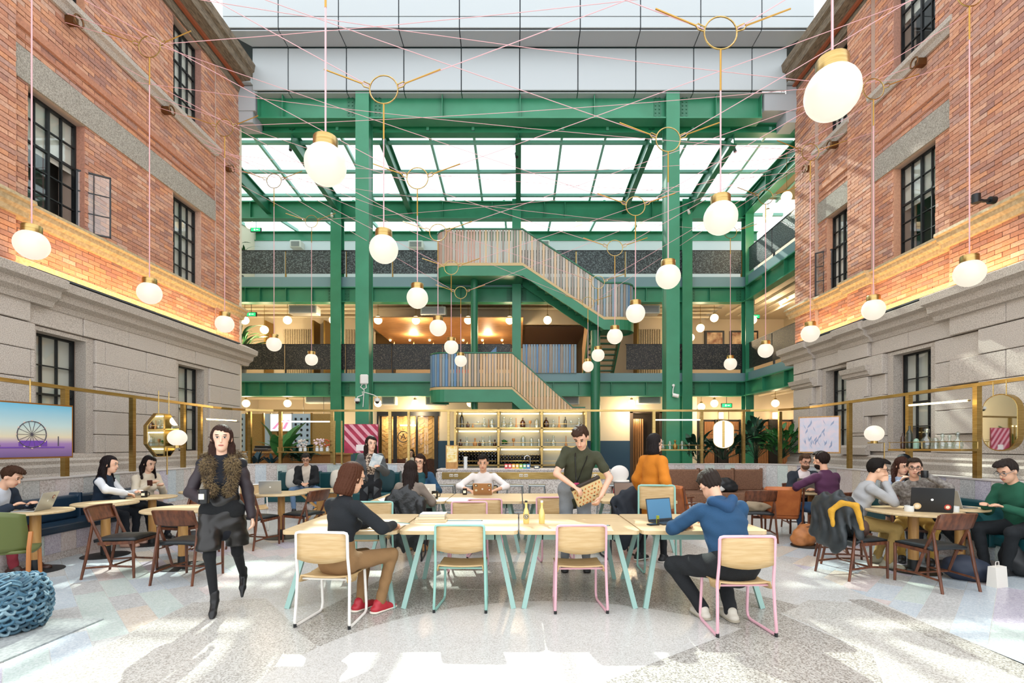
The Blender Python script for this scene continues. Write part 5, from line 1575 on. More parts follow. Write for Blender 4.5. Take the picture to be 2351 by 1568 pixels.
# ================================================================ BENCHES AND SOFAS
NAVYL = mat('navy leather', '#1c3448', 0.35, bump=0.05, bs=30)
TEALL = mat('teal leather', '#14474c', 0.4, bump=0.05, bs=30)
BRNV = mat('brown tweed', '#8d6850', 0.9, col2='#6c4c3a', ns=60, bump=0.3, bs=90)
def bench(label, path, m, z0=0.36, z1=0.46, zb=0.8, dep=0.55, seg=1.5, base=True):
    t = thing('bench', label, 'bench')
    fine = resample(path, 0.25)
    bs0 = ribbon(fine, 0, z0, -dep + 0.06, -0.005).build('base', TERRW, t)
    if base:
        for i in range(len(fine) - 1):
            ribbon([fine[i], tuple(Vector(fine[i]).lerp(Vector(fine[i + 1]), 0.98))], 0.1, z0 - 0.005, -dep + 0.05, -dep + 0.062).build('terrazzo_tile', PASTEL[RN.randrange(6)], bs0)
    big = resample(path, seg)
    for i in range(len(big) - 1):
        a, b = Vector(big[i]), Vector(big[i + 1])
        if (b - a).length < 0.2: continue
        q = [tuple(a.lerp(b, 0.008)), tuple(a.lerp(b, 0.992))]
        o = ribbon(q, z0, z1, -dep, -0.008).build('seat_cushion', m, t)
        o.modifiers.new('round', 'BEVEL').width = 0.03; o.modifiers['round'].segments = 2
        o = ribbon(q, z1, zb, -0.14, -0.008).build('back_cushion', m, t)
        o.modifiers.new('round', 'BEVEL').width = 0.03; o.modifiers['round'].segments = 2
    return t
bench('navy leather bench running along the left low wall', [(-6.5, 3.0), (-6.78, 8.95)], NAVYL)
bench('teal leather bench along the right low wall', [(6.52, 9.2), (6.3, 3.0)], TEALL, 0.3, 0.44, 0.78)
sf = bench('teal leather sofa along the back-left low wall', [(-5.9, 12.46), (-2.85, 12.46)], TEALL, 0.2, 0.42, 0.86, 0.8, 1.0, False)
sf = bench('brown tweed sofa along the back-right low wall', [(3.6, 12.46), (6.0, 12.46)], BRNV, 0.2, 0.42, 0.93, 0.8, 0.85, False)
def cushion(label, P_, rz, s, m, tilt=0.3):
    t = tag(MB().ell((0, 0, 0), (s, 0.09, s), 18, 12).build('cushion', m, None, True), label, 'cushion')
    v = np.array([list(q.co) for q in t.data.vertices])
    for i, q in enumerate(v):
        a = abs(q[0] / s), abs(q[2] / s)
        k = (a[0] ** 4 + a[1] ** 4) ** 0.25 / max(1e-6, (a[0] ** 2 + a[1] ** 2) ** 0.5) if max(a) > 0.01 else 1
        t.data.vertices[i].co = (q[0] / max(k, 0.75) * 0.9, q[1], q[2] / max(k, 0.75) * 0.9)
    t.location = P_
    t.rotation_euler = (tilt, 0, rz)
    return t
GRYF = mat('pale grey linen', '#c9c5bd', 0.9, bump=0.2, bs=120)
cushion('pale grey square cushion on the teal sofa behind the silver laptop', (-5.35, 12.1, 0.72), 0.25, 0.28, GRYF, -0.25)
cushion('cream cushion on the teal sofa beside the seated man', (-4.35, 12.2, 0.7), 0, 0.26, mat('cream linen', '#d9d2c3', 0.9), -0.2)
cushion('dark teal cushion at the right end of the teal sofa', (-3.2, 12.0, 0.68), -0.3, 0.3, mat('dark teal velvet', '#12343a', 0.8), -0.2)
cushion('white cushion lying on the brown tweed sofa', (4.6, 11.9, 0.62), 0.2, 0.3, mat('white linen', '#dedbd4', 0.9), -0.9)
# leather armchairs
LEA = mat('cognac leather', '#b96a35', 0.45, col2='#a4582a', ns=6, bump=0.05, bs=30)
def armchair(label, loc, rz):
    t = thing('armchair', label, 'armchair', loc, rz, 'cognac leather armchairs')
    M_ = Matrix.Rotation(-0.3, 3, 'X')
    mb = MB().rb(-0.28, 0.28, -0.05, 0.05, 0, 0.5, 0.03)
    mb.v = [tuple(M_.inverted() @ Vector(p) + Vector((0, -0.22, 0.38))) for p in mb.v]
    mb.build('back_cushion', LEA, t)
    MB().rb(-0.28, 0.28, -0.25, 0.3, 0.32, 0.42, 0.03).build('seat_cushion', LEA, t)
    for s in (-1, 1):
        MB().tube([(s * 0.31, 0.3, 0), (s * 0.31, 0.28, 0.3), (s * 0.31, 0.26, 0.58)], 0.017, 7).build('front_leg', WALNUT, t, True)
        MB().tube([(s * 0.31, -0.35, 0), (s * 0.31, -0.3, 0.35), (s * 0.31, -0.36, 0.85)], 0.017, 7).build('rear_leg', WALNUT, t, True)
        MB().bar((s * 0.32, -0.34, 0.56), (s * 0.32, 0.32, 0.6), 0.045, 0.02).build('armrest', WALNUT, t)
    MB().bar((-0.31, 0.26, 0.28), (0.31, 0.26, 0.28), 0.02, 0.05).build('front_rail', WALNUT, t)
    return t
armchair('cognac leather armchair turned sideways left of the man in the hoodie', (2.95, 8.6, 0), -1.25)
armchair('cognac leather armchair behind the walnut chair at right', (4.35, 8.45, 0), -0.2)
# green shell chair at the left edge
t = thing('shell_chair', 'olive green shell chair with bentwood legs cut by the left picture edge', 'chair', (-5.3, 5.15, 0), 0.52)
g = []
for j in range(9):
    v = j / 8
    g.append([(u * (0.25 - 0.02 * v), -0.2 - 0.09 * v + 0.07 * u * u, 0.46 + 0.42 * v - 0.04 * u * u * v) for u in [(-1 + i / 4) for i in range(9)]])
MB().sheet(g).build('back_shell', mat('olive shell', '#5d6634', 0.5), t, True, solid=0.02)
MB().sheet([[(u * 0.24, -0.2 + 0.44 * j / 6, 0.46 - 0.03 * math.sin(j / 6 * math.pi)) for u in [(-1 + i / 3) for i in range(7)]] for j in range(7)]).build('seat', MATS['olive shell'], t, True, solid=0.03)
for s in (-1, 1):
    MB().tube([(s * 0.24, -0.24, 0), (s * 0.25, -0.22, 0.25), (s * 0.27, -0.28, 0.5), (s * 0.27, -0.22, 0.66)], 0.02, 8).build('rear_leg', mat('bent beech', '#b3713a', 0.4), t, True)
    MB().tube([(s * 0.23, 0.25, 0), (s * 0.23, 0.2, 0.42)], 0.018, 8).build('front_leg', MATS['bent beech'], t, True)
# knitted pouf and rug
rug = tag(MB().prism([(-6.4, 2.2), (-3.66, 2.2), (-3.66, 4.42), (-6.3, 4.42)], 0.0015, 0.014).build('rug', mat('grey rug', '#a9adad', 0.95, col2='#8f9494', ns=40, bump=0.5, bs=150)), 'flat grey rug under the knitted pouf', 'rug')
pf = thing('knitted_pouf', 'chunky knitted blue pouf on the grey rug', 'pouf', (-4.27, 4.16, 0.014))
prof = [(0, 0.0), (0.2, 0.0), (0.27, 0.06), (0.295, 0.15), (0.3, 0.22), (0.29, 0.3), (0.25, 0.38), (0.15, 0.425), (0, 0.435)]
MB().lathe([(r * 0.95, z) for r, z in prof], n=24, cap=False).build('core', mat('blue yarn core', '#1f3d52', 0.9), pf, True)
def stitch():
    pts = []
    for i in range(12):
        a = 2 * math.pi * i / 12
        pts.append((0.034 * math.cos(a), 0.008 + 0.012 * math.sin(a), 0.02 * math.sin(a) * (1 + 0.3 * math.cos(a))))
    return MB().tube(pts, 0.0135, 6, True).mesh('stitch', True)
SM = stitch()
YARN = varied('blue yarn', ['#4a7288', '#2f5266', '#6b8fa0', '#24404f', '#8aa5b0', '#3a6077'], 0.85, 0.3, 80)
for r in range(14):
    u = (0.04 + r * 0.042) if r < 9 else 0.405 + (r - 9) * 0.008
    rad = np.interp(u, [0, 0.06, 0.15, 0.22, 0.3, 0.38], [0.22, 0.27, 0.295, 0.3, 0.29, 0.25]) if r < 9 else (0.225, 0.175, 0.125, 0.075, 0.025)[r - 9]
    n = max(3, int(2 * math.pi * rad / 0.066))
    for i in range(n):
        a = 2 * math.pi * (i + 0.5 * (r % 2)) / n
        o = link('stitch', SM, YARN, pf, (rad * math.cos(a), rad * math.sin(a), u))
        tl = 0.0 if u < 0.3 else (0.5 if r < 9 else 1.4)
        o.rotation_euler = (-tl, 0.5 if i % 2 else -0.5, a - math.pi / 2 + math.pi)
# ================================================================ PEOPLE
def _n(v): return np.asarray(v, dtype=np.float64)
def unit(v):
    v = _n(v)
    return v / max(1e-9, np.linalg.norm(v))
def cap(p, q, ra, rb=None): return ('c', _n(p), _n(q), ra, ra if rb is None else rb, None, 1.0)
def ecap(p, q, lat, ra, rb, ratio): return ('c', _n(p), _n(q), ra, rb, unit(lat), ratio)
def ellp(c, A, r): return ('e', _n(c), np.asarray(A), _n(r))
def field(prims, h, k, cut=None, wr=0.0, disp=None):
    los, his = [], []
    for q in prims:
        if q[0] == 'c':
            r = max(q[3], q[4])
            los.append(np.minimum(q[1], q[2]) - r); his.append(np.maximum(q[1], q[2]) + r)
        else:
            r = max(q[3])
            los.append(q[1] - r); his.append(q[1] + r)
    pad = 3 * h + 0.01
    lo, hi = np.min(los, 0) - pad, np.max(his, 0) + pad
    n = np.ceil((hi - lo) / h).astype(int) + 1
    ax = [(lo[i] + h * np.arange(n[i])).astype(np.float32) for i in range(3)]
    Fd = np.full(n, 0.3, dtype=np.float32)
    for q, l_, u_ in zip(prims, los, his):
        m = k + 2.5 * h
        a = np.maximum(((l_ - m - lo) / h).astype(int), 0)
        b = np.minimum(((u_ + m - lo) / h).astype(int) + 2, n)
        X, Y, Z = ax[0][a[0]:b[0], None, None], ax[1][None, a[1]:b[1], None], ax[2][None, None, a[2]:b[2]]
        if q[0] == 'c':
            p, e = q[1], q[2] - q[1]
            L2 = max(1e-9, float(e @ e))
            x, y, z = X - p[0], Y - p[1], Z - p[2]
            t = np.clip((x * e[0] + y * e[1] + z * e[2]) / L2, 0, 1)
            x, y, z = x - t * e[0], y - t * e[1], z - t * e[2]
            if q[5] is None: d = np.sqrt(x * x + y * y + z * z)
            else:
                la = q[5]
                fw = unit(np.cross(la, e))
                v = x * fw[0] + y * fw[1] + z * fw[2]
                s2 = (1 / q[6]) ** 2 - 1
                d = np.sqrt(x * x + y * y + z * z + v * v * s2)
            d = (d - (q[3] + (q[4] - q[3]) * t)) * (q[6] if q[6] < 1 else 1)
        else:
            x, y, z = X - q[1][0], Y - q[1][1], Z - q[1][2]
            A, r = q[2], q[3]
            d = 0
            for i in range(3): d = d + ((x * A[i][0] + y * A[i][1] + z * A[i][2]) / r[i]) ** 2
            d = (np.sqrt(d) - 1) * float(min(r))
        S_ = Fd[a[0]:b[0], a[1]:b[1], a[2]:b[2]]
        if k > 0:
            hh = np.maximum(k - np.abs(S_ - d), 0) / k
            Fd[a[0]:b[0], a[1]:b[1], a[2]:b[2]] = np.minimum(S_, d) - hh * hh * (k / 4)
        else: Fd[a[0]:b[0], a[1]:b[1], a[2]:b[2]] = np.minimum(S_, d)
    X, Y, Z = ax[0][:, None, None], ax[1][None, :, None], ax[2][None, None, :]
    if wr:
        Fd = Fd + wr * (np.sin(31 * X + 17 * Z) * np.sin(27 * Z - 19 * Y + 1.3) + 0.6 * np.sin(53 * Z + 30 * X * Y * 4 + 9 * Y))
    if disp is not None: Fd = Fd + disp(X, Y, Z)
    if cut is not None: Fd = np.maximum(Fd, cut(X, Y, Z))
    return Fd, lo
CORN = [(i, j, k) for i in (0, 1) for j in (0, 1) for k in (0, 1)]
EDG = [(a, b) for ai, a in enumerate(CORN) for b in CORN[ai + 1:] if sum(abs(a[i] - b[i]) for i in range(3)) == 1]
def surfnet(Fd, lo, h):
    s = Fd < 0
    n = s.shape
    c = np.zeros((n[0] - 1, n[1] - 1, n[2] - 1), dtype=np.int8)
    for (i, j, k) in CORN: c += s[i:n[0] - 1 + i, j:n[1] - 1 + j, k:n[2] - 1 + k]
    act = np.argwhere((c > 0) & (c < 8))
    idx = np.full(c.shape, -1, dtype=np.int64)
    idx[act[:, 0], act[:, 1], act[:, 2]] = np.arange(len(act))
    acc = np.zeros((len(act), 3))
    cnt = np.zeros(len(act))
    vals = {q: Fd[act[:, 0] + q[0], act[:, 1] + q[1], act[:, 2] + q[2]] for q in CORN}
    for (a, b) in EDG:
        fa, fb = vals[a], vals[b]
        m = (fa < 0) != (fb < 0)
        t = np.where(m, fa / np.where(m, fa - fb, 1), 0)
        P_ = _n(a) + t[:, None] * (_n(b) - _n(a))
        acc[m] += P_[m]
        cnt[m] += 1
    V = (act + acc / cnt[:, None]) * h + lo
    faces = []
    for axis in range(3):
        sl0 = [slice(None)] * 3; sl1 = [slice(None)] * 3
        sl0[axis] = slice(0, -1); sl1[axis] = slice(1, None)
        a, b = s[tuple(sl0)], s[tuple(sl1)]
        e = np.argwhere(a != b)
        o = [q for q in range(3) if q != axis]
        e = e[(e[:, o[0]] > 0) & (e[:, o[1]] > 0) & (e[:, o[0]] < n[o[0]] - 1) & (e[:, o[1]] < n[o[1]] - 1)]
        ins = a[e[:, 0], e[:, 1], e[:, 2]]
        q = []
        for (d0, d1) in ((-1, -1), (0, -1), (0, 0), (-1, 0)):
            c_ = e.copy()
            c_[:, o[0]] += d0; c_[:, o[1]] += d1
            q.append(idx[c_[:, 0], c_[:, 1], c_[:, 2]])
        q = np.stack(q, 1)
        fl_ = ins if axis != 1 else ~ins
        q[~fl_] = q[~fl_][:, ::-1]
        faces.append(q)
    return V, np.concatenate(faces)
def sdfobj(name, prims, h, k, m, parent, cut=None, wr=0.0, disp=None):
    V, Q = surfnet(*field(prims, h, k, cut, wr, disp), h)
    me = bpy.data.meshes.new(name)
    me.vertices.add(len(V)); me.vertices.foreach_set('co', V.astype(np.float32).ravel())
    me.loops.add(Q.size); me.loops.foreach_set('vertex_index', Q.astype(np.int32).ravel())
    me.polygons.add(len(Q)); me.polygons.foreach_set('loop_start', np.arange(0, Q.size, 4, dtype=np.int32))
    me.update(calc_edges=True)
    me.shade_smooth()
    return link(name, me, m, parent)
def ik(a, t, l1, l2, hint):
    a, t = _n(a), _n(t)
    d = t - a
    L = np.linalg.norm(d)
    if L > (l1 + l2) * 0.995:
        t = a + d / L * (l1 + l2) * 0.995
        d = t - a; L = np.linalg.norm(d)
    u = d / L
    x = (l1 * l1 - l2 * l2 + L * L) / (2 * L)
    hgt = math.sqrt(max(0, l1 * l1 - x * x))
    p = _n(hint) - (_n(hint) @ u) * u
    return a + u * x + unit(p) * hgt, t
SKIN = lambda c: mat('skin ' + c, c, 0.55)
def cloth(c, bump=0.25): return mat('cloth ' + c, c, 0.9, bump=bump, bs=140)
EYEM = mat('eye dark', '#1a120e', 0.3)
LIPM = mat('lips', '#b06458', 0.5)
def person(label, x, y, rz, s=1.0, fem=False, seat=None, lean=6, side=0, head=(5, 0), hl=None, hr=None, fl=None, fr=None, el=(-0.5, -0.6, -0.6), er=(0.5, -0.6, -0.6),
           skin='#d9a888', top='#888888', sleeve=1.0, bottom='#2a2d33', shoes='#1c1c1e', hair='#1a1412', style='short', jacket=None, coat=None, skirt=None, vest=None, h=0.012, glasses=None,
           face=True, pn=(0, 0, -1), hd=(None, None), kl=(-0.25, 1, 0.25), kr=(0.25, 1, 0.25), curl=0.5, sole=None, hood=None, heel=0.0, bulk=1.0, cuff=None, scarf=None, hz=None, beard=None, name='person'):
    T = thing(name, label, 'person', (x, y, 0), rz)
    sit = seat is not None
    B = bulk * s
    hz = (seat + 0.085 * s) if sit else (hz or (0.93 * s + heel))
    P = _n((0, 0, hz))
    la, sa = lean * D2R, side * D2R
    ax = unit((math.sin(sa), math.sin(la), math.cos(la) * math.cos(sa)))
    lat = unit(np.cross((0, 1, 0) if abs(ax[1]) < 0.9 else (0, 0.5, 1), ax))
    lat = lat if lat[0] > 0 else -lat
    fw = unit(np.cross(ax, lat))
    fw = fw if fw[1] > -0.2 else -fw
    Nk = P + ax * 0.50 * s
    sw = (0.152 if fem else 0.174) * s
    SL, SR = Nk - lat * sw - ax * 0.045 * s, Nk + lat * sw - ax * 0.045 * s
    pi_, ya = head[0] * D2R, head[1] * D2R
    hf = unit((-math.sin(ya) * math.cos(pi_), math.cos(ya) * math.cos(pi_), -math.sin(pi_)))
    hu = unit((-math.sin(ya) * math.sin(pi_), math.cos(ya) * math.sin(pi_), math.cos(pi_)))
    hlx = np.cross(hf, hu)
    bs0 = s
    hc = Nk + ax * 0.06 * s + hu * 0.145 * s + hf * 0.03 * s
    s = s * 1.07          # head size
    A = np.array([hlx, hf, hu])
    hs_ = s
    H_ = lambda l, f, u: hc + hlx * l * hs_ + hf * f * hs_ + hu * u * hs_
    s = bs0
    # limbs
    ua, fa, th, sh = 0.285 * s, 0.25 * s, 0.43 * s, 0.42 * s
    if hl is None: hl = SL + _n((-0.06, 0.03, -0.52 * s))
    if hr is None: hr = SR + _n((0.06, 0.03, -0.52 * s))
    EL, WL = ik(SL, hl, ua, fa, el)
    ER, WR = ik(SR, hr, ua, fa, er)
    hipL, hipR = P + _n((-0.088 * s, 0, -0.01)), P + _n((0.088 * s, 0, -0.01))
    if fl is None: fl = (-0.12, 0.42 if sit else 0.0, 0.08)
    if fr is None: fr = (0.12, 0.42 if sit else 0.03, 0.08)
    KL, AL = ik(hipL, fl, th, sh, kl)
    KR, AR = ik(hipR, fr, th, sh, kr)
    # body: head, neck, trunk, arms and hands in one skin
    g = 0.0105 if h > 0.0105 else 0.0088
    body = [ellp(H_(0, -0.012, 0.022), A, (0.073 * hs_, 0.092 * hs_, 0.095 * hs_)), ellp(H_(0, 0.022, -0.052), A, ((0.051 if fem else 0.056) * hs_, 0.064 * hs_, 0.066 * hs_)), ellp(H_(0, 0.045, -0.09), A, (0.03 * hs_, 0.035 * hs_, 0.028 * hs_)),
            cap(H_(0, 0.081, 0.01), H_(0, 0.096 if fem else 0.101, -0.026), 0.008 * s, (0.0105 if fem else 0.013) * s), cap(H_(-0.03, 0.072, 0.033), H_(0.03, 0.072, 0.033), 0.012 * s),
            ellp(H_(-0.074, -0.005, -0.01), A, (0.013, 0.02, 0.031)), ellp(H_(0.074, -0.005, -0.01), A, (0.013, 0.02, 0.031)),
            cap(Nk - ax * 0.03 * s, H_(0, -0.02, -0.06), 0.054 * s, 0.05 * s),
            ecap(P + ax * 0.1 * s, Nk - ax * 0.1 * s, lat, 0.11 * B, 0.12 * B, 0.6), cap(SL, SR, 0.04 * s),
            cap(SL, EL, 0.041 * B, 0.037 * B), cap(SR, ER, 0.041 * B, 0.037 * B), cap(EL, WL, 0.037 * B, 0.025 * s), cap(ER, WR, 0.037 * B, 0.025 * s)]
    for sd, (E, W) in ((-1, (EL, WL)), (1, (ER, WR))):
        d = unit(hd[0 if sd < 0 else 1]) if hd[0 if sd < 0 else 1] is not None else unit(W - E)
        nrm = pn if not isinstance(pn[0], (tuple, list)) else pn[0 if sd < 0 else 1]
        nrm = unit(_n(nrm) - (_n(nrm) @ d) * d)
        l2 = np.cross(d, nrm)
        if (l2 @ lat) * sd > 0: l2 = -l2          # towards the thumb (inside)
        K = W + d * 0.075 * s
        body += [ecap(W + d * 0.01, K, l2, 0.028 * s, 0.038 * s, 0.42)]
        for fi, (o, ln) in enumerate(((0.028, 0.92), (0.0095, 1.0), (-0.0095, 0.95), (-0.028, 0.78))):
            b0 = K + l2 * o * s
            d1 = unit(d + nrm * curl * 0.7)
            b1 = b0 + d1 * 0.042 * ln * s
            d2 = unit(d + nrm * curl * 2.2)
            body += [cap(b0, b1, g, g * 0.95), cap(b1, b1 + d2 * 0.035 * ln * s, g * 0.95, g * 0.85)]
        tb = W + d * 0.03 * s + l2 * 0.024 * s
        td = unit(d * 0.75 + l2 * 0.6 + nrm * 0.35)
        body += [cap(tb, tb + td * 0.04 * s, g * 1.25, g * 1.05), cap(tb + td * 0.04 * s, tb + td * 0.04 * s + unit(d + nrm * 0.3) * 0.03 * s, g * 1.05, g * 0.9)]
    sdfobj('body', body, min(h, 0.0085), 0.012, SKIN(skin), T)
    # lower garment
    tc = cloth(bottom)
    if bottom:
        f_ = 1.0 if not fem else 0.93
        low = [ecap(P - _n((0.075 * s, 0, 0.0)), P + _n((0.075 * s, 0, 0.0)), (0, 1, 0) if False else ax, 0.125 * B, 0.125 * B, 0.95), ecap(P, P + ax * 0.13 * s, lat, 0.16 * B, 0.14 * B, 0.72),
               cap(hipL, KL, 0.093 * B * f_, 0.066 * B * f_), cap(hipR, KR, 0.093 * B * f_, 0.066 * B * f_), cap(KL, AL, 0.06 * B * f_, 0.046 * B * f_), cap(KR, AR, 0.06 * B * f_, 0.046 * B * f_)]
        if skirt: low[4:] = [cap(KL, AL, 0.05 * s, 0.033 * s), cap(KR, AR, 0.05 * s, 0.033 * s)]; low[2:4] = [cap(hipL, KL, 0.08 * s, 0.052 * s), cap(hipR, KR, 0.08 * s, 0.052 * s)]
        cu = (lambda X, Y, Z: (hz - 0.14 * s) - Z) if False else None
        sdfobj('trousers' if not skirt else 'tights', low, h, 0.02, tc, T, wr=0.0035 if not skirt else 0)
    if skirt:
        sk_ = [ecap(P - ax * 0.0 + ax * 0.1, P - _n((0, 0, 0.1)), lat, 0.15 * s, 0.175 * s, 0.72), cap(hipL, hipL + (KL - hipL) * 0.8 + _n((-0.01, 0, 0)), 0.1 * s, 0.105 * s), cap(hipR, hipR + (KR - hipR) * 0.8 + _n((0.01, 0, 0)), 0.1 * s, 0.105 * s)]
        sdfobj('leather_shorts', sk_, h, 0.03, mat('black leather shorts', '#191614', 0.35), T, wr=0.005, cut=lambda X, Y, Z: (hz - 0.36 * s) - Z + 0 * X)
    # shoes
    shp = []
    for A_, K_ in ((AL, KL), (AR, KR)):
        dd = unit(_n((A_[0] - hipL[0] * 0, 0, 0)) * 0 + _n(((A_[0]) * 0.25, 1.0, 0)))
        lift = A_[2] - 0.08
        if heel: 
            tip = A_ + dd * 0.17 * s + _n((0, 0, -0.065 - heel if lift < 0.02 else -0.17))
            shp += [cap(A_ + _n((0, -0.01, -0.02)), A_ + dd * 0.1 * s + _n((0, 0, -0.05 - heel * 0.7 if lift < 0.02 else -0.1)), 0.035, 0.03), cap(A_ + dd * 0.1 * s + _n((0, 0, -0.05 - heel * 0.7 if lift < 0.02 else -0.1)), tip, 0.03, 0.013), cap(A_ + _n((0, -0.035, -0.03)), A_ + _n((0, -0.045, -0.07 - heel if lift < 0.02 else -0.1)), 0.02, 0.013), cap(A_, A_ + _n((0, 0, 0.06)), 0.036, 0.038)]
        else:
            b_ = A_ + _n((0, 0, -0.045))
            shp += [ecap(b_ - dd * 0.05 * s, b_ + dd * 0.13 * s + _n((0, 0, -0.012)), np.cross(dd, (0, 0, 1)), 0.042 * s, 0.044 * s, 0.85), cap(A_ - dd * 0.02, A_ + dd * 0.03 + _n((0, 0, -0.02)), 0.042 * s, 0.045 * s)]
    sdfobj('shoes', shp, min(h, 0.01), 0.02, mat('shoe ' + shoes, shoes, 0.45), T, cut=(lambda X, Y, Z: 0.004 - Z + 0 * X + 0 * Y))
    if sole:
        so_ = []
        for A_ in (AL, AR):
            dd = unit(_n((A_[0] * 0.25, 1.0, 0)))
            b_ = A_ + _n((0, 0, -0.068))
            so_.append(ecap(b_ - dd * 0.055 * s, b_ + dd * 0.14 * s, np.cross(dd, (0, 0, 1)), 0.047 * s, 0.048 * s, 0.32))
        sdfobj('soles', so_, min(h, 0.009), 0.0, mat('shoe sole ' + sole, sole, 0.6), T)
    # upper garments
    def upper(inf, slv, down, flare=0.0, both=True):
        wst, cst, hip = (0.118, 0.135, 0.15) if fem else (0.14, 0.16, 0.15)
        q = [ecap(P - ax * down * s, P + ax * 0.2 * s, lat, (hip + flare) * B + inf, wst * B + inf, 0.72), ecap(P + ax * 0.18 * s, Nk - ax * 0.15 * s, lat, wst * B + inf, cst * B + inf, 0.68),
             ecap(Nk - ax * 0.16 * s, Nk - ax * 0.06 * s, lat, cst * B + inf, 0.115 * B + inf, 0.66), cap(SL - ax * 0.01, SR - ax * 0.01, 0.052 * s + inf), cap(Nk - ax * 0.06 * s, Nk - ax * 0.022 * s, 0.064 * s + inf, 0.056 * s + inf)]
        if fem: q += [ellp(Nk - ax * 0.2 * s + fw * 0.075 * s - lat * 0.06 * s, np.eye(3), (0.06 * s + inf,) * 3), ellp(Nk - ax * 0.2 * s + fw * 0.075 * s + lat * 0.06 * s, np.eye(3), (0.06 * s + inf,) * 3)]
        if slv > 0:
            for S0, E, W in ((SL, EL, WL), (SR, ER, WR)):
                if slv < 0.5: q.append(cap(S0, S0 + (E - S0) * slv * 2, 0.045 * B + inf, 0.05 * B + inf))
                else:
                    q.append(cap(S0, E, 0.052 * B + inf, 0.046 * B + inf))
                    q.append(cap(E, E + (W - E) * ((slv - 0.5) * 2 * 0.97), 0.046 * B + inf, 0.037 * s + inf))
        return q
    tm = top if not isinstance(top, str) else cloth(top)
    low_ = -0.05 if sit else (0.0 if jacket else 0.08)
    sdfobj('shirt', upper(0.006, sleeve, low_), h, 0.022, tm, T, wr=0.004)
    if vest: sdfobj('vest', upper(0.016, 0, low_ + (0.02 if sit else 0.06)), h, 0.02, cloth(vest), T, wr=0.003)
    def front_open(wd_, up_=None):
        def f(X, Y, Z):
            l = (X - P[0]) * lat[0] + (Y - P[1]) * lat[1] + (Z - P[2]) * lat[2]
            v = (X - P[0]) * fw[0] + (Y - P[1]) * fw[1] + (Z - P[2]) * fw[2]
            a = (X - P[0]) * ax[0] + (Y - P[1]) * ax[1] + (Z - P[2]) * ax[2]
            w = wd_ + 0.05 * np.clip((a - 0.1) / 0.4, 0, 1)
            return -np.maximum(np.abs(l) - w, -v)
        return f
    if jacket: sdfobj('jacket', upper(0.02, 1.0 if not vest else 1.0, low_ + 0.08, 0.015), h, 0.025, cloth(jacket) if isinstance(jacket, str) else jacket, T, front_open(0.045), 0.005)
    if coat:
        q = upper(0.024, 1.0, 0.05) + [ecap(P + ax * 0.1, P - _n((0, 0, coat[1])), lat, 0.165 * s, 0.2 * s, 0.75)]
        sdfobj('coat', q, h, 0.03, cloth(coat[0]), T, lambda X, Y, Z: (P[2] - coat[1]) - Z + 0 * X + 0 * Y, 0.0025)
    if hood: sdfobj('hood', [cap(Nk - fw * 0.07 * s - lat * 0.08 * s + ax * 0.01, Nk - fw * 0.1 * s - ax * 0.05 * s, 0.045, 0.055), cap(Nk - fw * 0.07 * s + lat * 0.08 * s + ax * 0.01, Nk - fw * 0.1 * s - ax * 0.05 * s, 0.045, 0.055), cap(Nk - fw * 0.06 * s - lat * 0.09 * s + ax * 0.02, Nk + fw * 0.06 * s - lat * 0.07 * s - ax * 0.02, 0.04, 0.025), cap(Nk - fw * 0.06 * s + lat * 0.09 * s + ax * 0.02, Nk + fw * 0.06 * s + lat * 0.07 * s - ax * 0.02, 0.04, 0.025)], h, 0.03, cloth(hood), T, wr=0.005)
    if scarf:
        q = []
        for sd in (-1, 1):
            q += [cap(Nk - fw * 0.05 * s + lat * sd * 0.06 * s + ax * 0.03, Nk + fw * 0.06 * s + lat * sd * 0.10 * s - ax * 0.05 * s, 0.055, 0.06), cap(Nk + fw * 0.07 * s + lat * sd * 0.10 * s - ax * 0.05 * s, P + ax * 0.2 * s + fw * 0.13 * s + lat * sd * 0.075 * s, 0.06, 0.045)]
        q.append(cap(Nk - fw * 0.06 * s - lat * 0.13 * s, Nk - fw * 0.06 * s + lat * 0.13 * s, 0.06))
        fc = sdfobj('fur_collar', q, h, 0.02, scarf, T, wr=0.006)
        mb = MB()
        rr2 = random.Random(5)
        vv = fc.data.vertices
        for _ in range(2600):
            v_ = vv[rr2.randrange(len(vv))]
            n_ = (v_.normal + Vector((rr2.uniform(-.5, .5), rr2.uniform(-.5, .5), rr2.uniform(-1.1, 0.2)))).normalized()
            a_ = n_.orthogonal().normalized() * 0.0035
            b_2 = n_.cross(a_)
            e_ = v_.co + n_ * rr2.uniform(0.018, 0.04)
            mb.add([v_.co + a_, v_.co - a_ * 0.5 + b_2, v_.co - a_ * 0.5 - b_2, e_], [(0, 1, 3), (1, 2, 3), (2, 0, 3)])
        tag(mb.build('fur_tufts', mat('fur tips', '#8a7552', 0.9, col2='#4a3a26', ns=9), fc), kind='stuff')
    # hair
    s = hs_
    def loc_(X, Y, Z):
        x_, y_, z_ = (X - hc[0]) / s, (Y - hc[1]) / s, (Z - hc[2]) / s
        return [x_ * v[0] + y_ * v[1] + z_ * v[2] for v in A]
    hp = [ellp(H_(0, -0.02, 0.03), A, (0.083 * s, 0.1 * s, 0.1 * s))]
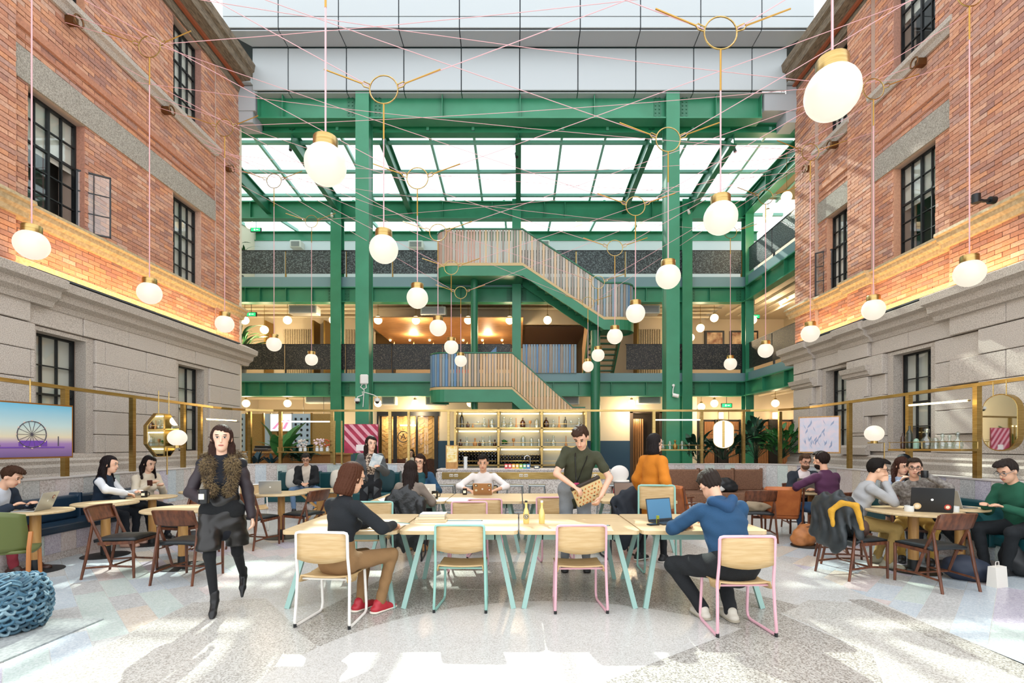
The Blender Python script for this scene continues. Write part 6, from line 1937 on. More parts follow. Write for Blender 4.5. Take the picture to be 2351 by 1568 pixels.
    if style == 'short':
        hp.append(ellp(H_(0.01, 0.03, 0.092), A, (0.066 * s, 0.072 * s, 0.042 * s)))
        def cut(X, Y, Z):
            l, f, u = loc_(X, Y, Z)
            temple = np.minimum(-(u - 0.02), f - 0.0)
            return np.maximum(np.maximum(np.minimum(f - 0.035, 0.082 - u), -(u + 0.08)), np.maximum(temple, np.minimum(-(u + 0.03), f + 0.03))) * s
    elif style == 'cap':
        hp = [ellp(H_(0, -0.015, 0.035), A, (0.085 * s, 0.103 * s, 0.1 * s))]
        def cut(X, Y, Z):
            l, f, u = loc_(X, Y, Z)
            return (-(u - 0.015) + 0.15 * f) * s
    else:
        part = 1 if x < 0 else -1
        ln = {'bob': 0.1, 'mid': 0.2, 'long': 0.34}[style]
        hp.append(ecap(H_(0, -0.03, 0.02), H_(0, -0.035, -0.1), hlx, 0.088 * s, 0.092 * s, 0.95))
        if ln > 0.15:
            for sd in (-1, 1): hp.append(cap(H_(sd * 0.055, -0.045, -0.08), H_(sd * 0.08, -0.045, -0.08) - _n((0, 0, ln * 0.75 * s)) + fw * (0.035 if style == 'mid' else 0.02) * s, 0.05 * s, 0.034 * s))
            hp.append(ecap(H_(0, -0.06, -0.06), H_(0, -0.07, -0.06) - ax * ln * s - fw * 0.04 * s, lat, 0.085 * s, 0.06 * s, 0.5))
        lim = -0.155 if style == 'bob' else -9
        def cut(X, Y, Z):
            l, f, u = loc_(X, Y, Z)
            side_ = np.where(u < -0.04, 0.0, 0.03)
            face_ = np.minimum(f - side_, 0.066 + 0.25 * l * part - u)      # open face below the parting
            face_ = np.minimum(face_, 0.09 - np.abs(l))
            return np.maximum(face_, -(u - lim)) * s
    hm = mat('hair ' + hair, hair, 0.62, col2=None, bump=0.35, bs=90)
    hm.node_tree.nodes['Principled BSDF'].inputs['Specular IOR Level'].default_value = 0.15
    def strands(X, Y, Z):
        l, f, u = loc_(X, Y, Z)
        if style == 'cap': return 0.0015 * np.sin(140 * l) + 0 * u
        if style == 'short': return 0.0035 * np.sin(190 * l + 5 * np.sin(38 * f + 3 * u) + 20 * u) + 0.002 * np.sin(90 * f + 60 * l)
        th_ = np.arctan2(l, f + 0.03)
        return (0.0038 * np.sin(24 * th_ + 3 * np.sin(17 * u + 1) + 2) + 0.0025 * np.sin(41 * th_ + 30 * u)) * np.clip(np.sqrt(l * l + (f + 0.03) ** 2) / 0.08, 0, 1) ** 2
    sdfobj('hair' if style != 'cap' else 'beanie', hp, min(h, 0.0085), 0.02, hm, T, cut, 0.001, strands)
    if beard: sdfobj('beard', [ellp(H_(0, 0.03, -0.07), A, (0.058 * s, 0.066 * s, 0.06 * s))], min(h, 0.01), 0, mat('hair ' + beard, beard, 0.6), T, lambda X, Y, Z: (loc_(X, Y, Z)[2] + 0.045) * s)
    if face:
        M3 = Matrix([[hlx[i], hf[i], hu[i]] for i in range(3)])
        for sd in (-1, 1):
            ey = MB().ell(H_(sd * 0.029, 0.0775, 0.012), (0.0145 * s, 0.0075 * s, 0.0068 * s), 10, 6, M3).build('eye', mat('eye white', '#d9cfc6', 0.4), T, True)
            MB().ell(H_(sd * 0.029, 0.0825, 0.0115), (0.0072 * s, 0.0035 * s, 0.0066 * s), 8, 6, M3).build('iris', EYEM, ey, True)
            MB().ell(H_(sd * 0.029, 0.081, 0.0185), (0.0155 * s, 0.006 * s, 0.0025 * s), 8, 5, M3).build('eyelid', EYEM, ey, True)
            MB().ell(H_(sd * 0.031, 0.08, 0.036), (0.019 * s, 0.007 * s, 0.004 * s), 8, 5, M3).build('eyebrow', mat('hair ' + hair, hair), T, True)
        MB().ell(H_(0, 0.084, -0.058), (0.022 * s, 0.008 * s, 0.0075 * s), 10, 6, M3).build('lips', LIPM, T, True)
    if glasses:
        mb = MB()
        for sd in (-1, 1):
            mb.tube([H_(sd * 0.033 + 0.026 * math.cos(a * math.pi / 7), 0.1, 0.01 + 0.021 * math.sin(a * math.pi / 7)) for a in range(14)], 0.0028 * s, 5, True)
            mb.cyl(H_(sd * 0.059, 0.1, 0.015), H_(sd * 0.08, 0.0, 0.012), 0.0025 * s, n=5)
        mb.cyl(H_(-0.008, 0.102, 0.014), H_(0.008, 0.102, 0.014), 0.0025 * s, n=5)
        mb.build('glasses', mat('glasses ' + glasses, glasses, 0.3), T)
    return T, dict(hc=hc, WL=WL, WR=WR, Nk=Nk, ax=ax, fw=fw, lat=lat, P=P, AL=AL, AR=AR, A=A)
FUR = mat('brown fur', '#6e5a3d', 0.95, col2='#2f2418', ns=60, bump=1.0, bs=120, ramp=(0.4, 0.6))
# --- foreground
W1, J1 = person('woman in a fur-collared navy vest and leather shorts walking with a black cup', -2.79, 4.72, math.pi + 0.4, 0.96, True, None, 2, 0, (3, 4), hl=(-0.25, 0.02, 0.86), hr=(0.13, 0.26, 1.06),
    er=(0.6, -0.5, -0.5), fl=(-0.14, -0.34, 0.22), fr=(0.04, 0.15, 0.135), skin='#e3b69c', top=mat('sheer dark chiffon', '#2a2026', 0.6), vest='#11141d', bottom='#0d0f12', shoes='#101012', hair='#33201a', style='long', skirt=True, h=0.008, heel=0.055,
    pn=((1, 0, 0), (-1, 0.2, 0)), hd=(None, (-0.2, 0.6, 0.35)), curl=0.7, scarf=FUR, kl=(0, 1, 0.1), hz=0.93)
W2, J2 = person('woman with a brown bob and black shirt sitting on the white chair, writing', -1.6, 4.45, -0.55, 1.06, True, 0.43, 7, 0, (18, -12), hl=(-0.08, 0.4, 0.79), hr=(0.24, 0.42, 0.79), fl=(-0.02, 0.27, 0.08), fr=(0.17, 0.33, 0.08),
    skin='#ddae90', top='#14181d', bottom='#8b6a45', shoes='#b02733', hair='#4a2a1b', style='bob', h=0.008, sole='#e6dccd', curl=0.8, glasses='#20160f', er=(0.8, -0.3, -0.4))
W3, J3 = person('man in a blue hoodie bent over a laptop on the right pink chair', 1.83, 4.28, 0.1, 1.06, False, 0.43, 21, -2, (38, 8), hl=(-0.2, 0.52, 0.78), hr=(0.1, 0.55, 0.78), fl=(-0.16, 0.22, 0.08), fr=(0.06, 0.14, 0.08), kl=(-0.75, 0.8, 0.2), kr=(0.15, 1, 0.2),
    skin='#d9a98d', top='#1f4566', bottom='#16191c', shoes='#c9c2b4', hair='#2b221d', h=0.008, sole='#a39a88', hood='#1f4468', el=(-0.9, -0.3, -0.3), bulk=1.14)
W4, J4 = person('standing man in an olive t-shirt sliding a laptop into a patterned sleeve', 0.70, 6.2, math.pi - 0.1, 1.06, False, None, 18, -9, (42, -14), hl=(-0.30, 0.3, 0.94), hr=(0.02, 0.32, 1.06), fl=(-0.14, 0.0, 0.08), fr=(0.12, 0.02, 0.08),
    skin='#dcae94', top='#3b3d2b', sleeve=0.3, bottom='#7f8386', shoes='#2a2a2a', hair='#3a281d', h=0.009, el=(-0.9, -0.3, -0.2), er=(0.9, -0.2, -0.1), pn=((0.8, 0, -0.2), (-0.5, 0.2, -0.6)), curl=0.8, bulk=1.03)
W5, J5 = person('woman in a mustard orange coat and dark beret walking away', 1.76, 6.62, -1.0, 0.96, True, None, 4, 0, (0, -12), hl=(-0.22, 0.05, 0.85), hr=(0.26, 0.08, 0.86), fl=(-0.1, -0.12, 0.1), fr=(0.1, 0.12, 0.08), skin='#e0b49a', top='#c87a1e', bottom='#14171c', shoes='#17181c', hair='#1f1a1a', style='bob', coat=('#c9781a', 0.42), h=0.01, sole='#d5d0c8')
# --- second table row
person('woman in a grey jacket and leopard top standing with papers', -2.45, 8.3, math.pi + 0.35, 0.96, True, None, 4, 0, (8, 12), hl=(-0.12, 0.32, 1.18), hr=(0.2, 0.25, 1.0), skin='#dcae94', top=mat('leopard print', '#b7a290', 0.9, col2='#3a2c22', ns=45, ramp=(0.45, 0.55)), bottom='#14161b', hair='#241714', style='mid', jacket='#4a4d50', h=0.012)
person('woman with long dark hair in a grey coat seen from behind', -1.52, 6.86, -0.1, 0.97, True, 0.45, 14, 0, (10, 10), hl=(-0.2, 0.4, 0.79), hr=(0.25, 0.38, 0.79), skin='#d9a98d', top='#7d7166', bottom='#3a3330', shoes='#b98a5a', hair='#241a17', style='long', h=0.011, bulk=1.08, face=False)
person('woman with glasses and a blue jacket facing the camera at the second row', -1.7, 8.72, math.pi + 0.15, 1.03, True, 0.45, 10, 0, (8, -12), hl=(-0.22, 0.38, 0.79), hr=(0.15, 0.38, 0.79), skin='#e0b296', top='#1d4a50', bottom='#1d2228', hair='#2a1a14', style='mid', jacket='#1f4561', h=0.012, glasses='#3a2a20')
person('man in a white shirt working on a stickered laptop', -0.6, 8.72, math.pi, 1.04, False, 0.45, 14, 0, (16, 0), hl=(-0.22, 0.4, 0.79), hr=(0.22, 0.4, 0.79), skin='#dcab8c', top='#e3dcd8', sleeve=0.72, bottom='#20242a', hair='#17120f', h=0.012, el=(-1, 0, -0.4), er=(1, 0, -0.4))
# --- left bench and sofa
person('man in a navy blazer and red trousers typing at the left edge', -6.45, 6.02, -1.4, 0.97, False, 0.47, 24, 0, (30, 0), hl=(-0.12, 0.42, 0.8), hr=(0.1, 0.36, 0.8), fl=(-0.1, 0.5, 0.08), fr=(0.12, 0.42, 0.08), skin='#e0af92', top='#c9d0dc', jacket='#1b2738', bottom='#7d2530', shoes='#3a2018', hair='#3a2417', h=0.011)
person('woman with a dark bob in a navy pinafore reaching for a mug', -6.32, 7.55, -1.35, 1.0, True, 0.47, 10, 0, (8, 0), hl=(-0.05, 0.46, 0.82), hr=(0.16, 0.42, 0.82), skin='#dfb095', top='#d7d9dd', vest='#16283c', bottom='#131a24', shoes='#c9a08c', hair='#191214', style='mid', h=0.011, er=(1, -0.2, 0))
person('woman in a cream sweater looking at her phone by the left wall', -6.2, 8.3, -2.0, 1.0, True, 0.47, 8, 0, (20, 0), hl=(-0.1, 0.3, 0.86), hr=(0.1, 0.32, 0.9), skin='#e2b79d', top='#d9cdb8', bottom='#171d27', hair='#1b1414', style='mid', h=0.012)
person('man in a black blazer sitting on the teal sofa', -5.0, 11.85, math.pi + 0.3, 1.05, False, 0.42, 12, 0, (26, 0), hl=(-0.08, 0.36, 0.66), hr=(0.08, 0.38, 0.66), fl=(-0.22, 0.5, 0.08), fr=(0.22, 0.5, 0.08), kl=(-0.5, 1, 0.3), kr=(0.5, 1, 0.3), skin='#d3a183', top='#cfc3b4', jacket='#16181b', bottom='#5a7390', hair='#2a2724', h=0.013, glasses='#2a2320')
# --- right side
person('man in a dark suit and glasses at the round table on the right', 5.1, 9.0, math.pi - 0.25, 1.02, False, 0.46, 8, 0, (16, 8), hl=(-0.12, 0.38, 0.79), hr=(0.12, 0.38, 0.79), skin='#dca78c', top='#e0d2d0', jacket='#232a33', bottom='#1c2c44', hair='#4a3426', h=0.012, glasses='#1c1815', beard='#5a3c28')
person('man in a purple sweater with his back to the camera', 4.9, 7.85, 0.25, 1.08, False, 0.46, 12, 0, (8, 14), hl=(-0.3, 0.42, 0.79), hr=(0.15, 0.42, 0.79), skin='#d8a486', top='#4a2240', bottom='#24405e', hair='#241814', h=0.011, el=(-1, 0, -0.3), face=False, beard='#241814', bulk=1.1)
W6, J6 = person('man in a grey sweater and glasses resting his chin on his hands', 4.36, 6.55, -1.95, 1.03, False, 0.47, 22, 0, (14, 0), hl=(-0.03, 0.36, 1.06), hr=(0.05, 0.36, 1.05), el=(-0.3, 0.6, -1), er=(0.3, 0.6, -1), fl=(-0.1, 0.3, 0.08), fr=(0.2, 0.34, 0.08), skin='#e0b090', top='#a5a5a6', bottom='#a3874e', shoes='#8f8b78', hair='#17120f', h=0.0095, glasses='#3a2518', curl=1.0, pn=((0.8, 0, 0.3), (-0.8, 0, 0.3)), hd=((0.3, -0.1, 1), (-0.3, -0.1, 1)))
person('woman in a pale blue shirt texting behind the black laptop', 5.85, 7.75, math.pi - 0.3, 1.0, True, 0.46, 10, 0, (18, 14), hl=(-0.05, 0.3, 0.98), hr=(0.08, 0.32, 0.98), skin='#e0b094', top='#aab8cc', bottom='#2b2f38', hair='#3a2119', style='mid', h=0.012)
person('person in a dark beanie behind the woman in pale blue', 6.1, 8.05, math.pi, 1.02, False, 0.46, 8, 0, (10, 0), skin='#d9a98c', top='#9aa3ac', bottom='#2a2f36', hair='#15181d', style='cap', h=0.014)
person('man in a plaid shirt and glasses raising a black mug', 5.35, 6.78, math.pi - 0.6, 0.98, False, 0.47, 10, 0, (4, 0), hl=(-0.13, 0.27, 1.14), hr=(0.28, 0.3, 0.79), el=(-0.8, 0.2, -0.5), fl=(-0.14, 0.3, 0.08), fr=(0.14, 0.3, 0.08), skin='#ddab90', top=mat('plaid flannel', '#8d8781', 0.9, col2='#5c544e', ns=30), bottom='#b08a3e', hair='#2f241d', h=0.01, glasses='#171412', curl=0.9, pn=((0.9, 0, 0), (0, 0, -1)))
person('man in a green sweater typing at the right edge', 6.16, 6.1, 1.75, 1.05, False, 0.45, 16, 0, (26, 0), hl=(-0.1, 0.42, 0.8), hr=(0.14, 0.4, 0.8), skin='#dba98b', top='#1d5740', bottom='#15191d', hair='#2b2320', h=0.01, bulk=1.08, glasses='#777777')
# --- background
person('man in a dark shirt at the far reception behind the planter', px(680, 0, 16.0)[0], 16.0, 0.9, 1.03, False, 0.62, 12, 0, (14, 0), skin='#d9a98c', top='#20242a', sleeve=0.35, bottom='#3a4a5a', hair='#171412', h=0.014, face=False)
person('person on the sofa inside meeting room A', px(946, 0, 18.9)[0], 18.9, math.pi, 1.0, True, 0.45, 8, 0, (6, 0), skin='#d9a98c', top='#e0d6c8', bottom='#2a2a2e', hair='#1a1412', style='mid', h=0.016)
# ================================================================ THINGS ON TABLES
ALU = mat('aluminium', '#b9bcbb', 0.35, 0.6)
KEY = mat('black keys', '#1b1c1e', 0.6)
SCRW = mat('laptop screen pale', '#c6d6d2', 0.3, em=0.25)
SCRB = mat('laptop screen dark', '#27313a', 0.25)
def laptop(label, P_, rz, open_=1.9, m=ALU, scr=SCRB, s=1.0, stickers=()):
    t = thing('laptop', label, 'laptop', P_, rz)
    w, d = 0.165 * s, 0.115 * s
    MB().rb(-w, w, -d, d, 0, 0.014, 0.004).build('base', m, t)
    kb = MB()
    for r in range(5):
        for c in range(12): kb.b(-w + 0.025 + c * (2 * w - 0.05) / 12, -w + 0.02 + (c + 0.9) * (2 * w - 0.05) / 12, d - 0.035 - r * 0.02, d - 0.018 - r * 0.02, 0.014, 0.0155)
    kb.build('keyboard', KEY, t)
    M_ = Matrix.Rotation(-(open_ - math.pi / 2), 3, 'X')
    def tr(mb):
        mb.v = [tuple(M_ @ Vector(p) + Vector((0, d, 0.012))) for p in mb.v]
        return mb
    l = tr(MB().rb(-w, w, 0, 0.007, 0, 2 * d, 0.003)).build('lid', m, t)
    tr(MB().b(-w + 0.01, w - 0.01, -0.0012, 0.0, 0.015, 2 * d - 0.01)).build('screen', scr, l)
    tr(MB().cyl((0, 0.007, d), (0, 0.008, d), 0.014, n=12)).build('badge', mat('pale badge', '#eef0ee', 0.4), l)
    for (sx, sz, r, c) in stickers:
        tr(MB().cyl((sx, 0.0068, sz), (sx, 0.0085, sz), r, n=14)).build('sticker', mat('sticker ' + c, c, 0.5), l)
        tr(MB().cyl((sx, 0.0085, sz), (sx, 0.0095, sz), r * 0.6, n=10)).build('sticker_mark', mat('sticker mark', '#e8dcc0', 0.5), l)
    return t
def mug(label, P_, m, h=0.095, r=0.042, hd=True, rz=0, cat='mug', name='mug', band=None):
    t = thing(name, label, cat, P_, rz)
    MB().lathe([(0, 0), (r * 0.95, 0), (r, 0.01), (r, h), (r - 0.005, h), (r - 0.006, 0.012), (0, 0.01)], n=18, cap=False).build('body', m, t, True)
    if hd: MB().tube([(r, 0, h * 0.2), (r + 0.025, 0, h * 0.25), (r + 0.032, 0, h * 0.5), (r + 0.025, 0, h * 0.78), (r, 0, h * 0.82)], 0.006, 6).build('handle', m, t, True)
    if band: MB().b(-0.022, 0.022, -r - 0.001, -r + 0.012, h * 0.3, h * 0.7).build('printed_mark', band, t)
    return t
CERB = mat('black ceramic', '#17181a', 0.25)
PALE = mat('pale print', '#f4ecd0', 0.6)
TZ = 0.74
laptop('silver laptop with a red sticker on the far-left round table', (-5.95, 6.12, TZ), -1.3, 1.95, ALU, SCRB, 1.0, ((-0.09, 0.16, 0.025, '#7a2a2a'),))
mug('black mug on the round table by the woman in the pinafore', (-5.72, 7.66, TZ), CERB, rz=0.2, band=PALE)
mug('black mug on the round table by the woman in cream', (-5.5, 8.55, TZ), CERB, rz=2.8, band=PALE)
laptop('silver laptop standing open by the woman in cream', (-5.45, 8.78, TZ), -2.3, 1.8)
laptop('open silver laptop on the round table left of the communal tables', (-4.1, 8.3, TZ), -2.75, 2.0)
laptop('stickered copper laptop of the man in the white shirt', (-0.57, 8.1, TZ), math.pi, 2.05, mat('copper aluminium', '#b98d63', 0.4, 0.5), SCRB, 0.9, ((-0.11, 0.17, 0.024, '#23201e'), (-0.11, 0.09, 0.026, '#9a4a2e'), (0.1, 0.17, 0.026, '#2a2a2c'), (0.1, 0.08, 0.022, '#c9c0a8')))
laptop('dark tablet with a white cover by the woman with glasses', (-1.45, 8.2, TZ), math.pi, 1.8, mat('white plastic', '#d8d6d0', 0.5), SCRB, 0.7)
mug('black mug with white print on the second table row', (-1.25, 7.5, TZ), CERB, 0.11, 0.048, True, 0.1, band=PALE)
mug('small black cup beside the copper laptop', (-0.86, 8.05, TZ), CERB, 0.1, 0.036, False, band=PALE)
o = tag(MB().ell((0, 0, 0.037), 0.037, 14, 10).build('orange', mat('orange fruit', '#d9821f', 0.5, bump=0.1), None, True, (-1.36, 7.6, TZ)), 'orange lying beside the black printed mug', 'fruit')
laptop('blue-screened laptop in front of the man in the hoodie', (1.55, 5.18, TZ), 0.45, 1.75, mat('dark grey shell', '#2c3034', 0.4), mat('blue laptop screen', '#3f7396', 0.3, em=0.15))
laptop('black laptop with a bare screen on the second table row', (1.62, 7.42, TZ), 0.1, 1.8, mat('black shell', '#17181a', 0.4), mat('brown laptop screen', '#7d6656', 0.4))
laptop('black laptop covered with stickers on the right round table', (4.98, 6.1, TZ), 2.72, 1.75, MATS['black shell'], SCRB, 1.25, ((-0.15, 0.06, 0.034, '#b0382c'), (0.14, 0.06, 0.04, '#d6b98a')))
laptop('grey laptop in front of the man in the suit', (4.9, 8.62, TZ), math.pi - 0.1, 1.8, mat('grey shell', '#6f6a64', 0.45))
laptop('white tablet between the suited man and the man in purple', (5.12, 8.42, TZ), -0.4, 1.9, MATS['white plastic'], SCRW, 0.75)
laptop('pale laptop of the man in green', (5.66, 6.46, TZ), 1.75, 1.9)
mug('paper coffee cup with white lid on the right round table', (5.0, 8.3, TZ), mat('kraft paper cup', '#c69a6c', 0.7), 0.1, 0.038, False, cat='cup', name='paper_cup')
MB().lathe([(0.04, 0.1), (0.042, 0.105), (0.04, 0.118), (0.0, 0.12)], n=16, cap=False).build('lid', mat('white plastic', '#d8d6d0'), bpy.data.objects['paper_cup'], True)
for i, (xx, yy, lb) in enumerate(((4.72, 6.05, 'left of the black laptop'), (5.22, 6.0, 'right of the black laptop'))):
    mug('clear plastic deli tub ' + lb, (xx, yy, TZ), MATS['clear plastic'], 0.07, 0.05, False, cat='tub', name='deli_tub')
    MB().lathe([(0.0, 0.012), (0.042, 0.012), (0.042, 0.04), (0, 0.045)], n=12, cap=False).build('contents', mat('pale food', '#d8cdb4', 0.8), bpy.data.objects['deli_tub' + ('' if i == 0 else '.001')], True)
# cup carried by the walking woman and mug of the man in plaid
Wm = W1.matrix_basis
wr = Matrix.Translation(W1.location) @ Matrix.Rotation(W1.rotation_euler.z, 4, 'Z')
cp = wr @ Vector(J1['WR'] + _n((-0.045, 0.12, -0.02)))
mug('black takeaway cup in the hand of the walking woman', cp, CERB, 0.12, 0.042, False, cat='cup', name='paper_cup', band=PALE)
mug('black mug held up by the man in plaid', (5.24, 6.46, 1.12), CERB, 0.09, 0.04, True, 2.2)
# books and things on the front tables
for k in range(3):
    t = thing('book', 'hardback book in the stack on the front table, %s' % ('bottom one', 'middle one', 'top one')[k], 'book', (-0.93 + 0.012 * k, 5.35, TZ + [0, 0.022, 0.05][k]), 0.12 - 0.06 * k, 'books stacked on the front table')
    hh = [0.022, 0.028, 0.026][k]
    w, d = [0.17, 0.14, 0.135][k], [0.13, 0.105, 0.1][k]
    MB().b(-w + 0.004, w - 0.004, -d + 0.004, d - 0.004, 0.003, hh - 0.003).build('pages', mat('book pages', '#e9dcc0', 0.8), t)
    MB().b(-w, w, -d, d, 0, 0.003).b(-w, w, -d, d, hh - 0.003, hh).b(-w, -w + 0.004, -d, d, 0, hh).build('cover', mat('book cover %d' % k, ['#c9b48e', '#d4c7a6', '#a9b0b4'][k], 0.6), t)
t = thing('notepad', 'open notepad under the hand of the woman in black', 'notebook', (-1.26, 4.98, TZ), -0.4)
MB().b(-0.11, 0.11, -0.15, 0.15, 0, 0.006).build('pages', mat('paper', '#eee8da', 0.8), t)
MB().b(-0.11, 0.11, 0.145, 0.155, 0, 0.01).build('binding', mat('teal binding', '#5d9c94', 0.6), t)
for k, (xx, lb, m) in enumerate(((0.08, 'left', 1), (0.24, 'right', 0))):
    t = thing('drink_bottle', '%s of two pale yellow drink bottles on the front table' % ('left, labelled one' if m else 'right, plain one'), 'bottle', (xx, 5.12, TZ), 0, 'yellow drink bottles')
    MB().lathe([(0, 0), (0.028, 0), (0.031, 0.01), (0.031, 0.1), (0.022, 0.14), (0.0125, 0.165), (0.0125, 0.2), (0.015, 0.205), (0.0125, 0.22), (0, 0.22)], n=18, cap=False).build('bottle_body', mat('lemonade bottle', '#e3c878', 0.1, coat=0.6), t, True)
    MB().cyl((0, 0, 0.215), (0, 0, 0.235), 0.0135, n=12).build('cap', CERB if m else mat('clear plastic', '#dfe3e2'), t, True)
    if m:
        MB().cyl((0, -0.0315, 0.075), (0, -0.034, 0.075), 0.026, n=18).build('label_disc', mat('dark label', '#3a2c20', 0.6), t)
        MB().tube([(0.018 * math.cos(a * math.pi / 8), -0.035, 0.075 + 0.018 * math.sin(a * math.pi / 8)) for a in range(16)], 0.0022, 4, True).build('label_ring', PALE, t)
        text('B', 0.026, (0, -0.0345, 0.075), (math.pi / 2, 0, 0), PALE, 'letter', t, 0.001)
def plank_gap(xx, yy, ln, lb):
    t = thing('cable_slot', lb, 'slot cover', (xx, yy, TZ), 0)
    MB().rb(-ln / 2, ln / 2, -0.012, 0.012, 0, 0.008, 0.003).build('cover', mat('slate slot cover', '#7f9ba6', 0.5), t)
    MB().cyl((ln / 2, 0, 0.001), (ln / 2 + 0.012, 0, 0.001), 0.006, n=6).build('end_pin', BLACK, t)
plank_gap(0.72, 4.98, 0.36, 'thin blue cable slot cover on the third front table')
plank_gap(-0.57, 5.3, 0.36, 'thin blue cable slot cover on the second front table')
t = thing('phone', 'black phone lying on the right front table', 'phone', (1.35, 5.02, TZ), 0.3)
MB().rb(-0.055, 0.055, -0.035, 0.035, 0, 0.012, 0.004).build('phone_body', CERB, t)
MB().b(-0.045, 0.045, -0.028, 0.028, 0.012, 0.013).build('screen', SCRB, t)
t = thing('lighter', 'upright green box beside the black phone', 'box', (1.42, 5.1, TZ))
MB().rb(-0.014, 0.014, -0.01, 0.01, 0, 0.085, 0.003).build('box_body', mat('lime green', '#8f9a2c', 0.5), t)
MB().b(-0.012, 0.012, -0.0105, -0.01, 0.01, 0.05).build('box_label', mat('dark label', '#3a2c20'), t)
t = thing('computer_mouse', 'black mouse to the right of the man in the hoodie', 'mouse', (2.05, 5.1, TZ))
MB().ell((0, 0, 0.008), (0.032, 0.05, 0.024), 14, 8).build('shell', CERB, t, True)
MB().cyl((0, 0.025, 0.028), (0, 0.035, 0.027), 0.006, n=8).build('wheel', mat('red plastic', '#a0302c', 0.5), t)
t = thing('glasses', 'folded spectacles beside the blue-screened laptop', 'glasses', (1.5, 5.32, TZ), 0.3)
MB().tube([(-0.03 + 0.024 * math.cos(a * math.pi / 6), 0, 0.022 + 0.02 * math.sin(a * math.pi / 6)) for a in range(12)], 0.003, 5, True).tube([(0.03 + 0.024 * math.cos(a * math.pi / 6), 0, 0.022 + 0.02 * math.sin(a * math.pi / 6)) for a in range(12)], 0.003, 5, True).build('rims', CERB, t)
MB().cyl((-0.05, 0, 0.025), (0.04, 0.03, 0.01), 0.003, n=5).build('temples', CERB, t)
# laptop sleeve in the hands of the standing man
t = thing('laptop_sleeve', 'tan laptop sleeve with orange and black motifs held by the standing man', 'laptop sleeve', (0.83, 5.93, 0.99), 0)
t.rotation_euler = (0.25, -0.42, 0.08)
MB().rb(-0.185, 0.185, -0.022, 0.022, -0.13, 0.13, 0.012).build('sleeve_body', mat('tan canvas', '#d5bd8b', 0.85, bump=0.3, bs=200), t)
MB().rb(-0.187, 0.187, -0.024, 0.024, 0.09, 0.135, 0.01).build('dark_flap', mat('dark brown trim', '#33281f', 0.6), t)
MO = [mat('motif orange', '#b4622b', 0.8), mat('motif dark', '#2d2a24', 0.8)]
for r in range(5):
    for c in range(8):
        xx, zz = -0.16 + c * 0.045 + (0.02 if r % 2 else 0), -0.112 + r * 0.043
        if abs(xx) > 0.17: continue
        Mr = Matrix.Rotation(RN.uniform(0, 6), 3, 'Y')
        q = MB()
        for (dx, dz, sx, sz) in ((0, 0, 0.013, 0.006), (0.008, 0.008, 0.007, 0.006)): q.ell(Vector((xx, -0.0225, zz)) + Mr @ Vector((dx, 0, dz)), (sx, 0.002, sz), 8, 5, Mr)
        q.build('motif', MO[1 if (r * 3 + c) % 7 == 0 else 0], t)
t = thing('lanyard', 'black lanyard with a pink badge around the neck of the standing man', 'lanyard', (0.70, 6.2, 0), math.pi - 0.1)
NK = J4['Nk']; fw4 = J4['fw']; ax4 = J4['ax']; lt4 = J4['lat']
ln_ = [NK - lt4 * 0.075 + ax4 * 0.02 + fw4 * 0.0, NK - lt4 * 0.07 + fw4 * 0.115 - ax4 * 0.06, NK - lt4 * 0.02 + fw4 * 0.155 - ax4 * 0.3, NK + fw4 * 0.17 - ax4 * 0.36]
MB().tube(ln_, 0.006, 5).tube([NK + lt4 * 0.075 + ax4 * 0.02, NK + lt4 * 0.07 + fw4 * 0.115 - ax4 * 0.06, NK + lt4 * 0.02 + fw4 * 0.155 - ax4 * 0.3, NK + fw4 * 0.17 - ax4 * 0.36], 0.006, 5).build('strap', CERB, t)
bc = NK + fw4 * 0.18 - ax4 * 0.36
MB().b(bc[0] - 0.03, bc[0] + 0.03, bc[1] - 0.003, bc[1] + 0.003, bc[2] - 0.09, bc[2]).build('badge', mat('pink badge', '#c2336a', 0.5), t)
# phones, papers
t = thing('phone', 'phone in the hands of the woman in cream', 'phone', (-5.9, 8.02, 0.93), 0.4); t.rotation_euler = (0.8, 0, 0.6)
MB().rb(-0.035, 0.035, -0.006, 0.006, -0.07, 0.07, 0.004).build('phone_body', mat('red case', '#4a2524', 0.5), t)
t = thing('phone', 'phone in the hands of the woman in pale blue', 'phone', (5.76, 7.42, 1.0), 0.4); t.rotation_euler = (0.8, 0, -0.4)
MB().rb(-0.035, 0.035, -0.006, 0.006, -0.07, 0.07, 0.004).build('phone_body', CERB, t)
t = thing('brochure', 'folded blue-and-white brochure held by the woman in grey', 'brochure', (-2.27, 7.98, 1.28), 0.5); t.rotation_euler = (0.5, 0.35, 0.3)
MB().b(-0.08, 0.08, -0.004, 0.0, -0.11, 0.13).build('page', mat('brochure blue', '#9fb6c4', 0.6, col2='#dfe5e6', ns=12), t)
MB().b(-0.08, 0.08, 0.004, 0.008, -0.13, 0.11).build('page', mat('paper', '#eee8da'), t)
